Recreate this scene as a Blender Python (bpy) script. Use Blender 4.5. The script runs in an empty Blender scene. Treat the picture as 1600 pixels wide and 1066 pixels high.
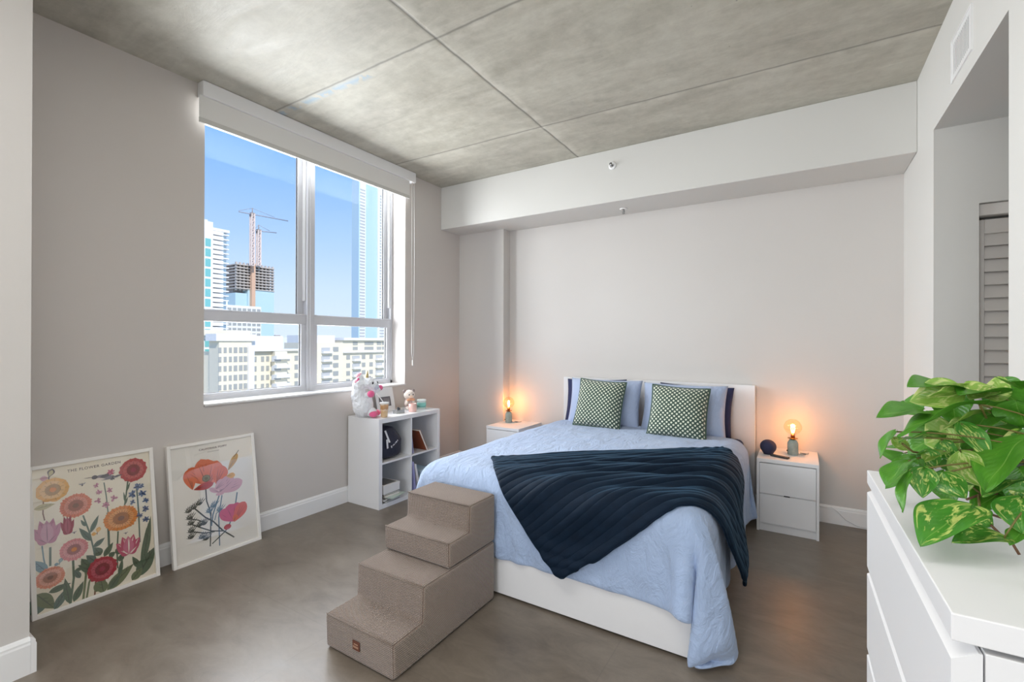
import bpy, bmesh, math, random
from mathutils import Vector, Matrix
import numpy as np
random.seed(7)
scene = bpy.context.scene
COL = scene.collection
PI = math.pi

LEAVES = [
((0.321, 1.355, 1.333),(0.209, 1.226, 1.326),0.023,2,70),
((0.418, 1.51, 1.331),(0.346, 1.418, 1.335),0.029,0,40),
((0.348, 1.372, 1.342),(0.383, 1.335, 1.3),0.058,0,20),
((0.302, 1.273, 1.309),(0.148, 1.106, 1.265),0.054,0,25),
((0.207, 1.225, 1.295),(0.126, 1.14, 1.29),0.046,0,-15),
((0.162, 1.198, 1.252),(0.133, 1.179, 1.2),0.032,0,30),
((0.242, 1.259, 1.237),(0.159, 1.16, 1.244),0.033,1,25),
((0.161, 1.22, 1.235),(0.193, 1.241, 1.208),0.019,2,20),
((0.178, 1.172, 1.2),(0.135, 1.11, 1.163),0.050,0,20),
((0.219, 1.233, 1.205),(0.18, 1.185, 1.209),0.020,0,20),
((0.195, 1.183, 1.202),(0.193, 1.158, 1.167),0.029,0,20),
((0.198, 1.161, 1.191),(0.192, 1.134, 1.143),0.038,1,-20),
((0.174, 1.122, 1.188),(0.154, 1.087, 1.124),0.032,0,35),
((0.24, 1.235, 1.214),(0.202, 1.187, 1.2),0.033,2,0),
((0.221, 1.176, 1.179),(0.237, 1.162, 1.148),0.038,0,10),
((0.226, 1.155, 1.188),(0.254, 1.149, 1.147),0.041,1,15),
((0.255, 1.126, 1.138),(0.17, 1.026, 1.093),0.076,1,5),
((0.298, 1.129, 1.094),(0.217, 1.055, 1.099),0.044,1,10),
((0.261, 1.154, 1.123),(0.294, 1.162, 1.101),0.030,1,10),
((0.27, 1.253, 1.269),(0.303, 1.203, 1.211),0.034,1,-30),
((0.26, 1.2, 1.221),(0.284, 1.179, 1.165),0.050,2,20),
((0.354, 1.235, 1.252),(0.267, 1.11, 1.178),0.075,0,15),
((0.332, 1.174, 1.155),(0.321, 1.132, 1.106),0.057,1,0),
((0.338, 1.213, 1.181),(0.272, 1.136, 1.162),0.044,1,10),
((0.383, 1.335, 1.266),(0.309, 1.254, 1.233),0.046,0,10),
((0.329, 1.337, 1.288),(0.238, 1.233, 1.265),0.026,2,30),
((0.339, 1.355, 1.284),(0.284, 1.274, 1.241),0.053,0,-10),
((0.329, 1.149, 1.107),(0.302, 1.12, 1.087),0.026,0,10),
((0.354, 1.364, 1.294),(0.358, 1.343, 1.266),0.023,2,10),
((0.255, 1.279, 1.252),(0.268, 1.264, 1.215),0.032,2,5),
((0.364, 1.405, 1.302),(0.318, 1.342, 1.29),0.024,2,10),
((0.24, 1.246, 1.23),(0.26, 1.223, 1.197),0.031,1,10),
((0.212, 1.217, 1.217),(0.225, 1.214, 1.183),0.031,1,-10),
((0.363, 1.394, 1.265),(0.368, 1.35, 1.26),0.035,0,5),
((0.384, 1.36, 1.291),(0.397, 1.332, 1.266),0.056,0,5),
((0.294, 1.303, 1.234),(0.316, 1.282, 1.21),0.041,0,-5),
((0.319, 1.366, 1.313),(0.287, 1.322, 1.307),0.024,2,5),
((0.266, 1.227, 1.186),(0.284, 1.215, 1.16),0.039,0,5),
((0.247, 1.239, 1.203),(0.266, 1.227, 1.182),0.033,0,5),
((0.337, 1.201, 1.203),(0.354, 1.188, 1.162),0.063,0,5),
((0.411, 1.435, 1.332),(0.428, 1.398, 1.305),0.055,0,5),
((0.333, 1.269, 1.233),(0.302, 1.226, 1.199),0.050,0,8),
((0.343, 1.193, 1.185),(0.361, 1.192, 1.142),0.056,1,8),
((0.38, 1.274, 1.273),(0.398, 1.262, 1.232),0.059,0,8),
((0.386, 1.255, 1.218),(0.405, 1.255, 1.173),0.058,1,8),
((0.419, 1.322, 1.299),(0.441, 1.336, 1.252),0.062,0,8)]
STEMS = [
[(0.261, 1.154, 1.128), (0.285, 1.157, 1.125), (0.314, 1.187, 1.112), (0.354, 1.235, 1.114)],
[(0.289, 1.159, 1.105), (0.301, 1.155, 1.091), (0.311, 1.15, 1.087), (0.333, 1.187, 1.092), (0.36, 1.239, 1.1)],
[(0.311, 1.15, 1.087), (0.321, 1.144, 1.065)],
[(0.265, 1.191, 1.137), (0.284, 1.215, 1.14), (0.296, 1.222, 1.145), (0.37, 1.292, 1.136)],
[(0.232, 1.241, 1.189), (0.247, 1.239, 1.18), (0.266, 1.25, 1.18), (0.316, 1.282, 1.151), (0.383, 1.335, 1.13)],
[(0.287, 1.217, 1.142), (0.279, 1.176, 1.128)],
[(0.24, 1.246, 1.237), (0.265, 1.262, 1.211), (0.3, 1.307, 1.172), (0.333, 1.328, 1.142)],
[(0.275, 1.233, 1.168), (0.284, 1.239, 1.15), (0.293, 1.233, 1.142)],
[(0.178, 1.172, 1.2), (0.2, 1.209, 1.202), (0.234, 1.242, 1.189)],
[(0.175, 1.217, 1.226), (0.194, 1.23, 1.209), (0.222, 1.247, 1.205)],
[(0.305, 1.286, 1.307), (0.329, 1.337, 1.27), (0.353, 1.364, 1.222), (0.369, 1.362, 1.17)],
[(0.321, 1.355, 1.333), (0.35, 1.397, 1.316), (0.377, 1.414, 1.264)]]
ART1 = [
('leaf', (0.0183, 0.0227), (0.0212, 0.1239), 0.0996, 'g2'),
('leaf', (0.0212, 0.1239), (0.0884, 0.0228), 0.079, 'g3'),
('leaf', (0.0851, 0.0162), (0.1458, 0.1125), 0.0477, 'g2'),
('leaf', (0.0665, 0.1128), (0.1561, 0.1249), 0.0402, 'g1'),
('stem', [(0.1488, 0.0204), (0.1668, 0.1458), (0.1672, 0.2387)], 0.0098, 'g1'),
('leaf', (0.1456, 0.0218), (0.1314, 0.1599), 0.0424, 'g1'),
('leaf', (0.162, 0.0228), (0.2057, 0.1133), 0.0427, 'g1'),
('leaf', (0.1716, 0.1819), (0.2121, 0.1833), 0.0248, 'g1'),
('leaf', (0.1931, 0.1353), (0.1718, 0.186), 0.0324, 'g2'),
('stem', [(0.0492, 0.3567), (0.0534, 0.2891), (0.0636, 0.2196)], 0.0058, 'b1'),
('stem', [(0.0799, 0.3377), (0.077, 0.2473)], 0.0093, 'g2'),
('leaf', (0.0636, 0.2196), (0.0139, 0.2955), 0.0535, 'b1'),
('stem', [(0.2018, 0.0222), (0.2172, 0.1428), (0.214, 0.1955)], 0.0101, 'g3'),
('stem', [(0.2151, 0.0164), (0.2289, 0.0954), (0.2444, 0.1321)], 0.0087, 'g3'),
('leaf', (0.2323, 0.1713), (0.2007, 0.2349), 0.0517, 'g1'),
('leaf', (0.2613, 0.1951), (0.2217, 0.2445), 0.0451, 'g2'),
('leaf', (0.2451, 0.1491), (0.186, 0.2061), 0.0446, 'g1'),
('leaf', (0.284, 0.2219), (0.258, 0.2754), 0.0532, 'g1'),
('stem', [(0.2172, 0.4617), (0.2407, 0.3609), (0.2541, 0.2679), (0.2613, 0.1951)], 0.0072, 'g2'),
('leaf', (0.2442, 0.3597), (0.284, 0.4463), 0.0294, 'g2'),
('leaf', (0.2457, 0.3149), (0.1974, 0.4014), 0.0369, 'g2'),
('leaf', (0.2545, 0.2766), (0.3065, 0.3123), 0.0335, 'g2'),
('leaf', (0.225, 0.4014), (0.206, 0.4428), 0.0181, 'g2'),
('stem', [(0.2495, 0.0186), (0.2561, 0.0843), (0.2646, 0.1155)], 0.0075, 'br'),
('leaf', (0.2537, 0.0339), (0.2991, 0.093), 0.0681, 'g3'),
('leaf', (0.288, 0.0151), (0.2781, 0.1014), 0.0616, 'g3'),
('leaf', (0.3027, 0.0219), (0.4318, 0.1177), 0.074, 'g3'),
('leaf', (0.3173, 0.0245), (0.3648, 0.0847), 0.0467, 'g1'),
('leaf', (0.3606, 0.0774), (0.3808, 0.1686), 0.0277, 'g1'),
('stem', [(0.0612, 0.5895), (0.0573, 0.5222), (0.0625, 0.4866)], 0.0052, 'br'),
('leaf', (0.0239, 0.5531), (0.1065, 0.5597), 0.0386, 'y2'),
('stem', [(0.3242, 0.4435), (0.3233, 0.3522), (0.3223, 0.2619)], 0.0107, 'g2'),
('stem', [(0.3144, 0.6184), (0.3215, 0.537), (0.3257, 0.4431)], 0.0054, 'g2'),
('stem', [(0.3667, 0.3244), (0.3569, 0.2136), (0.3557, 0.124)], 0.0071, 'g1'),
('leaf', (0.2977, 0.2081), (0.3414, 0.2734), 0.0381, 'g1'),
('leaf', (0.3491, 0.2073), (0.3801, 0.2235), 0.0473, 'g1'),
('leaf', (0.3191, 0.2002), (0.3495, 0.2162), 0.0386, 'g1'),
('leaf', (0.3687, 0.155), (0.3786, 0.1967), 0.0398, 'g1'),
('stem', [(0.4251, 0.601), (0.4147, 0.5312), (0.4027, 0.4582)], 0.0073, 'g1'),
('leaf', (0.4153, 0.5407), (0.4367, 0.5934), 0.0129, 'g1'),
('leaf', (0.4084, 0.4756), (0.4021, 0.5441), 0.0129, 'g1'),
('leaf', (0.4055, 0.4669), (0.4214, 0.5103), 0.0113, 'g1'),
('stem', [(0.4661, 0.547), (0.4692, 0.4008), (0.4666, 0.2306)], 0.0075, 'g2'),
('leaf', (0.4573, 0.085), (0.4266, 0.161), 0.0377, 'g1'),
('leaf', (0.4657, 0.0911), (0.5038, 0.3038), 0.0252, 'g1'),
('leaf', (0.4792, 0.1138), (0.5286, 0.3639), 0.0466, 'g1'),
('leaf', (0.4462, 0.0344), (0.5408, 0.1764), 0.0931, 'g1'),
('leaf', (0.4185, 0.0273), (0.4729, 0.079), 0.0578, 'g3'),
('flower', (0.0992, 0.6359), 0.068, 0.0623, 9, 'y1', 'o2'),
('butter', (0.0851, 0.7009), 0.0469, 'dk'),
('flower', (0.1888, 0.5261), 0.0682, 0.0632, 26, 'o1', 'br'),
('tulip', (0.0698, 0.4167), 0.0636, 0.0788, 'p1'),
('tulip', (0.151, 0.4248), 0.0313, 0.064, 'r2'),
('flower', (0.1728, 0.2949), 0.0606, 0.0574, 22, 'p2', 'o2'),
('flower', (0.075, 0.1865), 0.0594, 0.0531, 30, 'o3', 'br'),
('flower', (0.2874, 0.1458), 0.0675, 0.0669, 16, 'r1', 'r2'),
('flower', (0.3837, 0.3961), 0.0824, 0.0696, 24, 'o2', 'br'),
('flower', (0.4543, 0.6598), 0.0685, 0.0698, 14, 'r3', 'r2'),
('stulip', (0.411, 0.2264), 0.0656, 0.0675, 'p3'),
('butter', (0.272, 0.3462), 0.0337, 'y1'),
('bird', (0.3048, 0.6489), 'gy'),
('bee', (0.2188, 0.6327), 0.0159),
('bee', (0.1763, 0.3837), 0.0113),
('bee', (0.4016, 0.3037), 0.0113),
('flor', (0.3473, 0.6723), 0.0202, 'p3'),
('flor', (0.2788, 0.6132), 0.0149, 'p4'),
('flor', (0.3382, 0.5701), 0.017, 'p4'),
('flor', (0.2901, 0.5732), 0.0164, 'p4'),
('flor', (0.3545, 0.5188), 0.0202, 'p4'),
('flor', (0.2826, 0.5244), 0.0179, 'p4'),
('flor', (0.317, 0.4918), 0.0198, 'p4'),
('flor', (0.3531, 0.6375), 0.0156, 'dk'),
('flor', (0.4442, 0.5187), 0.0247, 'b2'),
('flor', (0.4707, 0.5556), 0.0234, 'b2'),
('flor', (0.4925, 0.5108), 0.0236, 'b2'),
('flor', (0.506, 0.4631), 0.0187, 'b2'),
('flor', (0.4414, 0.4713), 0.0164, 'b2'),
('flor', (0.5029, 0.4152), 0.0212, 'b2'),
('flor', (0.4723, 0.3855), 0.0184, 'b2'),
('flor', (0.5029, 0.3522), 0.0204, 'b2'),
('flor', (0.4912, 0.5554), 0.0152, 'b2'),
('butter', (0.1118, 0.2425), 0.0272, 'b1')]
ART2 = [
('stem', [(0.2143, 0.4484), (0.2147, 0.3671), (0.2359, 0.2799), (0.2188, 0.0714)], 0.0077, 'dg'),
('stem', [(0.2944, 0.3817), (0.2475, 0.2674), (0.2345, 0.1995)], 0.0081, 'b3'),
('stem', [(0.3118, 0.377), (0.2821, 0.2388), (0.276, 0.0555)], 0.0072, 'b3'),
('stem', [(0.2328, 0.0824), (0.3173, 0.1346), (0.3476, 0.1633)], 0.007, 'dg'),
('stem', [(0.3703, 0.0774), (0.3007, 0.1465), (0.2472, 0.2224), (0.2002, 0.2639), (0.1411, 0.3391)], 0.0085, 'dg'),
('stem', [(0.3002, 0.1421), (0.2326, 0.1644), (0.1694, 0.2072), (0.116, 0.2462)], 0.0073, 'dg'),
('stem', [(0.2489, 0.1545), (0.1903, 0.1651), (0.1194, 0.1974)], 0.0071, 'dg'),
('stem', [(0.1967, 0.2294), (0.158, 0.2592), (0.1075, 0.2836)], 0.006, 'dg'),
('stem', [(0.4122, 0.3691), (0.3928, 0.2799), (0.3427, 0.1602)], 0.0085, 'b3'),
('stem', [(0.2332, 0.2538), (0.2284, 0.2912), (0.2614, 0.3177)], 0.0052, 'b3'),
('stem', [(0.2565, 0.2285), (0.2695, 0.2699), (0.2971, 0.2799)], 0.0053, 'b3'),
('frond', (0.1411, 0.3391), 'dg'),
('frond', (0.1757, 0.3557), 'dg'),
('frond', (0.1115, 0.3259), 'dg'),
('frond', (0.1199, 0.245), 'dg'),
('frond', (0.1153, 0.2812), 'dg'),
('frond', (0.1194, 0.1974), 'dg'),
('frond', (0.1158, 0.1597), 'dg'),
('frond', (0.1792, 0.138), 'dg'),
('frond', (0.2027, 0.1212), 'dg'),
('frond', (0.1707, 0.22), 'dg'),
('frond', (0.1959, 0.2208), 'dg'),
('frond', (0.2326, 0.2899), 'b3'),
('frond', (0.2614, 0.3177), 'b3'),
('frond', (0.2971, 0.2799), 'b3'),
('petal', (0.1363, 0.4596), (0.1168, 0.5973), 0.0669, 'o4'),
('petal', (0.2211, 0.4739), (0.1172, 0.6017), 0.0744, 'o4'),
('petal', (0.2111, 0.4583), (0.2377, 0.6394), 0.1143, 'o5'),
('petal', (0.2277, 0.454), (0.1959, 0.6479), 0.0972, 'o5'),
('petal', (0.2277, 0.454), (0.2968, 0.6179), 0.1063, 'o5'),
('petal', (0.2804, 0.4591), (0.3286, 0.5783), 0.0906, 'o4'),
('petal', (0.1403, 0.4585), (0.2642, 0.4723), 0.0416, 'r4'),
('flower', (0.2209, 0.5148), 0.0259, 0.0232, 14, 'ol', 'ol'),
('petal', (0.3007, 0.3985), (0.4541, 0.4447), 0.073, 'p5'),
('petal', (0.2915, 0.3963), (0.3925, 0.4881), 0.082, 'p5'),
('petal', (0.2681, 0.4254), (0.3444, 0.4712), 0.0627, 'p5'),
('petal', (0.3474, 0.4987), (0.4072, 0.4942), 0.0322, 'y1'),
('petal', (0.3007, 0.3985), (0.2352, 0.443), 0.027, 'p5'),
('ell', (0.2999, 0.3913), 0.0271, 0.0109, 'p5'),
('petal', (0.3603, 0.5335), (0.4327, 0.6382), 0.0353, 'y3'),
('stem', [(0.4069, 0.6191), (0.4417, 0.6588)], 0.0047, 'dg'),
('petal', (0.3772, 0.1817), (0.2971, 0.2799), 0.0669, 'p6'),
('petal', (0.3772, 0.1817), (0.3539, 0.305), 0.0814, 'p6'),
('petal', (0.3772, 0.1817), (0.4095, 0.3034), 0.0717, 'p6'),
('petal', (0.3767, 0.1772), (0.461, 0.2938), 0.0717, 'p7'),
('petal', (0.3728, 0.1831), (0.4003, 0.2213), 0.033, 'o4'),
('ell', (0.3335, 0.1586), 0.0241, 0.0178, 'r4')]
DUVET_CLOTH = [[[-1335,6,1,1,4,1,1,1,-1,-9,-5,-8,3,11,-1,-5,-8,-8,11,21,14,6,11,17,9,16,19,22,22,22,23,22,22,23,22,21,22,22,23,22,22,22,21,23,21,22,22,22,22,22,22,23,21,22,22,22,22,22,21,22,21,22,22,22,22,22,21,21,14,11,18,9,-4,0,10,14,18,10,-12,-14,-12,-10,0,-3,-6,5,15,15],
[-1355,7,2,2,1,1,1,2,4,-6,-6,-6,1,15,5,-4,-8,-10,10,21,16,6,11,17,11,16,19,22,21,23,22,23,22,23,22,22,22,22,22,21,22,22,22,22,22,23,21,22,22,22,22,22,22,22,22,22,22,22,22,21,22,22,22,22,21,22,22,20,14,12,19,8,-5,2,13,16,16,-2,-14,-13,-10,1,10,1,-6,1,15,16],
[-1373,10,7,8,0,1,-5,-1,3,-1,-5,-5,-2,13,15,-1,-8,-10,6,21,18,7,10,17,12,17,19,21,22,23,22,22,22,23,22,22,23,21,23,21,21,23,22,22,23,22,21,22,22,22,22,22,22,22,22,22,22,22,22,21,22,22,22,22,22,22,22,20,14,12,20,5,-3,5,15,17,8,-10,-14,-11,-1,12,12,4,-6,0,13,15],
[-1383,7,14,20,4,-5,-13,-12,3,4,0,-6,-2,5,18,9,-5,-10,1,18,21,9,9,17,14,16,20,21,23,21,21,24,22,23,22,22,23,21,23,21,21,22,23,22,23,21,22,22,22,22,22,22,22,22,22,22,22,22,22,22,22,22,22,22,22,21,22,20,15,13,20,3,-3,10,17,14,-2,-14,-12,-2,11,14,12,4,-4,-1,12,15],
[-1399,20,8,11,19,-1,-9,-14,-15,6,3,1,-3,1,8,20,3,-10,-2,14,23,12,8,17,15,17,20,21,22,21,22,23,23,22,22,23,22,22,22,22,21,22,23,22,23,21,22,22,22,22,22,22,22,22,22,22,22,22,22,22,22,22,22,22,22,22,22,20,15,14,19,1,1,13,17,7,-11,-13,-4,10,14,13,13,3,-4,4,9,14],
[-1403,21,13,2,3,5,2,-9,-19,1,10,-1,-1,1,2,14,15,-4,-6,10,23,16,7,17,15,18,20,22,22,21,22,23,22,23,22,22,22,23,21,23,21,23,22,22,22,22,22,22,22,22,22,22,22,22,22,22,22,22,22,22,22,22,22,22,22,22,22,21,15,16,17,0,5,16,14,-4,-13,-6,9,14,11,12,15,4,1,1,8,15],
[-1407,21,15,3,-6,-4,2,1,-12,-10,13,9,-1,-1,0,5,17,9,-8,6,21,20,8,16,16,18,21,22,22,22,22,22,22,22,23,22,22,22,22,22,22,22,22,22,22,23,22,22,22,22,22,22,22,22,22,22,22,22,22,22,22,22,22,22,22,22,22,21,16,17,15,0,11,17,4,-11,-7,9,13,10,11,13,13,8,2,-1,2,16],
[-1411,22,16,-3,-6,-8,-3,1,2,-3,-7,18,7,-2,-1,0,8,20,-3,2,18,23,9,16,16,19,22,22,22,22,22,22,22,22,22,22,23,22,22,22,22,22,22,22,23,22,22,22,22,22,22,22,22,22,22,22,23,22,22,22,22,21,22,22,22,22,22,22,17,18,12,3,15,14,-7,-9,9,12,9,10,12,13,10,7,5,2,0,5],
[-1414,21,18,-2,-10,-8,-9,-3,3,4,2,0,16,7,-2,-1,0,13,14,-2,15,23,12,16,17,20,22,22,22,22,22,22,22,22,22,22,22,22,22,22,23,22,22,22,22,23,22,22,22,22,22,22,22,23,22,22,22,22,22,22,22,22,22,22,22,22,22,21,18,19,10,7,17,3,-7,7,11,8,10,12,12,10,7,5,5,4,3,1],
[-1418,22,18,-2,-11,-8,-8,-7,-3,4,7,5,9,12,6,-1,-3,2,15,8,11,22,16,16,18,20,22,22,22,22,22,22,22,22,22,22,22,22,22,22,22,22,23,22,23,22,22,22,22,22,22,22,23,22,22,22,22,22,22,22,22,22,22,22,22,22,22,22,19,20,7,13,11,-2,7,10,7,10,12,11,10,7,4,4,3,0,0,-2],
[-1421,22,18,-3,-10,-7,-6,-5,-5,-4,2,7,8,10,16,5,-1,-4,6,15,11,21,19,16,19,22,21,22,22,22,22,22,22,22,22,22,22,22,21,22,22,23,23,22,23,22,22,22,22,22,22,22,23,22,22,22,22,22,22,22,23,22,22,22,21,22,22,22,21,20,8,15,4,9,8,7,10,12,11,9,5,4,1,0,-3,-3,-4,-3],
[-1424,22,17,-1,-2,-1,-4,-6,-6,-5,-6,-3,4,10,12,13,8,-1,-3,13,15,18,21,18,20,22,21,22,22,21,22,22,22,23,22,22,21,22,21,22,23,23,23,23,22,23,21,22,22,22,22,23,22,22,23,22,21,22,23,22,22,22,22,22,22,22,22,22,21,21,11,12,10,7,7,12,13,10,6,3,1,-2,-4,-4,-3,-3,-2,-1],
[-1427,21,22,6,1,-1,-3,-3,-4,-5,-5,-5,-4,0,6,7,11,10,1,4,19,15,21,21,21,21,22,22,21,22,22,22,22,22,22,22,22,22,21,22,23,23,23,23,22,22,22,22,22,22,22,23,22,23,22,22,22,22,22,22,22,23,22,22,22,21,22,22,23,19,17,11,10,8,12,12,8,2,0,-3,-3,-3,-2,-2,0,-1,0,0],
[-1426,22,18,-2,5,2,1,0,-1,-2,-2,-3,-4,-4,-2,0,4,8,10,7,15,18,21,21,22,22,21,22,22,22,22,22,22,22,22,22,22,22,22,22,23,22,23,23,22,22,22,22,22,22,23,22,23,22,22,22,22,22,22,23,22,22,22,22,22,22,22,22,23,21,14,12,13,14,9,3,-1,-3,-1,-1,-1,-1,-1,0,0,-1,-1,0],
[-1423,22,6,-9,8,5,3,3,2,0,0,0,-1,-1,-2,-3,-2,0,6,10,17,19,22,23,22,22,22,22,22,22,22,22,22,22,22,22,22,22,22,23,22,23,22,23,22,22,22,22,22,23,22,22,23,22,22,22,22,23,22,22,22,23,22,22,22,22,22,23,23,21,15,16,11,5,0,-1,-1,-1,-1,-1,-1,-1,-1,-1,-1,-1,-1,0],
[-1420,19,-6,-12,3,4,6,4,4,4,3,2,1,1,0,1,-1,-1,6,6,15,19,22,24,22,22,22,22,22,23,22,22,22,22,22,22,22,23,22,22,23,22,22,23,22,22,22,22,23,22,23,22,22,22,22,22,23,22,22,22,23,22,22,22,22,23,22,23,23,22,17,10,2,0,0,1,0,0,0,1,0,0,0,0,0,0,0,0],
[-1417,15,-17,-12,-1,3,3,3,4,5,4,4,3,4,2,3,2,2,4,9,16,19,22,23,23,22,22,22,22,23,22,22,22,22,22,22,23,22,23,22,22,22,23,22,22,22,23,22,22,23,22,22,22,22,23,22,22,22,22,23,22,22,22,22,23,22,22,23,24,21,17,10,5,0,0,1,1,0,0,0,1,0,0,0,0,0,1,0],
[-1405,-7,-20,-9,-1,1,2,2,3,5,6,7,7,5,4,4,3,4,4,9,15,19,23,22,22,23,22,22,22,22,23,22,22,22,22,23,22,23,22,22,22,23,22,22,22,23,22,23,22,22,22,22,23,22,22,22,22,23,22,22,22,22,22,23,22,22,22,23,23,22,17,9,6,2,1,1,0,1,0,0,0,0,0,1,0,1,0,1],
[-1415,-11,-13,0,-4,-3,1,4,8,10,9,9,7,5,2,2,2,0,3,8,16,18,23,22,22,23,22,22,22,22,23,22,22,22,23,22,23,22,22,23,22,22,22,22,22,23,23,22,22,23,22,22,22,22,22,22,23,22,22,22,22,22,22,23,22,22,22,23,23,21,18,9,5,1,0,0,1,0,0,0,1,0,0,1,0,1,0,0],
[-1432,-4,-8,2,-3,3,9,12,10,10,7,4,2,1,0,0,-1,0,3,10,14,19,23,22,22,23,22,22,22,22,22,23,22,22,23,22,23,22,22,23,22,22,22,22,22,23,22,23,23,22,22,22,22,22,22,23,22,22,22,22,22,22,22,23,22,22,22,22,23,22,17,10,5,2,1,0,0,1,0,-1,0,0,0,0,-1,0,-1,0],
[-1447,0,-1,6,7,12,13,11,8,4,2,0,0,-1,0,-1,0,0,3,8,16,18,23,22,23,22,22,22,22,22,22,22,23,22,23,22,23,22,22,22,22,22,22,23,22,23,23,23,22,22,22,22,22,22,22,23,22,22,22,22,22,22,22,23,22,22,22,22,23,21,18,9,6,2,2,2,1,2,0,0,0,-1,-1,0,-1,-1,-1,0],
[-1450,10,7,9,10,12,13,6,1,-1,-1,-1,-2,-1,-2,-1,0,0,4,12,14,19,23,22,23,22,22,22,23,21,22,23,22,22,23,22,23,22,22,22,22,22,22,23,22,23,23,22,23,22,22,21,23,22,22,22,23,22,22,22,22,22,22,22,22,23,22,22,23,21,17,10,6,4,2,2,1,2,1,0,1,-1,0,-1,0,-1,-1,0],
[-1434,12,8,8,11,12,3,-1,-2,-3,-2,-1,-1,-1,-1,-1,0,2,7,8,15,19,23,22,23,22,22,23,22,22,22,22,22,22,23,22,22,23,22,22,22,22,22,23,22,23,22,23,22,22,22,22,22,22,23,22,22,23,22,22,22,22,22,22,22,22,22,23,22,21,18,10,6,1,0,1,1,1,1,2,1,2,1,0,0,0,0,-1],
[-1417,12,11,-2,4,10,2,-3,-3,-2,-1,0,-1,-1,0,1,1,1,3,9,15,19,23,23,22,22,22,23,22,22,22,22,22,22,23,22,22,22,23,22,22,22,22,23,22,22,22,23,22,23,22,22,22,23,22,22,22,22,22,23,22,22,22,22,22,22,22,22,23,21,18,10,6,1,0,0,1,0,0,0,1,1,1,2,1,1,1,0],
[-1404,15,5,-15,6,9,3,0,-3,-2,-1,-1,-1,0,0,1,-1,1,3,9,16,19,22,23,22,22,22,23,22,22,22,22,22,22,23,22,22,22,22,23,22,22,22,22,23,22,22,22,23,22,23,22,22,22,22,22,23,22,22,22,22,23,22,22,22,22,22,22,23,22,17,10,6,1,0,0,1,0,0,0,0,0,0,1,2,1,1,1],
[-1408,21,5,-12,-2,8,4,3,0,-2,-1,-2,-1,-1,1,-2,1,1,2,10,15,19,23,22,22,22,22,22,23,22,22,22,22,22,22,23,22,22,22,22,23,22,22,22,22,23,22,22,22,23,22,22,23,22,22,22,22,22,23,22,22,22,22,22,22,22,22,23,23,22,17,10,6,2,1,1,0,0,-1,0,0,-1,0,0,1,1,1,2],
[-1412,22,9,-9,-4,1,3,3,2,1,0,0,-2,0,-1,1,0,0,3,8,16,19,22,22,22,22,22,22,23,22,22,22,22,22,22,23,22,22,22,22,22,23,22,22,22,22,23,22,22,22,22,23,22,23,22,22,22,22,22,23,22,22,22,22,22,22,22,22,23,22,17,10,6,1,1,0,1,0,0,0,0,0,-1,0,1,1,0,1],
[-1415,21,9,-5,-4,-1,-1,1,1,2,2,1,1,1,0,1,1,0,3,8,15,19,22,22,22,22,22,22,22,23,22,22,22,22,22,23,22,22,22,22,22,22,23,22,22,22,22,23,22,22,22,22,23,22,23,22,22,22,22,22,22,23,22,22,22,22,22,22,23,21,18,10,6,1,0,0,0,0,1,0,1,0,0,0,0,1,0,1],
[-1418,19,6,-2,-2,-1,0,0,0,1,0,1,1,2,1,2,1,1,4,9,16,19,22,22,22,22,22,22,22,23,22,22,22,22,22,23,22,22,22,22,22,22,22,23,22,22,22,22,22,22,23,22,22,23,22,23,22,22,22,22,22,22,23,22,22,22,22,22,23,22,18,10,7,4,1,1,1,0,0,0,1,0,0,0,0,1,0,0],
[-1421,20,7,0,-1,0,1,1,0,0,0,-1,0,1,1,1,1,1,5,9,16,18,23,22,22,22,22,22,22,22,23,22,22,22,22,22,23,22,22,22,22,22,22,22,23,22,22,22,22,22,22,22,23,22,23,22,23,22,22,22,22,22,22,22,22,23,22,22,23,22,18,10,7,3,2,2,1,0,0,-1,0,0,0,0,0,0,-1,-1],
[-1424,22,14,2,-1,-1,2,2,1,-1,0,-1,-1,0,0,0,1,-1,3,9,15,18,23,22,22,22,22,22,22,22,23,22,22,22,22,22,23,22,22,22,22,22,22,22,22,23,22,22,22,22,22,22,23,22,22,23,22,22,23,22,22,22,22,22,22,22,22,22,24,22,17,9,7,2,0,0,0,0,-1,0,0,0,0,0,-1,0,-1,0],
[-1427,23,19,5,-2,-2,0,3,2,1,-1,-1,-1,0,-1,0,-3,1,3,7,15,18,23,22,22,22,22,22,22,22,23,22,22,22,22,22,23,22,22,22,22,22,22,22,22,22,23,22,22,22,22,22,22,23,22,22,23,22,22,22,22,22,22,23,22,22,22,22,23,22,17,9,6,1,-1,-1,-1,-1,0,0,0,0,0,1,0,0,0,1],
[-1429,22,18,5,1,-3,-2,-1,3,3,1,-1,0,0,-1,-1,0,2,2,7,15,18,23,22,22,22,22,22,22,23,22,22,22,22,22,22,22,23,22,22,22,22,22,22,22,22,23,22,22,22,22,22,22,22,22,23,22,23,22,22,22,22,22,22,22,22,23,22,23,22,17,10,6,1,-1,0,0,-1,0,0,0,0,0,1,0,1,1,1],
[-1431,21,13,4,3,0,-3,-2,0,0,3,1,1,0,0,1,2,0,4,8,15,19,23,22,22,22,22,22,23,22,22,22,22,22,22,22,23,22,22,22,22,22,22,22,22,22,22,22,23,22,22,22,22,22,22,22,23,22,23,22,22,22,22,22,22,22,22,22,24,22,18,10,7,2,0,1,0,0,1,0,0,1,0,0,0,0,1,0],
[-1432,20,11,2,3,1,1,-1,-1,-1,0,1,1,1,1,2,1,1,5,9,15,19,23,22,22,22,22,22,23,22,22,22,22,22,23,22,22,22,22,22,22,22,22,22,22,22,22,22,22,23,22,22,22,22,22,22,22,23,22,23,22,22,22,22,22,22,22,22,23,22,18,12,8,2,1,1,0,1,1,0,1,0,0,0,-1,0,0,0],
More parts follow.
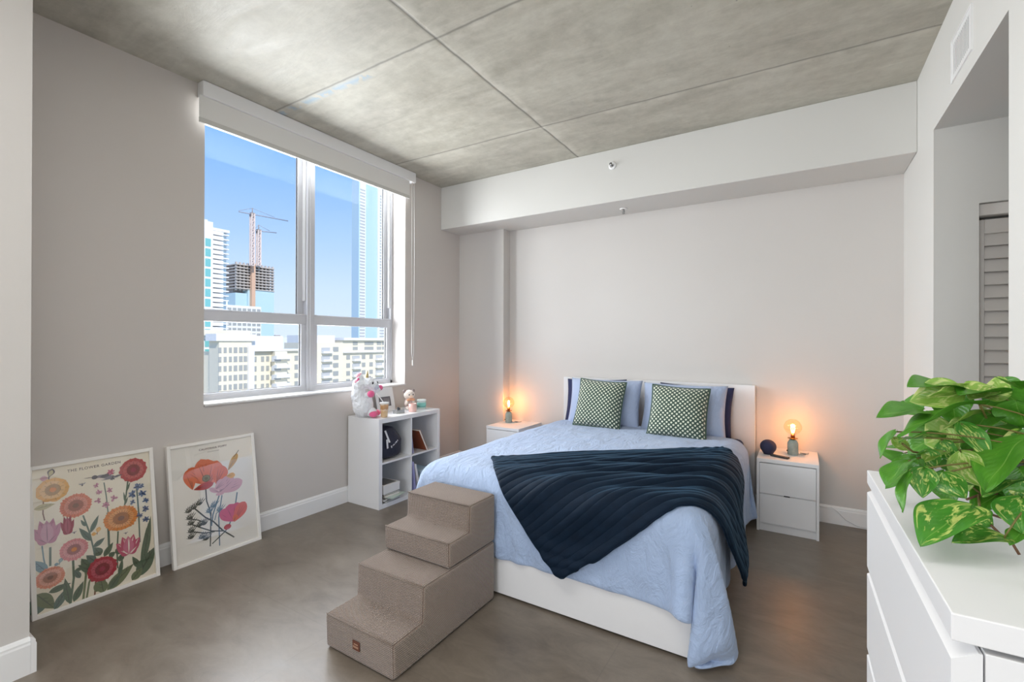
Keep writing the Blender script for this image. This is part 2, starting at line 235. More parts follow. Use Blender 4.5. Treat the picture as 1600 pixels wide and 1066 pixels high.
[-1433,20,11,3,2,1,1,1,0,0,0,0,1,1,1,1,1,1,4,9,15,19,22,22,22,23,22,22,23,22,22,23,22,22,22,22,22,22,22,22,22,22,22,22,22,22,22,22,22,22,23,22,22,22,22,22,22,22,23,22,23,22,22,22,21,22,23,22,23,22,18,12,7,2,1,1,1,0,1,0,0,0,0,0,0,0,0,0],
[-1434,21,13,4,3,1,0,1,0,1,0,1,0,1,0,1,1,0,4,8,14,19,22,22,22,22,23,22,23,22,23,22,22,22,22,22,22,22,22,22,22,22,22,22,22,22,22,22,22,22,23,22,22,22,22,22,22,22,22,23,22,22,23,22,22,21,22,23,22,23,18,11,7,1,0,0,1,0,0,0,0,0,1,0,0,1,0,0],
[-1434,21,17,5,2,1,1,0,1,1,1,0,0,0,0,0,0,0,3,7,14,18,22,22,22,23,22,23,23,23,22,22,22,22,22,22,22,22,22,22,22,22,22,22,22,22,22,22,22,22,22,23,22,22,22,22,22,22,22,22,23,22,22,22,22,22,22,22,23,22,18,11,6,1,0,-1,0,-1,0,0,0,0,0,1,0,0,1,0],
[-1434,21,19,6,2,1,1,2,1,1,-1,0,0,0,-1,-1,0,-1,3,7,12,19,22,22,23,22,23,23,23,23,22,22,23,21,22,22,22,22,22,22,22,22,22,22,22,22,22,22,22,22,22,22,23,22,22,22,22,22,22,22,22,23,22,22,22,22,22,22,23,22,18,10,6,1,-1,-1,-1,0,-1,0,0,0,0,0,0,0,0,0],
[-1435,22,19,7,2,2,2,2,1,-1,-1,0,0,-1,-1,0,-1,0,3,6,11,20,21,23,22,22,23,23,23,23,23,23,21,22,22,22,23,21,22,22,22,22,22,22,22,22,22,22,22,22,22,22,22,23,22,22,22,22,22,22,22,22,23,22,22,22,22,22,23,22,18,10,6,0,-1,0,-1,-1,-1,0,0,0,0,0,0,0,0,0],
[-1435,21,20,7,2,3,2,1,-2,-1,1,0,0,-1,-1,-1,1,0,2,6,14,16,23,23,22,22,23,22,24,23,23,22,23,22,22,21,22,22,22,22,22,22,22,22,22,22,22,22,22,22,22,22,22,22,23,22,22,22,22,22,22,22,22,22,23,22,22,22,23,22,17,11,6,1,-1,-1,0,-1,0,0,0,0,0,0,1,0,0,0],
[-1435,21,18,7,3,3,0,-1,0,0,1,0,0,-1,-1,-1,0,0,2,9,11,19,23,22,22,23,22,23,23,23,23,23,22,22,23,22,21,22,22,22,22,22,22,22,22,22,22,22,22,22,22,22,22,22,22,23,22,22,22,22,22,22,22,22,22,23,22,22,23,21,18,11,6,2,0,0,0,0,1,0,1,1,0,1,1,0,1,0],
[-1435,21,16,7,3,1,0,0,0,1,0,1,0,-1,0,0,1,-1,3,6,13,19,23,22,22,22,23,22,23,23,23,23,23,22,22,22,22,22,21,23,22,22,22,22,22,22,22,22,22,22,22,22,22,22,22,22,23,22,22,22,22,22,22,22,22,22,22,23,22,23,17,12,6,2,1,0,1,1,1,1,1,1,1,1,0,1,1,1],
[-1435,21,15,6,2,1,0,1,0,1,0,0,0,0,0,1,1,0,1,9,12,20,22,22,23,21,23,22,22,23,23,23,23,23,22,22,22,22,22,21,23,22,22,22,22,22,22,22,22,22,22,22,22,22,22,22,23,22,22,22,22,22,22,22,22,22,22,23,22,23,18,11,7,2,0,0,1,0,1,1,0,1,1,1,1,1,1,1],
[-1434,20,13,6,1,1,1,1,0,0,0,1,0,0,0,0,0,1,4,8,14,19,22,22,23,22,22,22,22,23,22,23,23,22,23,23,22,22,22,22,22,22,22,22,22,22,22,22,22,22,22,22,22,22,22,22,23,22,22,22,22,22,22,22,22,22,22,22,23,23,18,11,8,2,0,0,0,1,0,0,0,1,0,1,0,1,0,1],
[-1434,20,12,4,2,1,1,2,0,-1,0,0,0,1,1,0,1,1,3,8,14,19,22,23,22,23,22,22,22,22,23,22,23,23,22,23,22,22,22,22,22,22,22,23,22,22,22,22,22,22,22,22,22,22,22,22,23,22,22,22,22,22,22,22,22,22,22,22,23,22,18,13,7,3,0,1,0,1,0,0,0,0,0,0,0,1,0,0],
[-1433,19,11,4,2,1,2,1,-2,0,0,0,0,1,1,2,0,1,4,8,14,18,23,23,22,22,23,22,22,22,22,23,22,23,22,23,22,22,23,22,22,22,22,22,22,23,22,22,22,22,22,22,22,22,22,22,23,22,22,22,22,22,22,22,22,22,22,22,23,22,18,13,8,3,0,1,1,1,1,0,0,-1,0,0,0,0,0,0],
[-1433,19,11,4,2,2,1,-2,-1,1,0,0,0,2,0,1,3,1,2,9,13,18,23,23,23,22,22,22,23,22,22,22,22,23,22,23,22,22,23,22,23,22,22,22,22,22,23,22,22,22,22,22,22,22,22,22,23,22,22,22,22,22,22,22,22,22,22,22,23,22,19,12,8,3,1,1,2,1,1,0,0,-1,0,0,0,0,0,0],
[-1432,19,12,3,3,1,-1,-1,0,1,0,0,0,2,1,0,1,2,3,8,13,17,24,23,22,23,22,22,22,22,23,22,22,22,22,22,23,22,23,22,23,23,22,22,22,22,22,23,22,22,22,22,22,22,22,22,22,23,22,22,22,22,22,22,22,22,22,22,23,22,18,13,8,3,1,1,1,1,1,1,1,0,-1,-1,-1,0,0,1],
[-1432,20,13,5,2,1,-2,0,1,0,0,0,0,1,2,1,1,0,2,7,12,18,23,23,23,22,22,22,23,22,22,22,22,22,22,22,23,22,23,22,24,22,23,22,22,22,22,22,23,22,22,22,22,22,22,22,22,22,23,22,22,22,22,22,22,22,22,22,23,22,18,13,7,4,0,0,0,1,0,1,1,2,1,-1,-2,-2,1,0],
[-1431,20,16,7,1,0,0,0,0,0,0,0,0,0,0,2,0,0,2,6,11,18,23,23,22,22,22,23,22,22,22,24,22,21,22,22,22,22,23,22,24,23,23,22,23,22,22,21,22,23,22,22,22,22,22,22,22,22,22,23,22,22,22,22,22,22,22,22,23,22,18,12,7,4,2,-1,-2,-1,-1,0,0,2,2,2,-1,-2,-2,0],
[-1431,22,19,7,1,0,0,0,0,0,0,0,-1,0,-1,-1,1,1,1,6,11,18,23,22,21,22,23,22,22,23,23,22,22,22,21,22,22,23,23,22,24,23,23,22,23,22,22,22,21,23,22,22,22,22,22,22,22,22,23,22,22,22,22,22,22,22,22,22,23,22,18,11,6,3,2,2,-1,-1,-3,-2,-2,0,1,3,2,-1,-2,-2],
[-1430,22,19,7,1,0,1,-1,-1,0,1,0,-2,0,1,-2,-2,1,3,6,11,18,22,23,22,21,22,22,23,22,24,23,22,20,23,22,21,23,23,22,24,23,23,22,23,22,21,22,23,22,22,22,22,22,22,22,22,22,23,22,22,22,22,22,22,22,22,22,23,22,18,11,6,3,1,2,0,0,-2,-2,-3,-2,-1,1,3,2,-2,-2],
[-1429,21,16,6,0,1,1,-2,-1,0,2,-1,-2,-2,2,3,0,-2,1,8,12,17,23,23,22,22,22,22,23,23,23,23,23,21,20,25,19,22,22,24,23,24,23,22,23,21,22,23,21,23,22,22,22,22,22,22,22,23,22,22,22,22,22,22,22,22,22,22,23,23,18,11,6,2,0,0,1,2,1,0,-2,-2,-3,0,0,3,1,-2],
[-1428,20,12,3,0,1,1,-1,-3,0,2,0,-2,-2,-1,2,4,4,2,6,14,18,23,23,21,22,22,22,22,24,23,23,23,22,21,22,21,21,23,23,23,24,23,22,22,22,23,21,22,23,22,22,22,22,22,22,23,22,22,22,22,22,22,22,22,23,22,22,22,23,18,12,7,2,1,0,1,1,1,2,1,-1,-2,-1,-1,2,2,-2],
[-1427,19,11,2,0,0,1,1,-2,-2,2,0,-1,-2,-1,2,2,3,4,8,13,19,23,23,23,21,22,22,22,23,23,23,23,22,21,20,23,22,23,24,23,22,23,22,22,22,22,22,23,22,22,22,22,22,22,23,22,22,22,22,22,22,22,23,22,22,22,22,23,22,18,13,7,3,1,1,1,1,1,1,0,1,-1,-1,0,0,1,0],
[-1427,21,14,4,-1,0,0,1,0,-2,0,1,-1,-2,2,2,1,1,0,8,13,18,23,22,22,23,22,22,23,22,23,22,22,22,21,22,23,22,23,23,23,23,22,22,22,22,22,23,22,22,22,22,22,22,22,23,22,22,22,22,22,22,23,22,22,23,22,22,22,22,18,12,7,2,0,1,0,1,0,1,0,0,0,0,0,0,0,0],
[-1426,22,19,5,-1,-1,0,0,1,0,-1,0,0,-1,-1,-1,-1,0,4,6,12,18,22,23,22,22,22,22,23,22,23,22,22,22,22,22,22,23,23,23,22,23,22,22,22,22,22,23,22,22,22,22,22,22,22,23,22,22,22,21,23,22,23,22,23,22,23,22,22,21,18,10,6,1,0,-1,-1,0,-1,1,0,1,0,0,0,0,0,0],
[-1426,22,18,5,-1,-1,0,0,0,0,0,0,0,0,0,0,0,0,1,7,11,18,23,22,23,22,22,22,22,23,22,22,22,22,23,22,22,23,22,23,22,23,22,22,22,22,23,22,22,22,22,21,22,23,22,23,22,22,22,21,23,22,23,23,23,22,22,22,22,22,17,10,6,2,1,0,-1,-1,-2,0,-1,0,1,1,-1,0,0,0],
[-1425,20,14,3,-2,-2,0,1,0,0,0,0,0,0,2,2,0,1,2,7,13,18,23,23,22,22,23,22,22,22,22,23,22,22,22,23,22,23,22,22,22,22,22,23,22,22,23,22,21,23,21,22,22,23,22,23,22,22,22,21,23,22,23,23,23,22,23,21,22,21,18,12,7,2,1,3,2,1,-1,-2,-2,-2,0,2,1,-1,-1,0],
[-1425,20,11,1,-4,-2,-1,0,0,2,1,0,0,0,0,3,4,1,3,8,14,18,23,23,23,22,22,22,22,23,22,22,22,22,23,22,23,22,22,22,22,22,22,22,23,22,22,22,22,22,22,22,22,22,23,23,22,22,22,21,23,22,22,24,23,22,22,22,22,21,18,13,8,2,1,1,3,5,3,-1,-3,-3,-2,2,3,-1,-2,0],
[-1425,20,13,2,-4,-4,-2,-1,3,3,1,0,-1,1,-1,-1,1,6,4,7,13,20,22,23,23,23,22,22,22,22,22,22,22,23,22,23,22,22,22,22,22,22,22,22,23,22,22,22,22,22,22,22,22,22,23,22,23,22,21,22,22,22,23,23,23,23,21,22,22,21,18,14,7,3,0,1,0,3,6,3,-2,-4,-3,0,3,2,-3,-1],
[-1425,21,17,5,-3,-5,-3,-2,5,3,1,0,-3,2,1,-3,0,0,2,9,14,19,22,23,23,23,22,22,22,22,23,21,23,22,22,23,22,22,22,22,22,22,22,22,22,22,23,22,22,22,22,22,22,22,22,23,22,22,22,22,22,22,23,22,23,23,21,23,21,22,18,12,7,2,1,-1,-1,1,4,5,-1,-4,-4,-1,4,1,-2,-1],
[-1425,20,21,7,-1,-4,-5,-3,4,4,1,0,-4,0,5,-2,0,-3,2,6,13,18,23,23,23,23,22,22,22,22,23,22,22,22,22,23,22,22,22,22,22,22,22,22,22,22,22,23,22,22,22,22,22,22,22,22,23,22,22,22,22,22,22,23,22,22,23,22,22,21,18,12,6,1,0,-1,1,3,2,1,-2,-4,-3,0,3,1,-2,0],
[-1408,0,21,9,-1,0,-5,-4,0,4,2,0,-3,-2,5,-3,-2,-1,2,11,10,19,22,24,23,23,22,22,22,22,22,22,23,22,22,22,22,22,22,23,22,22,22,22,22,22,22,22,22,23,22,22,22,22,22,22,23,22,22,22,22,22,22,23,22,22,22,22,23,21,18,12,6,1,1,2,1,1,-1,-2,-2,-3,-1,2,2,-1,-2,2],
[-1430,19,17,10,1,0,-1,-4,-3,1,3,0,-2,-3,2,3,1,1,0,5,15,19,22,24,23,22,23,22,22,23,21,22,22,23,22,22,22,22,22,22,22,22,22,23,22,22,22,22,22,22,22,23,22,22,22,22,23,22,22,22,22,22,22,22,23,22,22,22,23,21,19,11,7,3,1,1,0,-1,-2,-1,-1,0,2,1,0,-1,-1,3],
[-1437,20,16,8,2,2,1,-1,-2,-2,0,1,-1,-1,-1,2,2,2,3,9,13,18,23,23,22,23,23,22,22,22,22,22,22,22,22,22,23,22,22,22,22,22,22,22,22,23,22,22,22,22,22,22,23,22,22,22,23,22,22,22,22,22,22,23,22,22,22,22,22,22,19,12,7,2,1,0,0,0,1,0,1,1,1,0,-2,0,1,3],
[-1445,19,16,7,4,3,2,1,0,-1,-1,0,-1,1,1,2,2,1,3,8,14,19,22,22,23,22,23,22,22,23,22,22,22,22,22,22,22,22,22,22,23,22,22,22,22,22,23,22,22,22,22,22,22,23,22,22,23,22,22,22,22,22,22,23,22,22,22,22,22,22,19,13,7,3,1,1,1,1,2,1,0,0,-1,-1,-1,1,2,3],
[-1455,20,18,7,4,4,4,1,1,1,-1,0,0,-2,2,3,1,2,4,9,14,18,22,22,23,22,22,23,22,22,22,22,22,22,23,22,22,22,22,22,22,22,22,23,22,22,22,23,22,22,22,22,22,22,23,22,23,22,22,22,22,22,22,23,22,22,22,22,22,21,19,14,8,3,2,3,3,1,1,-1,-1,-2,-1,-1,1,2,3,3],
[-1456,15,11,9,7,7,4,3,2,2,0,1,1,0,-3,2,3,3,3,8,15,18,22,22,22,22,23,22,22,22,23,22,22,22,22,22,22,23,22,22,22,22,22,22,23,22,23,22,22,22,21,22,22,23,22,23,23,22,22,22,22,22,22,23,22,22,22,22,22,22,18,14,9,5,3,1,2,0,-1,-1,-1,-1,0,0,1,3,3,6],
[-1473,16,14,10,11,8,4,4,4,3,3,1,2,2,0,-3,1,3,4,8,14,19,22,22,22,22,22,22,22,23,22,22,22,22,23,22,22,22,22,22,23,22,22,22,22,23,22,23,22,22,22,21,22,23,22,23,22,23,22,22,22,22,22,23,22,22,22,22,22,22,19,13,8,4,3,0,0,0,0,0,0,0,2,2,3,3,6,7],
[-1484,7,10,17,15,9,8,3,3,4,5,5,4,4,1,0,-3,3,4,7,14,19,22,22,22,22,22,22,22,22,22,22,22,23,22,22,22,23,22,22,22,22,22,22,23,22,23,22,23,22,22,22,22,21,23,22,23,23,22,22,22,22,22,22,23,22,22,22,23,22,19,12,7,6,1,-2,-1,1,1,1,2,4,4,4,5,7,7,6],
[-1472,4,0,2,7,10,13,12,6,2,4,3,5,6,5,4,2,-2,4,8,12,19,22,22,22,22,22,22,22,22,22,22,23,22,22,22,22,23,22,22,23,22,22,22,22,22,23,22,23,23,22,22,22,22,22,22,23,22,23,22,22,22,22,22,23,22,22,22,22,21,18,15,9,3,-2,0,2,3,4,4,5,4,5,7,6,7,5,4],
[-1469,4,3,2,0,3,4,6,9,10,9,5,3,3,3,4,5,5,5,9,15,17,21,22,22,22,21,22,22,22,23,22,22,22,22,22,22,23,22,23,22,22,23,22,22,22,22,22,23,23,22,23,22,22,22,22,22,23,23,22,22,22,23,21,23,22,22,22,22,21,17,15,8,6,3,4,5,4,4,4,4,4,4,5,5,4,2,2],
[-1483,4,5,4,4,4,3,3,3,6,6,10,9,9,6,4,3,2,6,10,14,20,22,22,23,22,22,22,22,22,22,22,22,22,22,22,22,23,22,23,22,23,22,23,22,21,22,23,22,23,22,23,22,23,22,22,22,22,22,23,22,23,22,22,22,23,22,23,22,22,19,16,10,8,4,3,3,3,2,2,2,3,3,2,2,2,1,2],
[-1503,4,5,5,5,5,4,4,4,5,5,7,8,9,10,10,9,7,8,9,16,17,20,23,22,22,22,23,22,22,22,22,22,21,22,22,22,23,22,23,23,22,23,22,22,22,21,21,22,23,22,23,23,22,22,22,23,22,22,23,23,22,23,22,22,23,22,23,23,22,19,16,13,4,-1,1,0,2,1,2,1,2,2,1,1,1,2,1]],
[[1299,22,21,23,21,22,22,24,-21,-17,-16,-16,-10,14,20,21,20,12,-3,-7,-18,-19,-12,8,19,8,6,6,6,4,1,-1,-3,-5,-2,6,8,-3,-9,4,8,-6,-10,7,10,-1,-6,-4,0,1,3,1,-1,-2,0,-1,-1,-2,-2,4,3,0,0,-1,-3,-3,-2,-9,-17,-19,-8,17,19,21,17,14,3,-12,-12,-12,-12,-16,-14,9,17,0,-16,-14],
[1305,18,21,21,22,22,21,16,-2,-14,-16,-16,-17,2,19,20,20,13,4,-3,-16,-20,-13,7,18,8,6,8,6,3,0,-3,-5,-4,-1,5,5,-4,-9,8,9,-7,-9,8,8,-1,-9,-4,1,4,2,1,-1,-2,1,0,-1,-3,-1,2,3,1,1,-1,-2,-2,-3,-9,-17,-18,-5,18,20,19,16,9,-5,-15,-10,-12,-14,-17,-5,16,20,6,-16,-15],
[1314,15,15,20,23,22,19,16,5,-7,-13,-17,-16,-12,12,20,20,14,8,2,-14,-20,-14,5,17,9,7,8,5,2,0,-4,-6,-4,-1,4,4,-6,-9,10,11,-7,-9,9,7,-4,-9,-3,1,4,4,2,-2,-1,1,0,-1,-2,-2,2,3,1,1,-4,0,1,-3,-9,-17,-18,-1,19,20,19,12,3,-12,-13,-11,-13,-17,-8,4,16,20,11,-12,-16],
[1333,5,11,12,24,23,18,16,13,-4,-10,-13,-17,-16,-6,20,22,15,10,6,-9,-21,-15,4,16,9,7,6,3,0,2,-2,-7,-4,-1,3,3,-5,-9,8,12,-5,-8,8,7,-6,-8,-3,1,4,5,2,-1,-2,2,0,-1,-1,-3,1,3,1,-1,-3,0,3,-1,-9,-17,-17,2,20,20,16,10,-6,-15,-11,-12,-17,-10,2,7,16,20,12,-7,-15],
[1347,5,12,3,11,25,21,17,15,6,-11,-10,-14,-16,-15,6,22,18,12,8,-3,-20,-17,3,15,8,7,2,1,2,2,0,-7,-4,-1,2,6,-4,-9,6,9,-4,-7,9,4,-5,-5,-2,0,2,4,3,-1,-1,1,-1,0,0,-2,0,2,0,-1,-2,0,3,1,-9,-16,-16,5,20,20,14,3,-14,-12,-11,-17,-10,1,5,6,16,17,11,1,-11],
[1368,4,5,6,-5,16,20,21,14,18,1,-12,-14,-14,-15,-11,14,22,13,10,2,-18,-18,2,14,7,5,1,1,2,2,0,-6,-5,-1,5,7,-5,-8,6,7,-7,-4,8,5,-4,-5,-2,0,2,3,2,0,-1,0,-1,0,0,-1,0,1,0,-1,-1,2,1,1,-7,-16,-15,9,20,18,11,-7,-15,-12,-15,-10,2,7,5,3,12,9,10,12,-5],
[1388,4,4,4,-4,3,10,15,17,19,16,-5,-12,-14,-15,-16,-4,21,17,11,5,-13,-19,1,13,6,2,1,4,1,0,-1,-4,-4,0,6,5,-5,-7,7,5,-8,-4,8,5,-4,-5,-1,1,2,2,1,0,-1,0,-1,-1,1,0,-1,0,1,0,0,0,1,1,-5,-15,-13,11,20,16,3,-14,-13,-16,-9,3,8,7,4,4,9,10,13,10,1],
[1409,4,3,0,-2,-2,3,7,11,17,20,10,-7,-12,-14,-15,-16,6,21,14,8,-9,-19,0,12,4,0,4,4,1,-1,-3,-3,-4,1,7,4,-5,-6,6,4,-7,-3,7,3,-5,-4,-1,1,3,2,1,0,-1,0,-1,-1,1,1,-1,-1,1,1,-1,-1,2,1,-3,-14,-11,14,19,11,-7,-15,-16,-9,5,8,8,6,4,7,9,10,10,12,7],
[1429,4,3,-1,-3,-3,-3,1,7,11,13,18,5,-7,-10,-15,-15,-14,17,17,10,-4,-18,-1,11,1,2,4,2,0,-1,-2,-3,-3,2,5,3,-5,-5,5,3,-6,-1,6,3,-4,-3,-1,2,1,1,1,0,-1,0,-1,0,1,0,-1,0,0,0,0,-1,1,2,-2,-12,-8,16,17,2,-15,-15,-8,6,9,7,6,5,7,9,10,10,10,10,10],
[1450,4,3,-1,-4,-3,-3,-3,-1,3,8,12,12,4,-6,-10,-13,-16,-5,19,13,0,-16,-1,7,-1,5,2,1,1,-2,-1,-3,-1,1,4,1,-6,-4,7,2,-4,-1,6,1,-5,-3,-1,2,2,2,1,0,-1,0,-1,0,1,0,-1,0,1,-1,-1,1,-1,3,-1,-9,-6,18,11,-9,-17,-6,7,9,7,5,6,8,9,10,10,10,10,9,8],
[1471,3,4,-2,-5,-4,-2,-2,-2,-2,-1,4,14,6,-6,0,-8,-13,-15,4,17,2,-11,-2,4,-1,5,0,3,-2,0,-1,-2,-1,1,2,1,-5,-1,3,4,-4,-1,5,0,-5,-2,-2,1,2,3,2,0,-1,0,0,0,0,0,0,0,0,0,-3,2,0,1,0,-6,-2,17,2,-17,-6,9,9,6,5,7,8,9,10,10,10,8,5,4,2],
[1492,3,1,-6,-5,-6,-3,0,0,0,-1,-2,-1,3,0,2,0,-7,-13,-10,10,6,-7,-2,-1,4,1,2,0,1,-1,-1,-2,-1,1,2,1,-3,-4,6,1,-3,0,3,1,-4,-1,-3,3,0,3,1,0,-1,0,0,0,0,0,0,-1,1,0,-1,-1,2,0,-1,-3,2,14,-10,-7,8,9,5,5,8,9,10,10,8,6,3,2,-1,-1,-2],
[1513,1,-1,-7,-4,-3,-4,-4,-3,-1,-2,-1,-1,-1,-1,-3,-1,0,-4,-11,-3,6,-4,-2,2,1,1,1,1,0,-1,-1,-1,0,1,0,0,-2,0,2,1,-2,1,2,0,-2,-2,0,0,2,0,1,1,-1,0,0,0,0,0,0,0,0,0,-1,0,0,1,-1,-2,7,1,-5,7,7,5,6,9,9,7,6,3,1,-1,-2,-2,-2,-2,-1],
[1534,-2,0,-5,-2,-3,-4,-4,-4,-4,-4,-4,-2,-2,-2,-3,-4,-4,-1,-4,-4,-2,0,1,1,0,1,1,0,0,-1,0,-1,0,0,1,-1,-1,0,1,1,-1,0,1,0,-2,0,0,0,1,0,1,0,0,0,0,0,0,0,0,0,0,0,-1,0,0,0,-1,0,3,1,7,4,4,8,8,4,3,-1,-2,-2,-2,-2,-1,-2,-1,-2,-1],
[1555,-2,-5,-7,2,-1,-2,-3,-4,-5,-4,-4,-4,-4,-4,-3,-3,-5,-5,-4,-2,-1,0,1,1,1,0,0,0,0,0,0,0,0,0,-1,0,-1,1,0,0,0,0,1,-1,-1,0,-1,1,0,0,0,1,0,0,0,0,0,0,0,0,0,0,0,0,0,0,-1,0,2,4,4,4,7,1,-5,-1,-1,-2,0,-1,0,0,-1,0,0,1,0],
[1576,-3,-8,-9,-3,-1,-1,0,-1,-2,-3,-4,-4,-4,-5,-4,-3,-4,-6,-3,-3,-1,0,1,1,0,1,0,0,0,0,0,0,0,0,-1,0,0,0,0,0,0,1,0,0,-1,0,0,0,0,1,0,0,1,0,-1,0,0,0,0,-1,0,0,0,0,0,0,0,0,2,2,1,1,0,0,0,0,1,0,1,0,0,1,0,1,0,0,1],
[1597,-5,-10,-9,-5,-4,-3,-2,-2,-1,-1,-2,-2,-3,-3,-4,-3,-3,-4,-2,-2,-1,0,1,0,1,0,0,0,0,0,0,0,0,0,0,0,0,0,1,0,0,0,0,0,0,0,0,1,0,0,0,0,0,0,-1,0,0,0,0,-1,0,0,0,0,0,0,0,0,1,2,1,0,0,1,0,0,0,1,0,0,1,0,0,1,0,0,1],
[1615,-6,-9,-6,-6,-5,-4,-3,-3,-2,-3,-2,-4,-2,-3,-1,-2,-1,-2,-1,-1,-1,0,0,0,1,0,0,0,0,0,0,0,0,0,1,0,0,0,0,0,0,0,0,0,0,1,0,1,0,0,0,0,-1,0,0,-1,0,0,0,0,0,-1,0,0,0,0,1,0,1,1,0,1,0,1,0,1,0,0,0,0,0,1,0,0,1,0,0],
[1633,-6,-9,-4,-4,-5,-3,-2,-3,-6,-6,-6,-4,-1,0,0,0,-1,-1,0,-2,-1,0,0,0,0,1,0,0,0,0,0,0,0,0,1,0,0,0,0,0,-1,1,0,0,0,0,1,0,0,0,0,0,0,0,-1,0,0,0,0,-1,0,0,0,0,0,1,0,0,1,0,1,1,0,1,0,1,0,0,0,0,0,1,0,0,0,1,0],
[1645,-5,-4,-3,-2,-3,-5,-9,-9,-7,-4,0,0,1,1,-1,0,0,-1,-1,-1,-1,-1,0,0,0,0,1,0,0,0,0,0,0,0,0,0,0,0,0,0,0,0,1,0,0,1,0,0,1,0,-1,0,0,-1,0,0,0,-1,0,0,0,0,0,0,0,0,1,0,0,1,1,0,1,1,0,0,1,0,0,0,0,0,0,0,1,0,0],
[1660,-3,1,-2,-5,-10,-14,-9,-3,0,1,0,0,0,0,0,0,0,-1,-1,-1,-1,0,-1,0,0,0,0,1,0,0,0,0,0,0,0,0,0,0,0,0,0,0,1,0,0,1,0,0,0,0,0,0,-1,0,0,0,-1,0,0,0,0,0,0,0,0,0,0,1,0,1,0,1,1,0,0,1,0,0,0,0,0,0,1,0,0,0,0],
[1681,-1,-4,-6,-13,-15,-7,0,2,1,0,0,0,-1,0,-1,0,0,-1,-1,-1,0,0,-1,0,0,0,0,0,0,0,1,0,0,0,0,0,-1,0,0,0,1,0,0,1,0,0,0,0,0,0,0,0,0,0,0,-1,0,0,0,0,0,0,0,0,0,0,0,1,0,1,0,1,0,1,0,1,0,0,0,0,0,0,0,0,0,0,0],
[1695,-11,-10,-12,-7,0,2,2,0,0,0,-1,0,-1,0,-1,0,0,-1,-1,0,0,-1,0,0,0,0,0,0,0,0,0,1,0,0,0,0,-1,0,0,0,1,0,0,1,0,0,0,0,0,0,0,0,0,0,0,-1,0,0,0,0,0,0,0,0,0,0,0,1,0,1,0,0,0,1,0,0,0,1,1,0,0,0,0,0,0,0,0],
[1704,-16,-11,3,-1,0,0,-1,0,0,0,0,-1,0,0,-1,-1,0,0,0,-1,0,0,0,0,0,0,0,0,0,0,0,1,0,0,0,0,0,-1,0,0,1,0,0,0,1,-1,0,0,0,0,0,0,0,0,0,0,0,0,0,-1,0,0,0,1,0,0,0,1,0,0,1,0,0,0,0,1,0,0,0,1,0,1,0,0,0,0,0],
[1709,-12,0,3,1,0,-1,-2,-1,0,0,0,1,-1,0,0,-1,-1,0,0,0,0,0,0,0,0,0,0,0,0,0,0,1,0,0,0,0,0,0,0,0,0,0,0,0,1,0,0,-1,0,0,0,0,0,0,0,0,0,0,-1,0,0,0,0,0,1,0,0,0,1,0,1,0,0,0,0,0,1,0,0,0,1,0,0,0,1,0,0],
[1714,3,2,0,2,1,0,-1,-2,-1,0,0,0,0,0,-1,0,-1,0,0,0,0,0,0,0,0,0,0,0,0,0,0,1,0,0,0,0,0,0,0,0,0,0,0,0,0,0,0,0,0,0,0,0,0,0,0,0,0,0,-1,0,0,0,0,0,0,1,0,0,1,0,0,1,0,0,0,0,0,1,0,0,0,1,0,0,0,0,0],
[1734,3,2,0,1,1,1,0,-1,-1,0,-1,0,0,0,-1,0,-1,0,0,0,0,0,0,0,0,0,0,0,0,1,0,0,-1,0,1,0,0,0,0,0,0,0,0,0,0,0,0,0,0,0,0,0,0,0,0,0,0,0,0,-1,0,0,0,0,0,0,1,0,0,1,0,1,0,0,0,0,0,0,1,0,0,0,1,0,0,0,0],
[1756,2,2,1,0,0,0,0,0,0,0,-1,0,0,0,-1,0,0,-1,0,0,0,0,0,0,0,0,0,1,0,0,0,-1,0,0,0,0,1,0,0,0,0,0,0,0,0,0,0,1,0,-1,0,0,0,-1,1,0,0,0,0,-1,0,0,0,0,0,0,1,0,0,1,0,1,0,0,0,0,0,0,0,1,0,0,0,1,0,0,0],
[1777,3,1,1,1,0,0,1,-1,0,-1,0,-1,0,0,-1,0,0,0,-1,0,0,0,0,0,0,0,0,1,0,0,0,-1,0,0,0,0,0,1,0,0,0,0,0,0,0,0,0,0,1,-1,0,0,0,-1,0,0,1,0,0,-1,0,0,0,0,0,0,0,1,0,1,0,0,1,0,0,0,0,0,0,1,0,0,0,1,0,0,1],
[1800,1,1,0,1,0,0,1,0,-1,0,0,-1,0,0,-1,0,0,-1,0,0,0,0,0,0,0,0,0,1,0,0,-1,0,0,0,0,0,0,0,0,1,0,0,0,0,0,0,0,0,0,0,0,0,0,-1,0,0,0,1,0,0,-1,0,0,0,0,0,0,1,0,1,0,0,0,1,0,0,0,0,0,0,1,0,0,0,1,0,0],
[1822,1,1,0,-1,1,0,0,0,0,-1,0,0,0,-1,0,0,-1,0,0,-1,0,0,1,0,0,0,0,0,0,0,0,0,0,0,0,0,0,0,0,0,0,0,0,0,0,0,0,0,0,0,0,0,0,0,0,0,0,0,0,1,-1,0,0,0,0,0,0,1,0,0,1,0,0,0,0,1,0,0,0,0,0,0,1,0,0,1,0],
[1844,1,1,-1,-1,0,1,1,0,-1,-1,0,0,-1,0,0,0,-2,0,0,0,0,0,1,0,0,0,0,0,0,0,0,0,0,0,0,0,0,0,0,0,0,0,0,0,0,0,0,0,0,0,1,0,-1,0,0,0,0,0,0,0,1,0,0,-1,0,0,0,1,0,0,1,0,0,0,0,0,0,1,0,0,0,0,1,0,0,1,0],
[1865,1,1,-1,-1,-1,1,0,1,0,0,-1,0,-1,0,0,-1,-1,0,0,0,0,0,1,0,0,0,0,0,0,0,0,0,0,0,0,0,0,0,0,0,0,0,0,0,0,0,0,0,0,0,0,0,0,0,0,0,0,0,0,0,0,1,0,0,0,0,0,0,0,0,0,1,0,0,0,0,0,0,1,0,0,0,0,0,1,0,0],
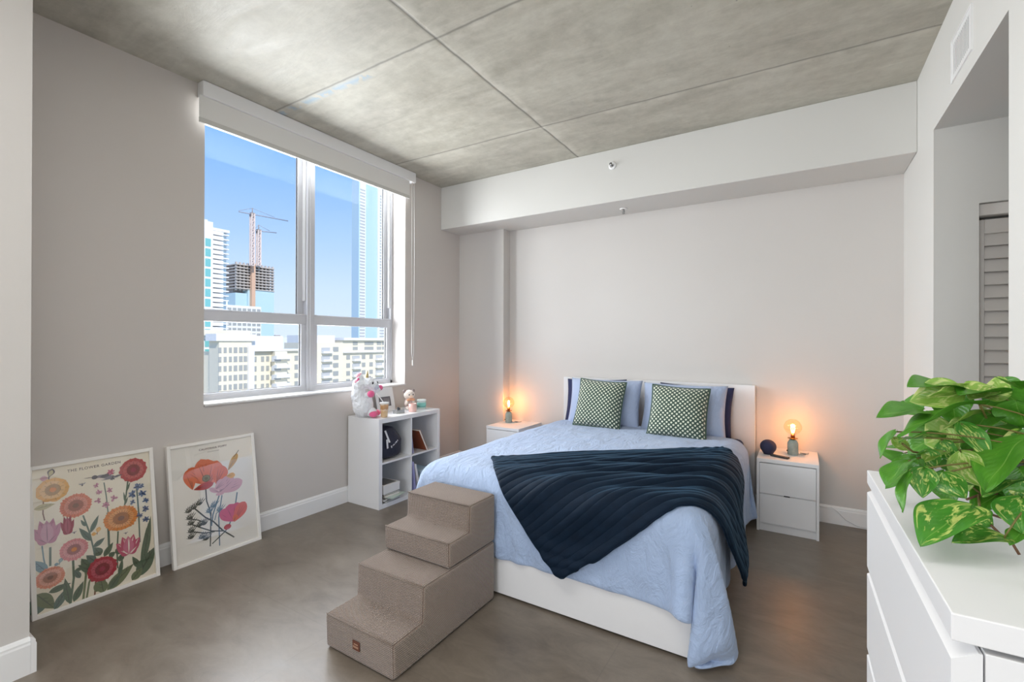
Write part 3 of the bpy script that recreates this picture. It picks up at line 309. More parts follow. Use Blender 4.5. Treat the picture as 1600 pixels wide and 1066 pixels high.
[1886,1,1,-1,-1,0,0,0,0,0,0,0,0,-1,0,0,-1,0,-1,0,1,0,0,0,0,0,0,0,0,0,0,0,0,0,-1,0,0,1,0,0,0,0,0,0,0,0,0,0,0,0,0,0,0,0,0,0,0,0,0,0,0,0,0,0,1,0,0,0,0,0,0,0,0,0,1,0,0,0,0,0,0,1,0,0,0,1,0,0],
[1907,1,0,0,-1,0,0,0,0,0,0,0,0,-1,0,0,-1,0,0,0,0,0,0,0,0,0,0,0,0,0,0,0,0,-1,0,0,0,0,1,0,0,0,0,0,0,0,0,0,0,0,0,0,0,0,0,0,0,0,0,0,0,0,0,0,0,0,0,0,1,0,0,0,0,0,0,1,0,0,0,0,0,0,1,0,0,0,0,0],
[1928,1,0,0,-1,0,-1,0,0,0,0,0,0,0,0,0,0,0,0,0,0,0,0,-1,0,0,0,-1,0,1,0,0,0,-1,0,0,0,0,0,0,1,0,0,0,0,0,0,0,0,0,0,0,0,0,0,0,0,0,0,0,0,-1,0,0,1,0,0,0,0,1,0,0,0,0,0,0,1,0,0,0,0,0,0,0,0,0,0,1],
[1949,1,0,0,0,-1,0,0,-1,0,0,0,0,0,0,0,0,0,0,1,-1,0,0,-1,0,0,-1,0,0,0,0,1,0,0,-1,0,0,0,0,0,0,0,0,1,0,0,0,0,0,0,0,0,0,0,0,0,0,0,0,0,-1,0,0,0,0,1,0,0,0,0,1,0,0,0,0,0,0,0,1,0,0,0,0,0,0,0,1,0],
[1970,1,0,0,0,-1,0,0,0,-1,0,0,0,0,0,0,0,1,0,0,0,-1,0,-1,0,-1,0,0,0,0,0,0,1,0,-1,0,0,0,0,0,0,0,0,0,0,1,0,0,0,0,0,0,0,0,-1,0,1,0,0,0,-1,0,0,0,0,0,0,1,0,0,0,1,0,0,0,0,0,0,0,0,1,0,0,0,0,0,0,0],
[1992,0,0,-1,0,0,0,-1,0,0,1,-1,0,0,0,0,0,0,1,0,-1,0,-1,0,0,-1,0,0,0,0,0,0,0,0,0,-1,1,0,0,0,0,0,0,0,0,0,0,1,0,0,0,0,0,0,-1,0,0,1,0,0,0,-1,0,0,0,0,0,1,0,0,0,0,0,1,0,0,0,0,0,0,0,0,0,0,1,0,0,0],
[2013,0,0,-1,0,-1,0,0,1,0,0,-1,0,0,0,0,0,0,0,0,0,-1,0,0,-1,0,0,0,0,0,0,0,0,0,0,0,0,0,0,0,0,0,0,0,0,0,0,0,0,1,0,0,0,-1,0,0,0,0,0,1,0,-1,0,0,0,0,0,0,1,0,0,0,0,0,0,0,1,0,0,0,0,0,0,1,0,0,0,0],
[2035,-1,0,-1,0,-1,0,1,0,0,0,-1,0,0,0,0,0,0,0,-1,0,0,-1,0,0,0,0,0,0,0,-1,0,0,1,0,0,0,0,0,0,0,0,0,0,0,0,0,0,0,0,0,0,0,0,0,0,0,0,0,0,0,1,-1,0,0,0,0,0,1,0,0,0,0,0,0,0,1,0,0,0,1,0,0,0,0,1,0,0],
[2056,-1,0,-1,0,0,0,0,-1,0,0,0,0,0,0,0,-1,0,0,0,-1,0,0,0,0,0,0,0,0,0,-1,0,0,0,0,0,0,1,0,0,0,0,0,0,0,0,0,0,0,0,0,0,0,0,0,0,0,0,0,0,0,0,0,0,0,0,0,0,1,0,0,0,0,0,0,0,1,0,0,0,0,0,0,0,0,0,0,0],
[2077,-1,0,-1,0,0,0,-1,0,0,0,0,0,0,0,0,0,0,-1,0,-1,0,0,-1,1,0,0,0,0,0,-1,0,-1,0,1,0,0,0,1,0,0,0,0,0,0,0,0,0,0,0,0,0,0,0,0,0,0,0,0,0,0,0,0,0,0,0,0,0,0,0,1,0,0,0,0,0,0,0,0,0,0,0,0,0,-1,0,0,0],
[2097,0,0,-1,0,0,0,-1,0,0,0,0,0,0,0,0,0,0,0,-1,0,-1,0,-1,0,0,1,0,0,0,0,-1,-1,-1,0,0,0,0,1,1,1,0,0,-1,0,0,1,0,0,0,0,0,0,0,0,0,0,0,0,0,0,0,0,0,0,0,0,0,0,0,0,0,0,1,0,0,0,0,0,0,0,-1,0,0,0,-1,0,0],
[2118,0,0,-1,0,0,0,0,-1,0,0,0,0,0,1,0,0,0,0,-1,0,-1,-1,0,-1,0,0,1,0,0,0,-1,0,0,-1,-1,0,1,0,1,0,0,0,0,0,0,0,0,1,0,0,0,0,-1,0,0,0,0,0,1,0,0,0,0,0,0,0,0,0,0,0,0,0,0,0,0,0,0,0,0,0,0,0,0,-1,0,0,-1],
[2139,0,-1,0,0,0,0,0,-1,0,0,0,0,0,0,1,0,0,0,0,-1,0,-1,-1,-1,0,0,0,1,0,0,-1,0,-1,0,-1,0,0,1,0,1,0,0,0,0,0,0,0,0,0,0,0,0,0,0,0,0,0,0,0,0,0,0,0,1,0,0,0,0,0,0,0,0,0,0,0,0,0,0,0,0,0,0,-1,0,0,-1,0],
[2160,-1,0,0,0,0,0,-1,0,0,0,0,0,0,0,1,0,0,0,0,0,-1,-1,-1,0,-1,0,0,0,1,0,0,-1,0,-1,0,0,0,0,0,1,0,0,0,0,0,0,0,0,0,0,0,0,0,0,0,0,0,0,0,0,0,0,0,0,0,0,0,1,0,0,0,0,0,0,0,0,0,0,0,0,0,-1,0,0,-1,0,-1],
[2181,-1,0,0,0,0,-1,0,0,0,0,0,0,0,0,0,0,1,0,0,0,-1,0,-1,-1,0,-1,0,0,0,1,0,0,0,0,-1,0,0,0,0,0,0,0,0,0,0,0,0,0,0,0,0,0,0,0,0,0,0,0,0,0,0,0,0,0,0,0,0,0,0,0,1,0,0,0,0,0,0,-1,0,0,0,0,0,0,-1,0,-1],
[2202,-1,0,0,0,-1,0,0,0,0,0,0,0,0,0,0,0,0,1,0,0,0,-1,0,-1,0,-1,0,-1,0,0,1,0,1,0,0,0,-1,0,-1,0,0,0,0,0,0,0,0,0,0,0,0,0,0,0,0,0,0,0,0,0,0,0,0,0,0,0,0,0,0,0,0,1,0,0,0,0,0,0,-1,0,0,-1,1,0,-1,0,-1],
[2222,0,-1,0,0,0,0,0,0,0,0,0,0,0,0,0,0,0,0,0,0,0,0,0,0,-1,-1,-1,0,0,0,0,2,0,1,0,0,-1,-1,-1,-1,1,0,0,0,0,0,0,0,0,0,0,0,0,-1,0,0,0,0,1,0,0,0,0,0,0,0,0,0,0,0,0,0,0,1,0,0,0,0,-1,0,0,-1,0,0,0,0,-1],
[2243,-1,0,0,0,0,0,0,0,0,0,0,0,0,0,0,0,0,0,0,0,0,0,0,-1,0,-1,0,0,-1,0,0,0,2,1,1,0,-1,-1,-2,-1,1,0,0,0,0,0,0,0,0,0,0,-1,0,0,0,0,0,0,0,1,0,0,0,0,0,0,-1,1,0,0,0,0,0,1,0,0,0,0,-1,0,-1,0,0,0,0,0,-1],
[2264,-1,0,0,0,0,0,0,0,0,-1,0,1,0,0,0,1,0,-1,0,0,0,0,0,-1,1,-1,0,-1,-1,0,-1,1,0,1,0,0,0,-1,0,-1,0,0,1,0,0,0,0,0,0,0,-1,0,0,0,0,0,0,0,0,0,1,0,0,-1,0,0,0,0,0,1,0,0,0,0,1,0,0,0,0,-1,-1,-1,0,1,0,0,-1],
[2285,-1,0,0,0,-1,0,0,1,0,-1,0,1,0,0,0,0,1,0,-1,0,-1,0,1,-1,0,0,-1,0,-1,0,-1,0,1,-1,0,1,1,-1,-1,1,-1,0,0,1,0,-1,0,1,-1,0,0,0,0,0,0,0,0,0,0,0,0,0,0,0,0,0,0,0,0,0,1,0,0,0,0,0,0,0,1,-1,0,-1,-1,-1,1,1,-1],
[2306,-1,0,-1,0,0,0,0,0,0,0,0,0,0,1,0,0,0,0,0,-1,0,0,0,0,-1,0,0,0,-1,-1,-1,0,0,1,-3,2,0,1,1,-1,0,0,0,0,0,0,1,-1,0,0,0,0,0,0,0,0,0,0,0,0,0,0,0,0,0,0,0,0,0,0,1,0,-1,0,0,0,0,0,0,0,0,0,-1,0,0,0,0],
[2327,-1,0,0,-1,0,0,0,0,0,0,0,0,0,-1,0,1,1,-1,0,0,0,-1,0,0,0,0,-1,1,-1,-1,-1,-1,0,1,0,-2,2,0,0,0,1,0,0,0,0,1,-1,0,0,0,0,0,0,0,0,0,0,0,0,0,0,0,0,0,0,0,0,0,0,0,0,0,0,0,0,0,0,0,0,0,0,-1,0,0,0,0,0],
[2348,-1,0,-1,0,0,0,0,0,0,0,0,0,0,0,0,-1,0,0,0,0,0,0,-1,0,0,0,0,-1,0,0,-1,-1,0,-1,0,0,1,0,0,1,1,0,0,0,0,0,0,0,0,0,0,0,0,0,0,0,0,0,0,0,0,0,0,0,0,1,0,-1,0,0,0,0,0,0,0,-1,0,0,1,0,0,-1,0,0,0,0,0],
[2368,0,-1,0,0,0,0,0,0,0,0,0,0,-1,0,-1,0,0,0,0,1,0,0,-1,0,0,-1,0,0,0,0,-1,-1,0,-1,0,1,0,1,0,1,0,0,0,0,0,0,1,0,0,-1,0,0,0,-1,0,0,1,-1,0,0,0,1,0,0,1,0,0,0,-1,0,0,0,0,0,0,0,-1,0,0,0,0,0,0,0,0,0,0],
[2389,0,-1,0,0,0,0,0,0,0,0,0,0,-1,0,-1,0,0,0,0,1,0,-1,0,0,0,-1,0,0,0,-1,0,0,-1,0,-1,0,0,1,1,0,0,1,0,0,0,1,0,0,0,-1,0,0,0,-1,0,0,0,0,0,0,0,1,0,1,0,0,0,0,-1,0,0,0,0,0,0,0,0,0,-1,0,0,0,0,0,0,-1,0],
[2410,-1,0,0,0,0,0,0,0,0,0,0,0,-1,0,0,-1,0,0,0,0,0,0,0,-1,0,-1,0,0,0,0,0,-1,0,0,-1,1,0,0,1,0,0,0,1,0,0,1,0,0,0,0,-1,0,-1,0,0,0,0,0,0,0,0,0,1,0,1,0,0,-1,0,0,0,0,0,0,1,0,0,0,-1,-1,0,0,0,0,0,-1,0],
[2431,-1,0,0,0,0,0,0,-1,0,0,0,0,0,0,1,0,0,-1,0,0,-1,0,-1,0,0,0,-1,0,0,0,0,-1,0,0,0,0,0,1,0,0,0,0,1,0,0,1,0,0,0,-1,0,0,0,-1,0,0,0,0,0,-1,1,0,1,0,1,0,-1,0,0,-1,0,0,1,0,0,1,-1,0,-1,0,0,-1,0,0,0,0,0],
[2452,-1,0,0,-1,0,0,0,0,0,0,0,0,0,0,0,1,1,0,-1,-1,-1,-1,0,0,0,0,0,-1,0,0,-1,0,0,0,0,0,1,0,0,0,0,0,0,1,0,1,-1,1,-1,0,0,0,0,-1,0,0,-1,0,0,1,0,0,0,1,0,0,-1,0,0,0,0,0,0,1,0,1,0,-1,-2,0,0,0,0,0,-1,1,0],
[2473,-1,0,0,0,-1,0,0,1,0,-1,0,0,1,0,0,0,2,-1,-1,-1,-1,-1,0,0,0,0,0,-1,0,-1,0,0,0,0,0,0,0,0,0,1,0,0,0,1,0,0,1,-1,0,0,0,0,0,-1,0,-1,0,0,0,0,0,1,0,1,0,-1,-1,0,0,1,0,0,0,0,0,1,1,0,-2,-1,0,0,0,0,0,0,0],
[2493,0,0,-1,0,0,0,0,1,-1,0,0,0,0,0,1,0,0,1,-1,-1,-1,-1,-1,0,0,0,-1,0,-1,0,1,0,0,0,0,0,0,0,0,0,1,0,0,1,0,0,0,-1,0,0,1,0,0,-1,0,0,-1,0,0,0,0,1,0,0,0,-1,0,0,0,0,1,0,0,0,0,1,0,0,-1,0,-1,0,0,0,-1,1,0],
[2514,-2,2,-1,0,-1,0,1,1,0,-1,0,0,0,0,0,0,0,1,-1,0,-1,-1,-1,-1,-1,0,0,0,0,0,0,1,0,0,0,0,0,0,0,0,1,0,0,0,1,0,0,-1,0,0,0,0,0,0,0,0,-1,0,0,0,0,0,1,0,-1,0,-1,0,1,0,0,1,0,0,0,1,0,-1,-1,0,0,0,0,0,-1,0,1],
[2532,-1,3,0,0,-1,-1,1,1,1,-1,0,-1,1,0,0,-1,0,0,1,-1,-1,-1,-1,-1,-1,-1,0,0,0,2,0,0,0,1,0,0,0,0,0,0,1,0,0,0,1,0,0,-1,0,0,0,0,0,0,0,0,0,-1,0,0,0,0,1,0,-1,0,-1,0,1,0,0,0,1,0,0,0,-1,-1,0,0,0,1,0,-1,0,0,1],
[2540,7,7,1,0,-1,0,0,0,1,0,0,-1,0,1,-1,-1,0,0,0,0,0,-1,-1,-1,-1,-1,0,0,0,1,1,0,0,0,1,0,0,0,0,1,0,0,0,0,0,0,1,0,0,0,-1,0,0,0,0,0,0,0,-1,0,0,0,0,0,0,0,0,0,0,0,0,0,0,0,0,-1,0,0,0,0,1,0,0,-1,0,0,1],
[2559,8,5,3,0,0,0,0,1,0,0,0,-1,0,0,-1,-1,0,0,0,0,0,0,-1,-1,-1,-1,0,0,0,1,0,1,0,0,1,0,0,1,0,0,0,0,0,0,0,0,1,0,0,0,0,-1,0,0,0,0,0,0,0,-1,0,0,0,0,0,0,0,0,0,0,0,0,0,0,0,0,-1,0,0,0,1,0,0,0,0,-1,0],
[2577,8,6,2,2,1,0,0,1,0,0,0,0,-1,0,0,-1,-1,0,0,0,0,0,-1,0,-1,-1,0,-1,0,1,0,1,0,0,1,0,0,1,0,0,0,0,0,0,0,0,0,1,0,0,0,-1,0,0,0,0,0,0,0,0,-1,0,0,0,0,0,0,0,0,0,-1,1,0,0,0,-1,0,0,0,0,0,1,0,0,-1,0,0],
[2592,8,9,2,2,2,2,0,0,0,0,1,0,0,-1,0,0,-1,0,-1,0,0,-1,0,0,-1,0,-1,0,0,0,0,0,1,0,0,1,0,1,0,0,0,0,0,0,0,0,0,0,1,0,0,0,-1,0,0,-1,1,0,0,0,-1,0,0,0,0,0,0,0,0,-1,0,0,0,0,0,0,0,0,0,1,0,0,-1,0,0,-1,0],
[2599,13,6,5,6,3,3,2,0,1,0,0,0,1,0,0,0,-1,-1,0,-1,-1,0,0,0,0,-1,0,0,-1,0,0,0,1,0,0,1,0,0,1,0,0,0,0,0,0,-1,0,0,1,1,0,0,-1,0,-1,0,0,0,0,0,0,0,0,-1,0,0,1,0,-1,0,0,0,0,0,0,1,0,0,0,0,-1,0,-1,0,-1,-1,-1],
[2610,2,5,10,5,5,8,5,4,2,1,1,0,1,1,0,0,0,-1,-1,-1,-1,0,0,0,0,0,-1,0,0,0,0,-1,1,0,0,0,1,0,0,1,0,0,0,0,0,-1,0,0,0,1,0,0,0,0,-1,0,0,0,0,0,0,0,-1,0,0,0,0,0,0,0,0,0,0,0,0,1,0,0,-1,-1,-1,-1,-1,-2,-3,-2,0],
[2631,-5,-7,-2,2,8,11,11,9,7,6,4,2,1,1,1,1,0,-1,-1,-1,-1,-1,0,1,0,0,-1,0,0,0,0,0,0,0,0,0,1,0,0,1,0,0,0,0,0,0,-1,0,0,0,1,0,0,0,-1,0,0,0,0,0,0,0,-1,0,0,0,0,0,0,0,-1,0,0,0,0,0,0,0,-1,-2,-2,-2,-4,-5,-8,1,1],
[2650,-3,-2,-7,-9,-4,1,7,12,12,11,9,9,6,5,2,1,2,-1,-1,-2,-1,-1,1,0,0,0,0,0,0,0,0,0,0,0,0,1,0,0,0,0,1,0,0,0,0,0,0,-1,0,0,0,0,1,0,-1,0,0,0,0,0,0,-1,0,0,0,0,0,0,-1,-1,0,0,1,0,-1,-1,-1,-3,-3,-4,-4,-6,-5,-7,-6,1,-2],
[2660,-2,-1,-2,-3,-4,-5,-5,-1,5,9,11,12,11,10,9,7,5,4,0,-2,-1,-1,1,0,1,0,0,0,0,0,0,0,0,0,1,0,0,0,0,0,0,1,0,0,1,0,0,-1,0,-1,0,0,0,0,0,0,0,0,-1,0,0,-1,0,0,0,0,0,0,0,-1,-1,-1,-2,-2,-3,-5,-6,-6,-6,-7,-7,-6,-4,-4,-4,-4,-4],
[2662,0,0,-1,0,0,-2,-2,-3,-3,-2,3,6,9,10,11,11,9,9,7,5,5,2,1,0,1,0,0,0,0,0,1,0,0,1,0,0,0,0,0,0,0,0,0,1,0,1,0,0,-2,-1,-1,-2,-2,-2,-2,-2,-1,-2,-2,-1,-2,-1,-2,-1,0,-1,0,1,0,0,-1,-3,-4,-6,-6,-6,-7,-6,-6,-6,-5,-4,-4,-4,-3,-4,-3],
[2662,0,0,0,0,0,0,0,1,1,1,0,0,0,3,5,8,8,9,9,8,8,7,4,4,3,3,3,3,2,2,2,2,2,1,0,1,0,0,-1,0,0,-1,-2,-2,-3,-5,-5,-5,-4,-3,-3,-3,-3,-3,-3,-3,-3,-2,-2,-1,-2,-1,-2,-1,-1,-1,-1,0,0,0,-1,-3,-4,-4,-5,-4,-4,-4,-4,-4,-4,-4,-3,-3,-3,-2,-3]],
[[11,2,4,0,-4,0,-1,4,13,12,15,14,17,10,7,6,6,4,4,6,6,7,5,1,-3,-2,-1,-1,-1,-1,0,0,1,-1,0,0,1,0,-2,1,1,0,1,0,0,0,0,0,0,1,0,0,0,0,0,0,0,0,0,0,0,-1,-1,0,0,-1,0,1,2,2,0,-7,-9,-8,-9,-8,-10,-11,-13,-13,-13,-12,-13,-1,7,-13,1,5],
[11,7,-5,-2,1,1,3,7,16,14,14,15,18,15,8,7,6,5,5,5,6,6,5,1,-3,-1,-1,-1,-1,-1,0,0,1,-1,0,0,0,0,-1,1,1,0,1,0,0,0,0,-1,1,0,1,0,0,0,0,0,0,0,0,0,-1,0,-1,0,-1,0,0,1,2,2,-1,-8,-8,-9,-8,-9,-10,-12,-13,-13,-14,-14,-15,-10,2,-9,0,0],
[11,10,2,-5,1,3,6,9,14,15,14,15,18,18,12,7,6,5,6,5,6,6,5,1,-3,-1,-1,-1,0,0,-1,0,0,-1,0,-1,1,-1,-1,1,2,0,0,0,1,0,-1,0,0,1,0,1,0,0,0,0,0,0,0,0,-1,0,-1,0,-1,0,0,0,2,2,-2,-8,-8,-8,-9,-9,-11,-13,-13,-13,-14,-16,-17,-15,-6,-5,-3,-2],
[8,19,12,-1,-3,5,5,5,12,17,15,15,17,18,17,9,6,6,6,5,5,6,5,1,-2,-2,-1,0,0,0,0,-1,0,-1,-1,0,0,0,0,0,2,0,0,0,1,-1,0,1,0,0,0,0,1,0,0,0,0,0,0,-1,0,0,-1,0,-1,0,0,0,2,2,-3,-8,-9,-8,-9,-10,-12,-13,-13,-13,-16,-17,-18,-15,-9,-10,-8,-1],
[12,4,17,17,9,3,3,5,5,15,18,16,15,18,18,14,8,6,6,5,5,5,6,1,-3,-1,-1,0,0,0,0,-1,0,-1,-1,0,-1,0,2,-1,1,0,1,0,0,0,0,1,0,0,0,0,0,0,0,0,0,0,0,0,0,-1,0,-1,0,0,-1,1,1,2,-4,-8,-9,-8,-9,-11,-13,-13,-13,-15,-18,-17,-18,-13,-11,-18,-13,0],
[11,1,11,18,19,15,11,5,3,10,16,16,17,17,18,17,12,6,6,5,5,5,6,1,-2,-2,-1,0,0,0,0,0,0,-1,0,-1,-1,0,1,0,0,1,1,0,0,-1,1,0,0,1,0,0,0,0,0,0,0,0,0,0,-1,0,0,-1,0,-1,0,0,2,1,-5,-8,-8,-9,-10,-12,-13,-13,-16,-17,-18,-17,-17,-15,-19,-18,-12,-7],
[12,0,9,17,18,19,17,14,6,9,12,17,17,17,17,18,16,8,6,5,6,5,5,1,-2,-1,-1,-1,0,0,0,1,0,-1,0,-1,0,0,0,0,0,1,0,1,0,0,0,0,0,0,1,0,0,0,0,0,0,0,0,0,-1,0,-1,0,0,-1,0,0,1,1,-5,-9,-8,-9,-11,-13,-13,-16,-17,-18,-18,-17,-17,-19,-19,-17,-16,-12],
[13,0,6,17,20,19,19,18,15,11,11,15,16,17,17,17,18,14,5,6,6,5,5,2,-2,-2,0,-1,0,0,0,0,0,0,0,0,-1,1,0,0,0,0,0,0,1,0,0,0,0,1,0,0,0,0,0,0,0,0,0,-1,0,0,-1,0,0,-1,0,0,1,0,-6,-8,-9,-10,-12,-13,-15,-18,-18,-18,-18,-17,-18,-19,-19,-19,-19,-19],
[12,0,7,20,19,19,20,19,18,16,15,14,15,17,16,17,18,18,9,6,5,5,5,2,-2,-1,0,-1,0,0,0,0,0,0,0,0,0,0,0,0,0,0,0,0,1,0,0,1,0,0,0,0,0,0,0,0,0,0,-1,0,0,0,0,-1,0,0,-1,0,0,0,-7,-8,-9,-11,-13,-15,-18,-19,-18,-17,-18,-18,-19,-19,-19,-19,-19,-20],
[11,0,8,22,18,19,20,21,21,19,18,16,16,16,15,17,18,18,15,7,6,5,4,2,-1,-1,0,0,0,-1,0,0,0,0,0,0,1,-1,0,0,0,0,0,0,1,0,0,0,0,1,-1,0,0,1,0,0,0,0,-1,0,0,0,-1,0,0,0,-1,0,0,-1,-8,-8,-10,-12,-15,-18,-19,-18,-17,-18,-18,-19,-19,-20,-19,-20,-20,-20],
[12,0,8,22,17,20,21,21,22,21,21,18,15,20,16,17,17,17,18,12,6,5,5,2,-2,0,0,0,0,-1,0,0,0,0,0,0,0,0,0,0,-1,0,1,0,1,0,1,0,0,-1,0,0,0,0,1,0,0,-1,0,0,0,-1,0,0,0,0,-1,-1,0,-2,-7,-9,-11,-15,-19,-18,-18,-17,-18,-19,-19,-19,-20,-20,-20,-21,-22,-21],
[13,-1,7,22,20,21,23,21,21,21,21,22,20,18,18,17,18,17,18,15,9,6,4,2,-1,0,0,-1,0,0,0,0,0,0,0,0,0,0,0,-1,0,0,1,0,0,1,0,1,-1,0,0,0,0,0,1,0,0,-1,0,0,0,-1,0,0,0,-1,0,-1,0,-3,-8,-11,-14,-18,-19,-17,-18,-18,-19,-19,-20,-21,-21,-21,-22,-22,-22,-22],
[12,5,8,18,21,22,22,22,21,22,21,21,22,20,20,19,19,17,18,16,11,10,3,1,1,0,0,-1,0,0,0,0,0,1,-1,-1,0,1,0,-1,0,1,0,0,0,1,0,0,0,0,0,0,0,0,1,0,0,-1,0,0,0,-1,0,0,0,-1,0,-1,0,-6,-7,-14,-18,-18,-18,-17,-19,-19,-21,-21,-21,-22,-22,-22,-22,-22,-22,-22],
[11,5,13,19,18,23,22,22,21,22,22,21,22,22,21,21,20,20,18,17,12,11,5,1,1,0,0,0,0,0,0,0,0,0,0,-1,0,0,0,0,0,1,1,-1,0,2,-1,1,-1,0,0,1,0,0,0,0,0,0,0,-1,0,0,-1,0,0,0,0,-1,-2,-5,-14,-17,-16,-17,-18,-20,-21,-22,-22,-21,-22,-22,-22,-22,-22,-22,-22,-22],
[12,3,16,19,19,23,21,22,22,22,22,21,22,22,22,22,22,21,21,19,14,10,5,1,1,0,1,0,0,0,0,0,0,-1,0,1,0,0,0,0,1,1,0,-1,1,1,0,0,0,1,1,0,0,0,0,0,0,0,-1,-1,0,-1,0,-1,0,-1,0,0,-2,-8,-16,-16,-17,-21,-21,-21,-22,-22,-22,-22,-22,-22,-22,-22,-22,-22,-22,-22],
[12,5,18,17,22,22,21,22,22,21,22,22,22,22,22,22,21,22,20,21,17,13,5,1,0,0,0,0,0,0,1,0,0,0,0,0,1,0,0,0,2,0,0,0,0,1,0,1,0,0,1,-1,0,-1,0,0,0,0,-1,1,0,0,0,-1,-1,0,-1,0,-2,-10,-15,-18,-22,-22,-22,-22,-22,-22,-22,-22,-22,-21,-22,-23,-22,-22,-22,-22],
[11,12,14,17,23,22,22,22,21,22,22,21,22,22,22,22,22,21,22,20,16,14,3,1,0,1,0,0,0,0,1,0,0,0,0,1,0,1,-1,1,1,0,0,0,0,1,0,0,-1,1,0,1,-1,-1,0,0,0,0,0,1,1,0,0,0,0,-1,0,-1,-2,-11,-16,-21,-21,-22,-22,-22,-22,-22,-22,-22,-22,-22,-22,-22,-22,-22,-22,-22],
[11,16,10,21,23,21,22,22,22,22,21,21,21,21,22,22,21,22,22,20,16,13,4,1,0,0,0,0,0,0,1,0,0,0,0,1,0,0,-1,1,1,0,0,0,1,1,0,0,-1,0,1,0,0,-1,0,0,0,0,0,1,1,0,1,-1,0,0,0,0,-3,-10,-17,-21,-22,-22,-22,-22,-22,-22,-22,-22,-22,-22,-22,-22,-22,-22,-22,-22],
[10,15,16,23,19,23,23,22,21,20,19,19,21,22,22,22,22,22,22,21,16,13,4,1,0,0,0,0,-1,1,0,0,0,0,0,1,0,0,0,0,1,0,0,0,0,1,1,0,-1,1,0,0,0,-1,-1,1,0,0,0,0,0,0,1,-1,0,1,0,0,-2,-10,-16,-22,-21,-22,-22,-22,-22,-22,-22,-22,-22,-22,-23,-21,-22,-22,-22,-22],
[8,20,19,21,20,23,20,17,18,19,22,22,22,23,22,22,22,22,22,20,17,12,3,1,1,0,0,0,-1,1,0,0,0,0,0,1,1,2,0,1,0,0,-2,-1,1,1,2,1,0,1,0,0,-1,-2,-2,0,1,0,0,-1,0,0,-1,0,0,0,1,0,-2,-9,-16,-21,-22,-22,-22,-22,-22,-22,-22,-22,-22,-22,-22,-22,-22,-22,-22,-22],
[9,20,22,22,19,17,14,17,21,23,22,23,22,23,22,22,22,22,22,20,16,12,4,1,0,0,0,0,0,0,1,0,0,0,1,0,1,0,-1,1,1,0,0,0,0,1,0,0,-1,0,1,0,0,0,0,0,1,1,-1,0,0,-1,0,-1,0,0,0,0,-3,-9,-15,-21,-21,-22,-23,-22,-22,-21,-23,-22,-22,-22,-22,-22,-22,-22,-22,-22],
[11,20,17,20,16,13,19,23,22,23,22,23,22,23,22,23,22,22,22,18,17,12,3,1,0,1,0,0,0,0,0,1,0,0,0,1,0,0,0,1,1,0,0,0,0,1,0,0,0,0,0,0,0,0,0,1,1,1,0,-1,0,-1,1,-1,0,-1,0,-1,-3,-9,-15,-21,-21,-22,-22,-22,-22,-22,-22,-22,-22,-22,-23,-22,-22,-22,-22,-22],
[16,6,17,16,18,21,23,23,22,22,22,22,23,23,23,22,22,22,21,20,16,12,4,1,0,0,0,0,0,1,0,0,0,0,0,1,0,0,0,1,1,0,0,0,0,1,0,1,-1,0,0,0,1,-1,0,0,1,1,0,-1,0,0,1,0,-1,0,-1,0,-4,-9,-15,-20,-22,-22,-22,-22,-22,-22,-22,-22,-22,-22,-22,-22,-23,-22,-22,-22],
[16,4,14,21,18,20,25,23,21,21,22,23,23,22,23,22,22,22,22,20,16,13,4,0,0,0,0,0,1,0,0,0,0,0,0,1,0,0,0,0,1,0,0,0,0,1,1,1,0,0,1,0,0,-1,0,-1,1,1,-1,-1,0,1,1,0,0,-1,0,-1,-3,-10,-15,-20,-21,-22,-23,-22,-22,-22,-22,-22,-22,-22,-22,-22,-22,-23,-22,-22],
[19,-4,23,17,17,22,23,23,22,22,22,22,22,23,23,22,22,22,22,20,16,13,3,1,0,0,0,0,0,0,0,0,0,0,1,0,0,0,0,1,0,0,0,0,0,1,0,1,0,0,0,1,1,0,-1,0,1,0,0,-1,-1,1,2,0,0,-1,0,-1,-3,-8,-16,-21,-21,-22,-22,-22,-23,-22,-22,-22,-22,-22,-22,-22,-22,-22,-23,-22],
[12,3,21,19,19,20,23,23,22,22,22,23,22,22,22,23,22,21,22,21,16,12,4,0,0,1,0,0,0,0,0,0,1,0,0,1,0,0,0,0,1,0,0,0,0,0,0,0,0,0,0,1,1,0,-1,0,1,1,-1,0,-1,1,1,0,-1,-1,0,0,-2,-8,-15,-21,-21,-22,-23,-22,-22,-22,-22,-22,-22,-22,-22,-22,-23,-22,-22,-23],
[11,4,18,22,20,22,21,22,22,22,23,22,22,22,22,22,22,22,22,21,15,13,4,0,0,1,0,0,0,0,0,0,1,0,0,1,0,0,0,1,1,0,0,0,0,1,0,0,0,-1,0,1,1,0,-1,-1,1,0,0,-1,0,1,0,0,-1,-2,-1,1,-1,-8,-15,-20,-21,-22,-22,-22,-23,-22,-22,-22,-22,-22,-22,-22,-22,-22,-23,-22],
[12,3,17,22,21,22,22,22,22,22,22,22,22,22,22,22,22,22,22,20,17,12,4,1,0,0,0,0,0,1,0,0,0,0,1,0,0,0,1,0,1,0,0,0,0,1,0,1,0,-1,0,1,1,0,-1,-1,1,0,0,0,-1,1,0,-1,-1,-2,0,1,-2,-8,-15,-20,-21,-22,-22,-22,-22,-22,-23,-22,-22,-22,-22,-22,-22,-22,-22,-23],
[12,4,17,19,22,23,22,22,22,22,22,22,22,22,22,22,22,22,22,21,16,12,4,1,0,0,0,0,0,1,0,0,0,0,1,0,0,0,0,1,0,0,0,0,1,0,0,1,0,0,0,1,1,0,-2,0,0,1,0,0,-1,1,1,-1,-1,-2,1,1,-2,-8,-16,-20,-21,-22,-22,-22,-23,-22,-22,-22,-22,-23,-22,-21,-22,-23,-22,-22],
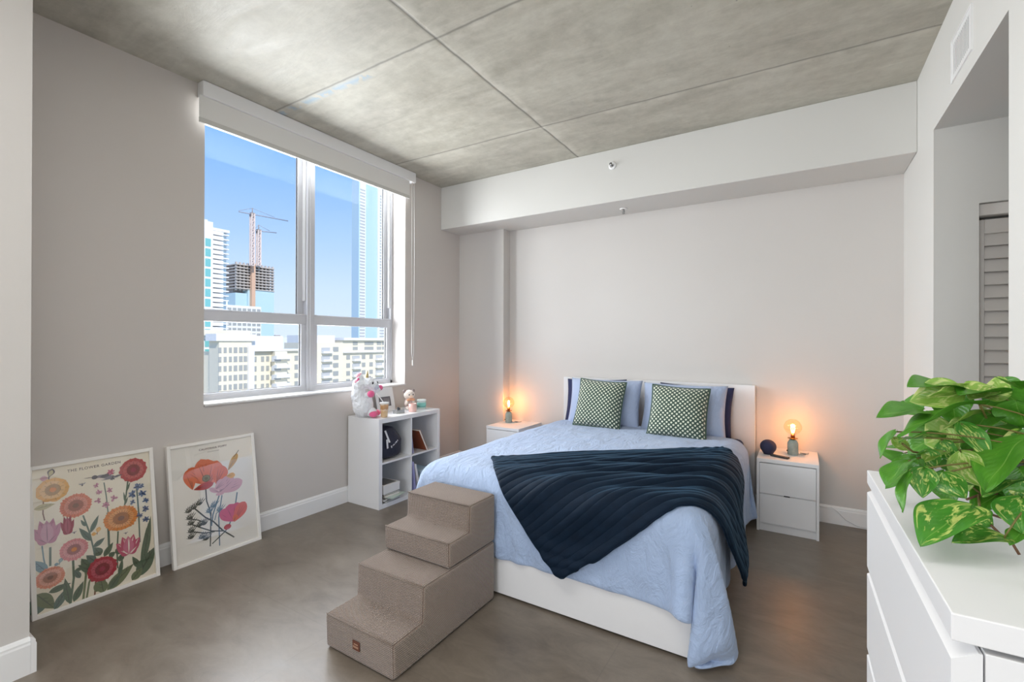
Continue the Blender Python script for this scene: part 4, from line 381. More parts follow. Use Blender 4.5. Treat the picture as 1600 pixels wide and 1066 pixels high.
[11,4,17,20,23,22,22,22,22,22,22,22,22,22,22,22,22,23,21,21,15,13,4,1,0,0,0,0,0,0,0,0,1,0,0,0,0,0,1,0,0,0,1,0,0,0,1,0,0,0,0,1,1,0,-2,0,1,1,0,-1,-1,1,1,-1,-1,-1,2,1,-2,-9,-15,-21,-21,-22,-22,-22,-22,-23,-22,-22,-22,-22,-22,-22,-22,-22,-23,-22],
[11,3,15,23,23,22,22,21,23,22,22,22,22,22,22,22,23,21,22,20,16,13,3,1,0,0,0,1,0,0,0,0,0,0,1,0,0,0,0,1,0,0,0,0,1,0,2,1,0,0,0,1,1,-1,-2,-1,2,1,0,-1,-1,1,0,-1,-1,-1,1,1,-2,-8,-16,-20,-21,-22,-22,-22,-22,-22,-22,-23,-22,-22,-22,-22,-22,-22,-22,-22],
[11,2,14,24,24,22,21,22,22,22,23,22,22,22,22,23,21,21,22,20,17,13,3,1,0,0,0,0,1,0,0,0,0,0,0,1,0,0,0,1,0,0,1,0,0,0,2,1,0,0,0,1,1,-1,-2,0,2,1,0,-1,-1,1,0,-1,0,-1,1,0,-2,-9,-16,-21,-20,-22,-22,-22,-22,-22,-22,-22,-23,-22,-22,-22,-22,-22,-22,-22],
[12,1,14,23,24,23,22,22,21,22,23,22,22,22,22,22,22,21,22,21,16,13,4,1,0,0,0,0,0,0,0,0,1,0,0,0,0,0,1,0,0,0,1,0,-1,0,2,0,0,-1,1,1,1,-1,-1,0,2,1,0,-1,-1,2,0,-1,0,0,0,0,-2,-8,-17,-20,-21,-22,-22,-22,-22,-22,-22,-22,-22,-22,-23,-22,-22,-22,-22,-22],
[12,2,15,21,23,23,22,23,22,22,22,22,22,22,22,22,22,22,21,21,17,12,4,1,0,0,0,1,0,0,0,0,0,0,0,0,1,0,0,0,1,0,0,0,0,0,1,1,-1,-1,0,2,1,-1,-2,0,2,1,-1,-1,-1,2,1,0,-1,0,0,0,-2,-8,-15,-21,-21,-22,-22,-22,-22,-22,-22,-22,-22,-22,-22,-22,-22,-22,-22,-22],
[12,3,15,20,23,23,22,22,22,22,23,22,22,22,22,22,22,22,22,21,16,13,4,1,0,-1,1,0,0,0,0,0,0,0,0,0,1,0,0,0,0,1,1,-1,0,0,1,1,-1,-1,0,2,1,-1,-1,0,2,1,-1,-1,-1,2,1,0,-2,-1,0,0,-2,-8,-14,-20,-21,-23,-22,-22,-22,-22,-22,-22,-22,-22,-22,-22,-22,-22,-22,-22],
[12,3,14,21,22,23,23,22,22,22,22,22,23,22,22,22,22,22,22,21,16,13,4,2,-1,-1,0,1,0,-1,0,1,0,0,0,0,0,1,0,0,0,1,0,0,-1,1,1,1,-1,-1,0,2,0,0,-1,0,1,1,0,-1,-1,1,1,-1,1,2,-1,-2,-3,-7,-15,-20,-21,-23,-22,-22,-22,-22,-22,-22,-22,-22,-22,-22,-22,-22,-22,-22],
[13,2,13,22,22,22,23,22,22,23,22,22,22,22,23,22,22,22,22,21,17,12,5,1,-1,0,0,0,0,0,0,1,0,0,-1,0,1,0,0,0,0,1,0,0,-1,1,1,0,0,-2,0,2,0,0,-1,0,1,1,-1,-1,0,1,0,0,0,0,0,0,-2,-8,-14,-20,-21,-23,-22,-22,-22,-22,-22,-22,-22,-22,-22,-22,-22,-22,-22,-22],
[13,2,12,22,22,23,22,22,22,23,22,23,22,22,23,22,22,23,21,21,18,13,5,-1,0,0,0,0,0,0,1,1,-1,-1,0,0,1,0,0,-1,1,1,0,0,-1,1,1,0,0,-1,0,1,0,0,-1,0,0,1,-1,0,-1,-1,1,0,0,0,-1,0,-2,-7,-14,-20,-21,-21,-23,-22,-22,-22,-22,-22,-22,-22,-22,-22,-22,-22,-22,-22],
[14,1,11,23,22,22,22,22,23,22,23,22,23,22,23,22,23,22,22,20,18,14,3,2,-1,-1,1,-1,0,0,0,2,0,-2,0,3,-2,1,0,-1,0,1,1,0,-1,0,1,1,0,-1,0,1,0,0,0,0,-1,1,-1,1,-1,-1,0,0,0,0,-1,-1,-2,-7,-14,-20,-21,-21,-22,-22,-23,-22,-22,-22,-22,-22,-22,-22,-22,-22,-22,-22],
[14,1,11,23,22,22,22,22,23,22,22,22,23,23,22,23,22,23,22,21,19,11,5,-1,-1,1,0,0,-1,0,1,1,1,3,0,1,-1,-3,0,-1,0,1,1,0,0,-1,1,1,0,0,-1,0,1,-1,1,0,-1,0,0,1,0,-2,1,0,0,-1,0,-1,-2,-7,-14,-20,-21,-22,-22,-22,-22,-22,-22,-22,-22,-23,-22,-22,-22,-22,-22,-22],
[14,1,11,22,23,21,23,22,22,22,22,23,22,23,23,22,23,22,22,20,17,16,2,1,0,1,0,-1,-1,1,1,1,1,-3,0,1,3,0,-2,-1,0,1,0,0,0,-1,1,1,1,0,-1,-1,0,1,1,0,-2,-1,1,1,0,-1,-1,1,1,-1,-1,0,-2,-7,-14,-20,-21,-22,-22,-22,-22,-22,-22,-22,-22,-22,-22,-23,-22,-22,-22,-22],
[15,0,12,21,23,22,22,22,22,22,22,22,23,22,23,23,22,23,21,21,19,13,5,0,1,0,0,-1,0,0,1,3,-4,0,0,1,0,2,1,-3,0,0,0,0,0,0,0,1,1,1,-2,-1,1,2,0,0,-2,-1,0,2,-1,-1,-2,1,1,0,-2,0,-1,-7,-14,-20,-21,-22,-22,-22,-22,-22,-22,-22,-22,-22,-22,-22,-23,-22,-22,-22],
[15,1,12,21,22,22,22,22,22,22,22,22,22,23,22,23,22,22,22,22,18,14,4,1,1,0,-1,-1,1,0,1,1,1,-2,0,1,0,0,1,2,-2,0,-1,0,0,0,-1,1,1,0,-1,-1,1,2,1,-1,-2,0,1,1,0,-2,-2,1,1,0,-2,0,-1,-7,-15,-20,-20,-22,-22,-22,-22,-22,-22,-23,-22,-22,-22,-22,-22,-22,-22,-22],
[14,1,13,21,22,22,22,22,22,22,22,22,22,22,22,23,22,22,22,21,19,13,4,2,1,-1,-1,0,2,1,0,0,2,1,-1,0,0,0,0,2,1,-3,0,0,0,0,-1,-1,1,0,0,-1,0,2,0,-1,0,0,1,0,0,-1,-1,-1,2,0,-1,-1,-1,-7,-14,-20,-21,-22,-22,-22,-22,-22,-22,-22,-22,-23,-22,-22,-22,-22,-23,-22],
[13,3,13,20,22,22,22,22,22,22,22,22,22,22,22,22,22,22,22,21,19,13,5,2,1,-1,0,1,1,0,0,0,2,3,1,0,-1,0,0,-1,-1,-1,0,0,1,0,-1,-1,-1,1,0,0,-1,0,0,0,0,1,0,-1,0,0,0,-1,0,1,-1,-1,-1,-6,-14,-20,-21,-22,-22,-22,-22,-22,-22,-22,-22,-23,-22,-22,-22,-22,-23,-22],
[15,2,13,20,21,22,22,22,22,22,22,22,22,22,22,21,23,22,22,21,18,15,6,2,0,-1,0,1,0,0,-1,0,0,1,0,0,-1,0,2,1,0,-1,0,1,1,0,0,-1,-1,1,1,-1,-1,-2,1,1,0,0,-1,-1,-1,2,0,-1,-1,0,0,0,-2,-6,-14,-19,-21,-22,-22,-22,-22,-22,-22,-22,-22,-22,-23,-22,-22,-22,-23,-22],
[16,2,13,19,21,22,22,21,22,23,22,22,22,22,22,21,22,23,21,22,18,16,6,2,-1,-1,1,1,0,-1,0,0,0,1,0,-1,-1,0,1,1,0,-1,0,1,1,1,0,-1,0,1,0,0,-2,-1,1,2,0,-1,-1,-2,1,1,0,-1,-2,0,1,-1,-2,-6,-14,-19,-21,-22,-22,-22,-22,-22,-22,-22,-22,-22,-22,-23,-22,-22,-23,-22],
[15,3,13,19,21,22,21,22,22,22,22,22,22,22,22,23,21,22,23,21,18,16,6,1,-1,1,1,0,0,0,1,1,0,1,-1,-1,-1,1,0,0,-1,0,0,0,0,1,0,1,-1,1,0,-1,0,-1,0,1,1,-2,-1,0,1,0,1,-1,-3,0,2,-1,-3,-6,-14,-19,-21,-22,-22,-22,-22,-22,-22,-23,-22,-22,-22,-22,-22,-22,-22,-23],
[15,2,13,20,21,22,21,22,22,22,22,22,22,22,22,22,22,22,22,22,19,16,6,1,0,1,1,0,0,0,0,1,1,0,-1,0,0,0,0,0,-2,0,0,-1,0,0,1,0,1,-1,0,0,0,0,-1,0,0,-1,0,1,0,0,0,-1,-1,-1,1,1,-3,-8,-13,-19,-21,-22,-22,-22,-22,-22,-22,-22,-23,-22,-22,-22,-22,-22,-22,-23],
[16,1,12,20,22,21,22,22,22,22,22,22,22,22,22,22,22,22,22,21,20,17,5,1,1,1,1,-1,0,-1,1,1,0,0,-1,1,1,0,0,0,0,-1,0,-2,-1,0,0,1,0,-1,0,1,1,0,-2,-1,0,0,0,1,-1,-1,-1,1,0,-1,0,1,-2,-8,-13,-19,-21,-22,-22,-22,-22,-22,-22,-22,-22,-23,-22,-22,-22,-22,-22,-23],
[16,0,12,20,22,22,22,22,22,22,22,22,22,22,22,22,22,22,22,21,20,16,5,2,1,1,2,0,-5,1,2,4,-5,0,0,1,1,1,0,0,2,-1,0,-2,-2,-1,1,1,-1,-1,0,1,1,0,-2,-1,1,0,0,0,-1,-2,0,1,1,-1,-2,1,-1,-8,-14,-19,-21,-21,-22,-22,-22,-22,-22,-23,-22,-22,-22,-22,-22,-22,-22,-23],
[14,2,10,22,22,22,22,22,22,22,22,22,22,22,22,22,22,22,21,21,20,15,5,4,3,0,-1,-4,0,0,1,0,5,-1,0,1,0,0,0,0,3,-1,-1,-1,-2,0,0,0,0,0,-2,0,1,0,-1,0,0,1,0,-1,-1,-1,0,2,2,-1,-2,-1,-2,-7,-14,-20,-21,-22,-22,-22,-21,-22,-22,-22,-23,-22,-23,-22,-21,-22,-22,-22],
[14,1,11,22,22,22,22,23,21,22,22,22,22,22,22,22,22,22,21,21,20,14,7,4,-2,0,0,2,-3,0,0,0,1,6,3,-2,-1,-1,-1,4,-1,-1,0,-2,-1,0,0,2,-1,-2,-1,-1,1,-1,1,0,1,0,-1,-1,0,0,-1,0,1,-1,-2,0,0,-6,-15,-20,-21,-22,-22,-22,-22,-21,-22,-22,-22,-23,-23,-22,-22,-21,-22,-22],
[15,2,10,21,22,22,22,22,22,22,22,22,23,21,22,22,22,22,22,21,19,16,8,0,0,-1,-1,1,4,-4,0,0,0,2,8,-2,-7,-1,6,-1,0,0,-1,-1,1,0,1,-1,-1,-1,0,-2,-2,1,1,1,0,0,-1,-2,2,0,0,-2,1,0,-1,-1,0,-6,-15,-20,-21,-22,-22,-22,-22,-22,-22,-22,-22,-22,-22,-23,-22,-22,-21,-22],
[16,2,11,20,21,23,21,22,22,22,22,22,22,22,23,22,22,22,22,20,19,16,7,2,-2,0,0,1,1,2,-3,0,1,2,1,5,-8,1,0,1,1,-1,0,0,0,2,-2,-1,0,1,-1,-2,-2,0,1,0,0,-1,-1,0,1,1,0,-2,0,0,0,-1,-1,-6,-14,-19,-22,-22,-22,-22,-22,-22,-22,-22,-22,-23,-22,-22,-22,-21,-23,-22],
[15,2,12,19,22,23,22,21,22,22,23,21,22,22,23,22,22,22,22,21,19,14,7,4,-1,-2,1,0,1,0,0,0,1,2,-1,2,2,-3,3,-1,-2,-1,-1,1,0,0,0,-1,1,0,0,-2,-2,0,1,0,-2,-1,0,1,0,1,-1,-2,0,1,1,-2,-2,-6,-13,-19,-21,-23,-22,-22,-22,-22,-22,-22,-22,-22,-23,-22,-22,-21,-22,-23],
[14,1,12,21,22,22,23,21,22,22,22,22,22,22,23,22,22,22,22,20,19,15,6,3,3,1,0,0,-1,-2,-1,1,3,-1,2,-1,0,0,1,0,-1,-1,0,0,-1,-1,0,1,0,0,0,-1,-1,0,1,-1,-2,0,0,0,0,0,0,-1,-1,2,0,-1,-2,-7,-13,-20,-21,-22,-22,-22,-22,-22,-22,-22,-22,-22,-22,-23,-22,-22,-22,-22],
[12,1,12,23,22,22,22,22,22,23,21,22,22,22,23,22,22,21,22,21,18,16,5,2,1,1,1,0,-1,0,0,1,1,1,-2,-1,1,0,1,0,0,1,0,0,-1,-2,0,1,0,0,1,-1,-1,0,0,0,-2,1,0,0,1,-3,0,0,2,2,1,-1,-5,-8,-14,-20,-20,-22,-22,-22,-22,-22,-23,-22,-22,-22,-22,-22,-22,-22,-22,-22],
[13,1,11,23,22,22,22,22,22,22,22,22,22,22,22,22,22,23,21,21,19,15,5,2,1,0,1,-1,0,0,1,0,0,0,-2,1,0,0,1,0,1,1,1,-1,-1,-1,1,0,-1,0,1,-2,0,0,0,0,-1,0,1,0,2,-4,0,0,-1,0,1,0,-1,-7,-15,-19,-22,-21,-23,-21,-22,-22,-22,-23,-22,-22,-22,-22,-21,-23,-22,-22],
[14,2,11,21,22,22,22,22,22,22,22,22,23,22,22,22,22,22,22,21,18,15,4,3,0,1,-1,0,-1,1,1,0,0,-1,0,0,0,0,0,0,2,2,0,-1,-2,0,2,0,2,-2,-2,-1,0,-1,0,0,1,0,1,-1,3,-5,1,1,-2,0,1,2,-3,-7,-14,-20,-21,-23,-22,-22,-21,-22,-23,-22,-22,-22,-22,-22,-22,-22,-22,-22],
[14,2,13,18,22,22,22,22,23,22,22,22,23,22,22,23,21,22,22,21,19,14,5,2,0,0,-1,0,0,1,1,0,0,0,0,1,-1,-1,0,1,1,1,-1,-1,-1,1,2,2,-1,-1,-2,0,0,-2,0,-1,1,0,1,1,2,-5,1,1,-1,-1,4,-3,-1,-7,-13,-20,-22,-23,-22,-22,-21,-22,-22,-23,-23,-22,-21,-21,-22,-23,-22,-22],
[14,2,12,20,21,22,22,22,23,22,22,22,23,22,22,23,23,21,21,22,18,13,6,1,0,0,-1,1,0,1,1,0,0,1,1,0,-1,-1,0,1,1,0,-1,-2,-1,2,2,1,-2,-1,2,-1,-1,-1,-1,0,1,-1,1,4,-5,-1,1,1,-1,1,-1,4,-4,-8,-14,-18,-22,-24,-22,-23,-22,-21,-21,-23,-23,-22,-22,-21,-21,-23,-22,-22],
[13,1,12,22,22,22,22,21,21,22,23,23,23,22,23,23,22,22,21,20,17,14,7,2,1,1,0,0,1,0,-1,-1,0,1,1,-1,-1,0,1,1,1,-1,-1,-2,0,1,1,-1,0,-1,0,1,0,-1,0,0,2,0,0,-2,-2,-1,1,1,-1,1,4,-2,-3,-7,-14,-19,-22,-22,-23,-23,-22,-22,-22,-21,-22,-22,-22,-22,-22,-22,-21,-22],
[11,6,8,22,24,22,22,20,20,23,23,23,23,22,23,23,23,21,21,20,18,15,5,3,1,0,0,1,0,1,0,-2,-1,1,0,-1,-1,1,1,1,0,-1,-1,-1,1,1,-1,0,-1,-1,0,0,0,0,0,1,0,-1,0,0,-1,0,0,1,1,-1,0,0,-2,-7,-13,-19,-22,-22,-23,-22,-23,-22,-21,-21,-22,-22,-22,-23,-22,-21,-22,-23],
[10,15,1,21,23,23,22,21,20,22,23,23,23,22,22,24,23,22,20,19,20,13,7,0,0,0,0,1,0,1,0,2,-2,0,0,-1,-1,1,1,1,0,-1,-1,0,2,0,0,-1,-1,0,-1,-1,0,0,0,1,0,0,-1,1,0,-1,0,1,-1,-1,1,1,-2,-7,-13,-19,-21,-22,-23,-23,-22,-22,-21,-22,-21,-22,-23,-23,-21,-22,-22,-23],
[13,5,12,17,23,22,22,22,22,21,22,23,22,23,22,23,23,22,22,21,16,13,6,2,-1,1,2,1,0,-1,-1,0,1,-1,0,-1,0,1,1,0,-1,-1,-1,1,2,0,0,0,0,0,-1,-1,0,-1,0,0,0,0,-1,1,1,-1,0,1,0,-1,0,1,-2,-6,-14,-19,-21,-22,-22,-22,-23,-22,-22,-22,-22,-22,-22,-22,-22,-22,-22,-22],
[14,4,12,18,22,22,22,22,21,22,23,22,22,22,23,23,23,22,22,19,18,13,5,2,-1,1,-1,1,0,0,0,0,1,0,0,0,0,1,1,0,-1,-2,0,1,1,0,0,0,0,0,0,-1,0,0,0,0,-1,-1,0,1,0,0,0,0,1,-1,0,1,-1,-7,-13,-19,-21,-22,-22,-23,-22,-22,-22,-22,-23,-22,-22,-22,-22,-21,-22,-22],
[15,6,11,18,21,21,22,22,22,21,23,22,22,22,23,22,22,23,22,21,17,13,5,1,0,0,0,0,0,0,0,1,0,0,0,0,1,1,1,-1,-1,-1,0,1,0,0,0,-1,1,0,0,0,0,0,0,0,0,-1,-1,1,0,-1,0,1,0,1,-1,1,-2,-6,-13,-19,-21,-22,-22,-22,-22,-22,-23,-22,-22,-22,-23,-22,-21,-22,-21,-22],
[25,6,4,16,21,21,21,22,22,22,22,22,21,22,23,22,22,23,22,21,18,13,4,2,0,0,0,1,0,0,0,0,0,0,0,0,1,1,0,0,-1,-1,1,1,-1,0,0,2,-3,-1,0,1,0,0,0,1,-1,0,-1,1,0,-1,0,0,0,0,2,-1,-2,-6,-13,-17,-21,-22,-22,-22,-22,-23,-22,-23,-22,-22,-22,-22,-22,-21,-21,-22],
[12,9,15,19,19,20,21,21,22,22,22,22,22,21,22,23,22,22,23,21,17,14,4,2,0,0,1,0,0,0,0,1,-1,0,0,0,1,0,0,0,-1,0,1,1,0,-1,-1,1,3,-3,-2,0,0,0,1,0,0,-1,0,1,0,-1,0,0,0,0,0,2,-2,-6,-13,-18,-21,-21,-23,-22,-22,-22,-23,-22,-23,-22,-22,-21,-22,-21,-21,-21],
[13,14,17,18,17,20,19,20,21,22,21,23,22,22,21,21,22,23,22,22,17,14,5,1,0,0,1,1,0,-1,0,0,0,0,0,0,1,0,-1,0,-1,1,1,0,0,0,-1,0,1,2,-1,-3,0,0,0,0,0,0,0,1,0,-1,0,1,0,0,-1,1,0,-6,-14,-18,-20,-23,-22,-22,-21,-23,-22,-22,-23,-22,-21,-22,-21,-21,-21,-20],
[13,20,21,17,18,20,17,20,19,19,21,21,22,21,22,22,21,22,22,22,18,14,4,2,-1,0,2,0,-2,0,1,0,0,0,0,0,1,0,-1,-1,0,1,0,0,0,0,0,0,0,1,1,2,-4,0,-1,0,0,-1,0,1,0,0,0,1,0,0,-1,2,0,-7,-12,-19,-21,-22,-22,-22,-22,-22,-22,-22,-22,-22,-21,-21,-20,-20,-22,-20],
[14,18,22,23,20,21,19,19,19,18,19,20,20,20,21,21,21,22,22,21,19,12,7,-1,1,1,0,-2,0,0,0,0,1,0,0,0,1,0,-1,-1,0,1,0,0,-1,0,0,0,1,0,0,1,3,-3,-2,0,0,0,-1,1,1,-1,-1,1,-1,1,-1,0,-1,-6,-13,-17,-19,-22,-22,-22,-21,-22,-21,-22,-21,-21,-21,-20,-19,-21,-21,-21],
[12,22,22,21,22,22,21,21,21,20,20,18,19,19,20,19,20,20,21,20,16,15,5,3,1,-2,-1,0,0,0,0,0,0,0,0,1,0,0,0,-1,1,0,0,0,-1,0,-1,1,0,0,0,1,0,0,-1,-1,0,0,0,0,1,0,0,1,0,1,-1,-1,-2,-6,-13,-16,-20,-21,-21,-21,-21,-21,-20,-21,-21,-20,-21,-21,-21,-20,-22,-21],
[16,22,21,22,22,21,22,21,21,22,21,21,20,19,18,19,20,20,19,20,17,10,3,-1,0,-1,1,0,0,0,1,0,0,0,0,0,0,0,0,0,0,1,0,0,-1,0,1,1,1,1,1,0,1,1,1,1,1,1,0,1,1,0,0,0,0,-1,-1,-3,-3,-7,-12,-17,-20,-21,-21,-21,-21,-21,-21,-21,-21,-21,-21,-22,-21,-22,-21,-22],
[21,22,21,21,22,21,22,22,21,22,22,21,20,21,20,19,19,19,20,18,14,12,9,1,1,0,0,0,-1,-1,-2,-1,-3,-2,-3,-1,0,0,0,0,0,2,3,3,3,3,3,2,0,0,0,-1,0,0,-1,-1,-1,-2,-1,-1,-1,-1,0,-1,0,0,0,-1,-2,-6,-12,-16,-17,-21,-21,-22,-21,-22,-22,-21,-22,-21,-22,-21,-22,-21,-22,-22]]]
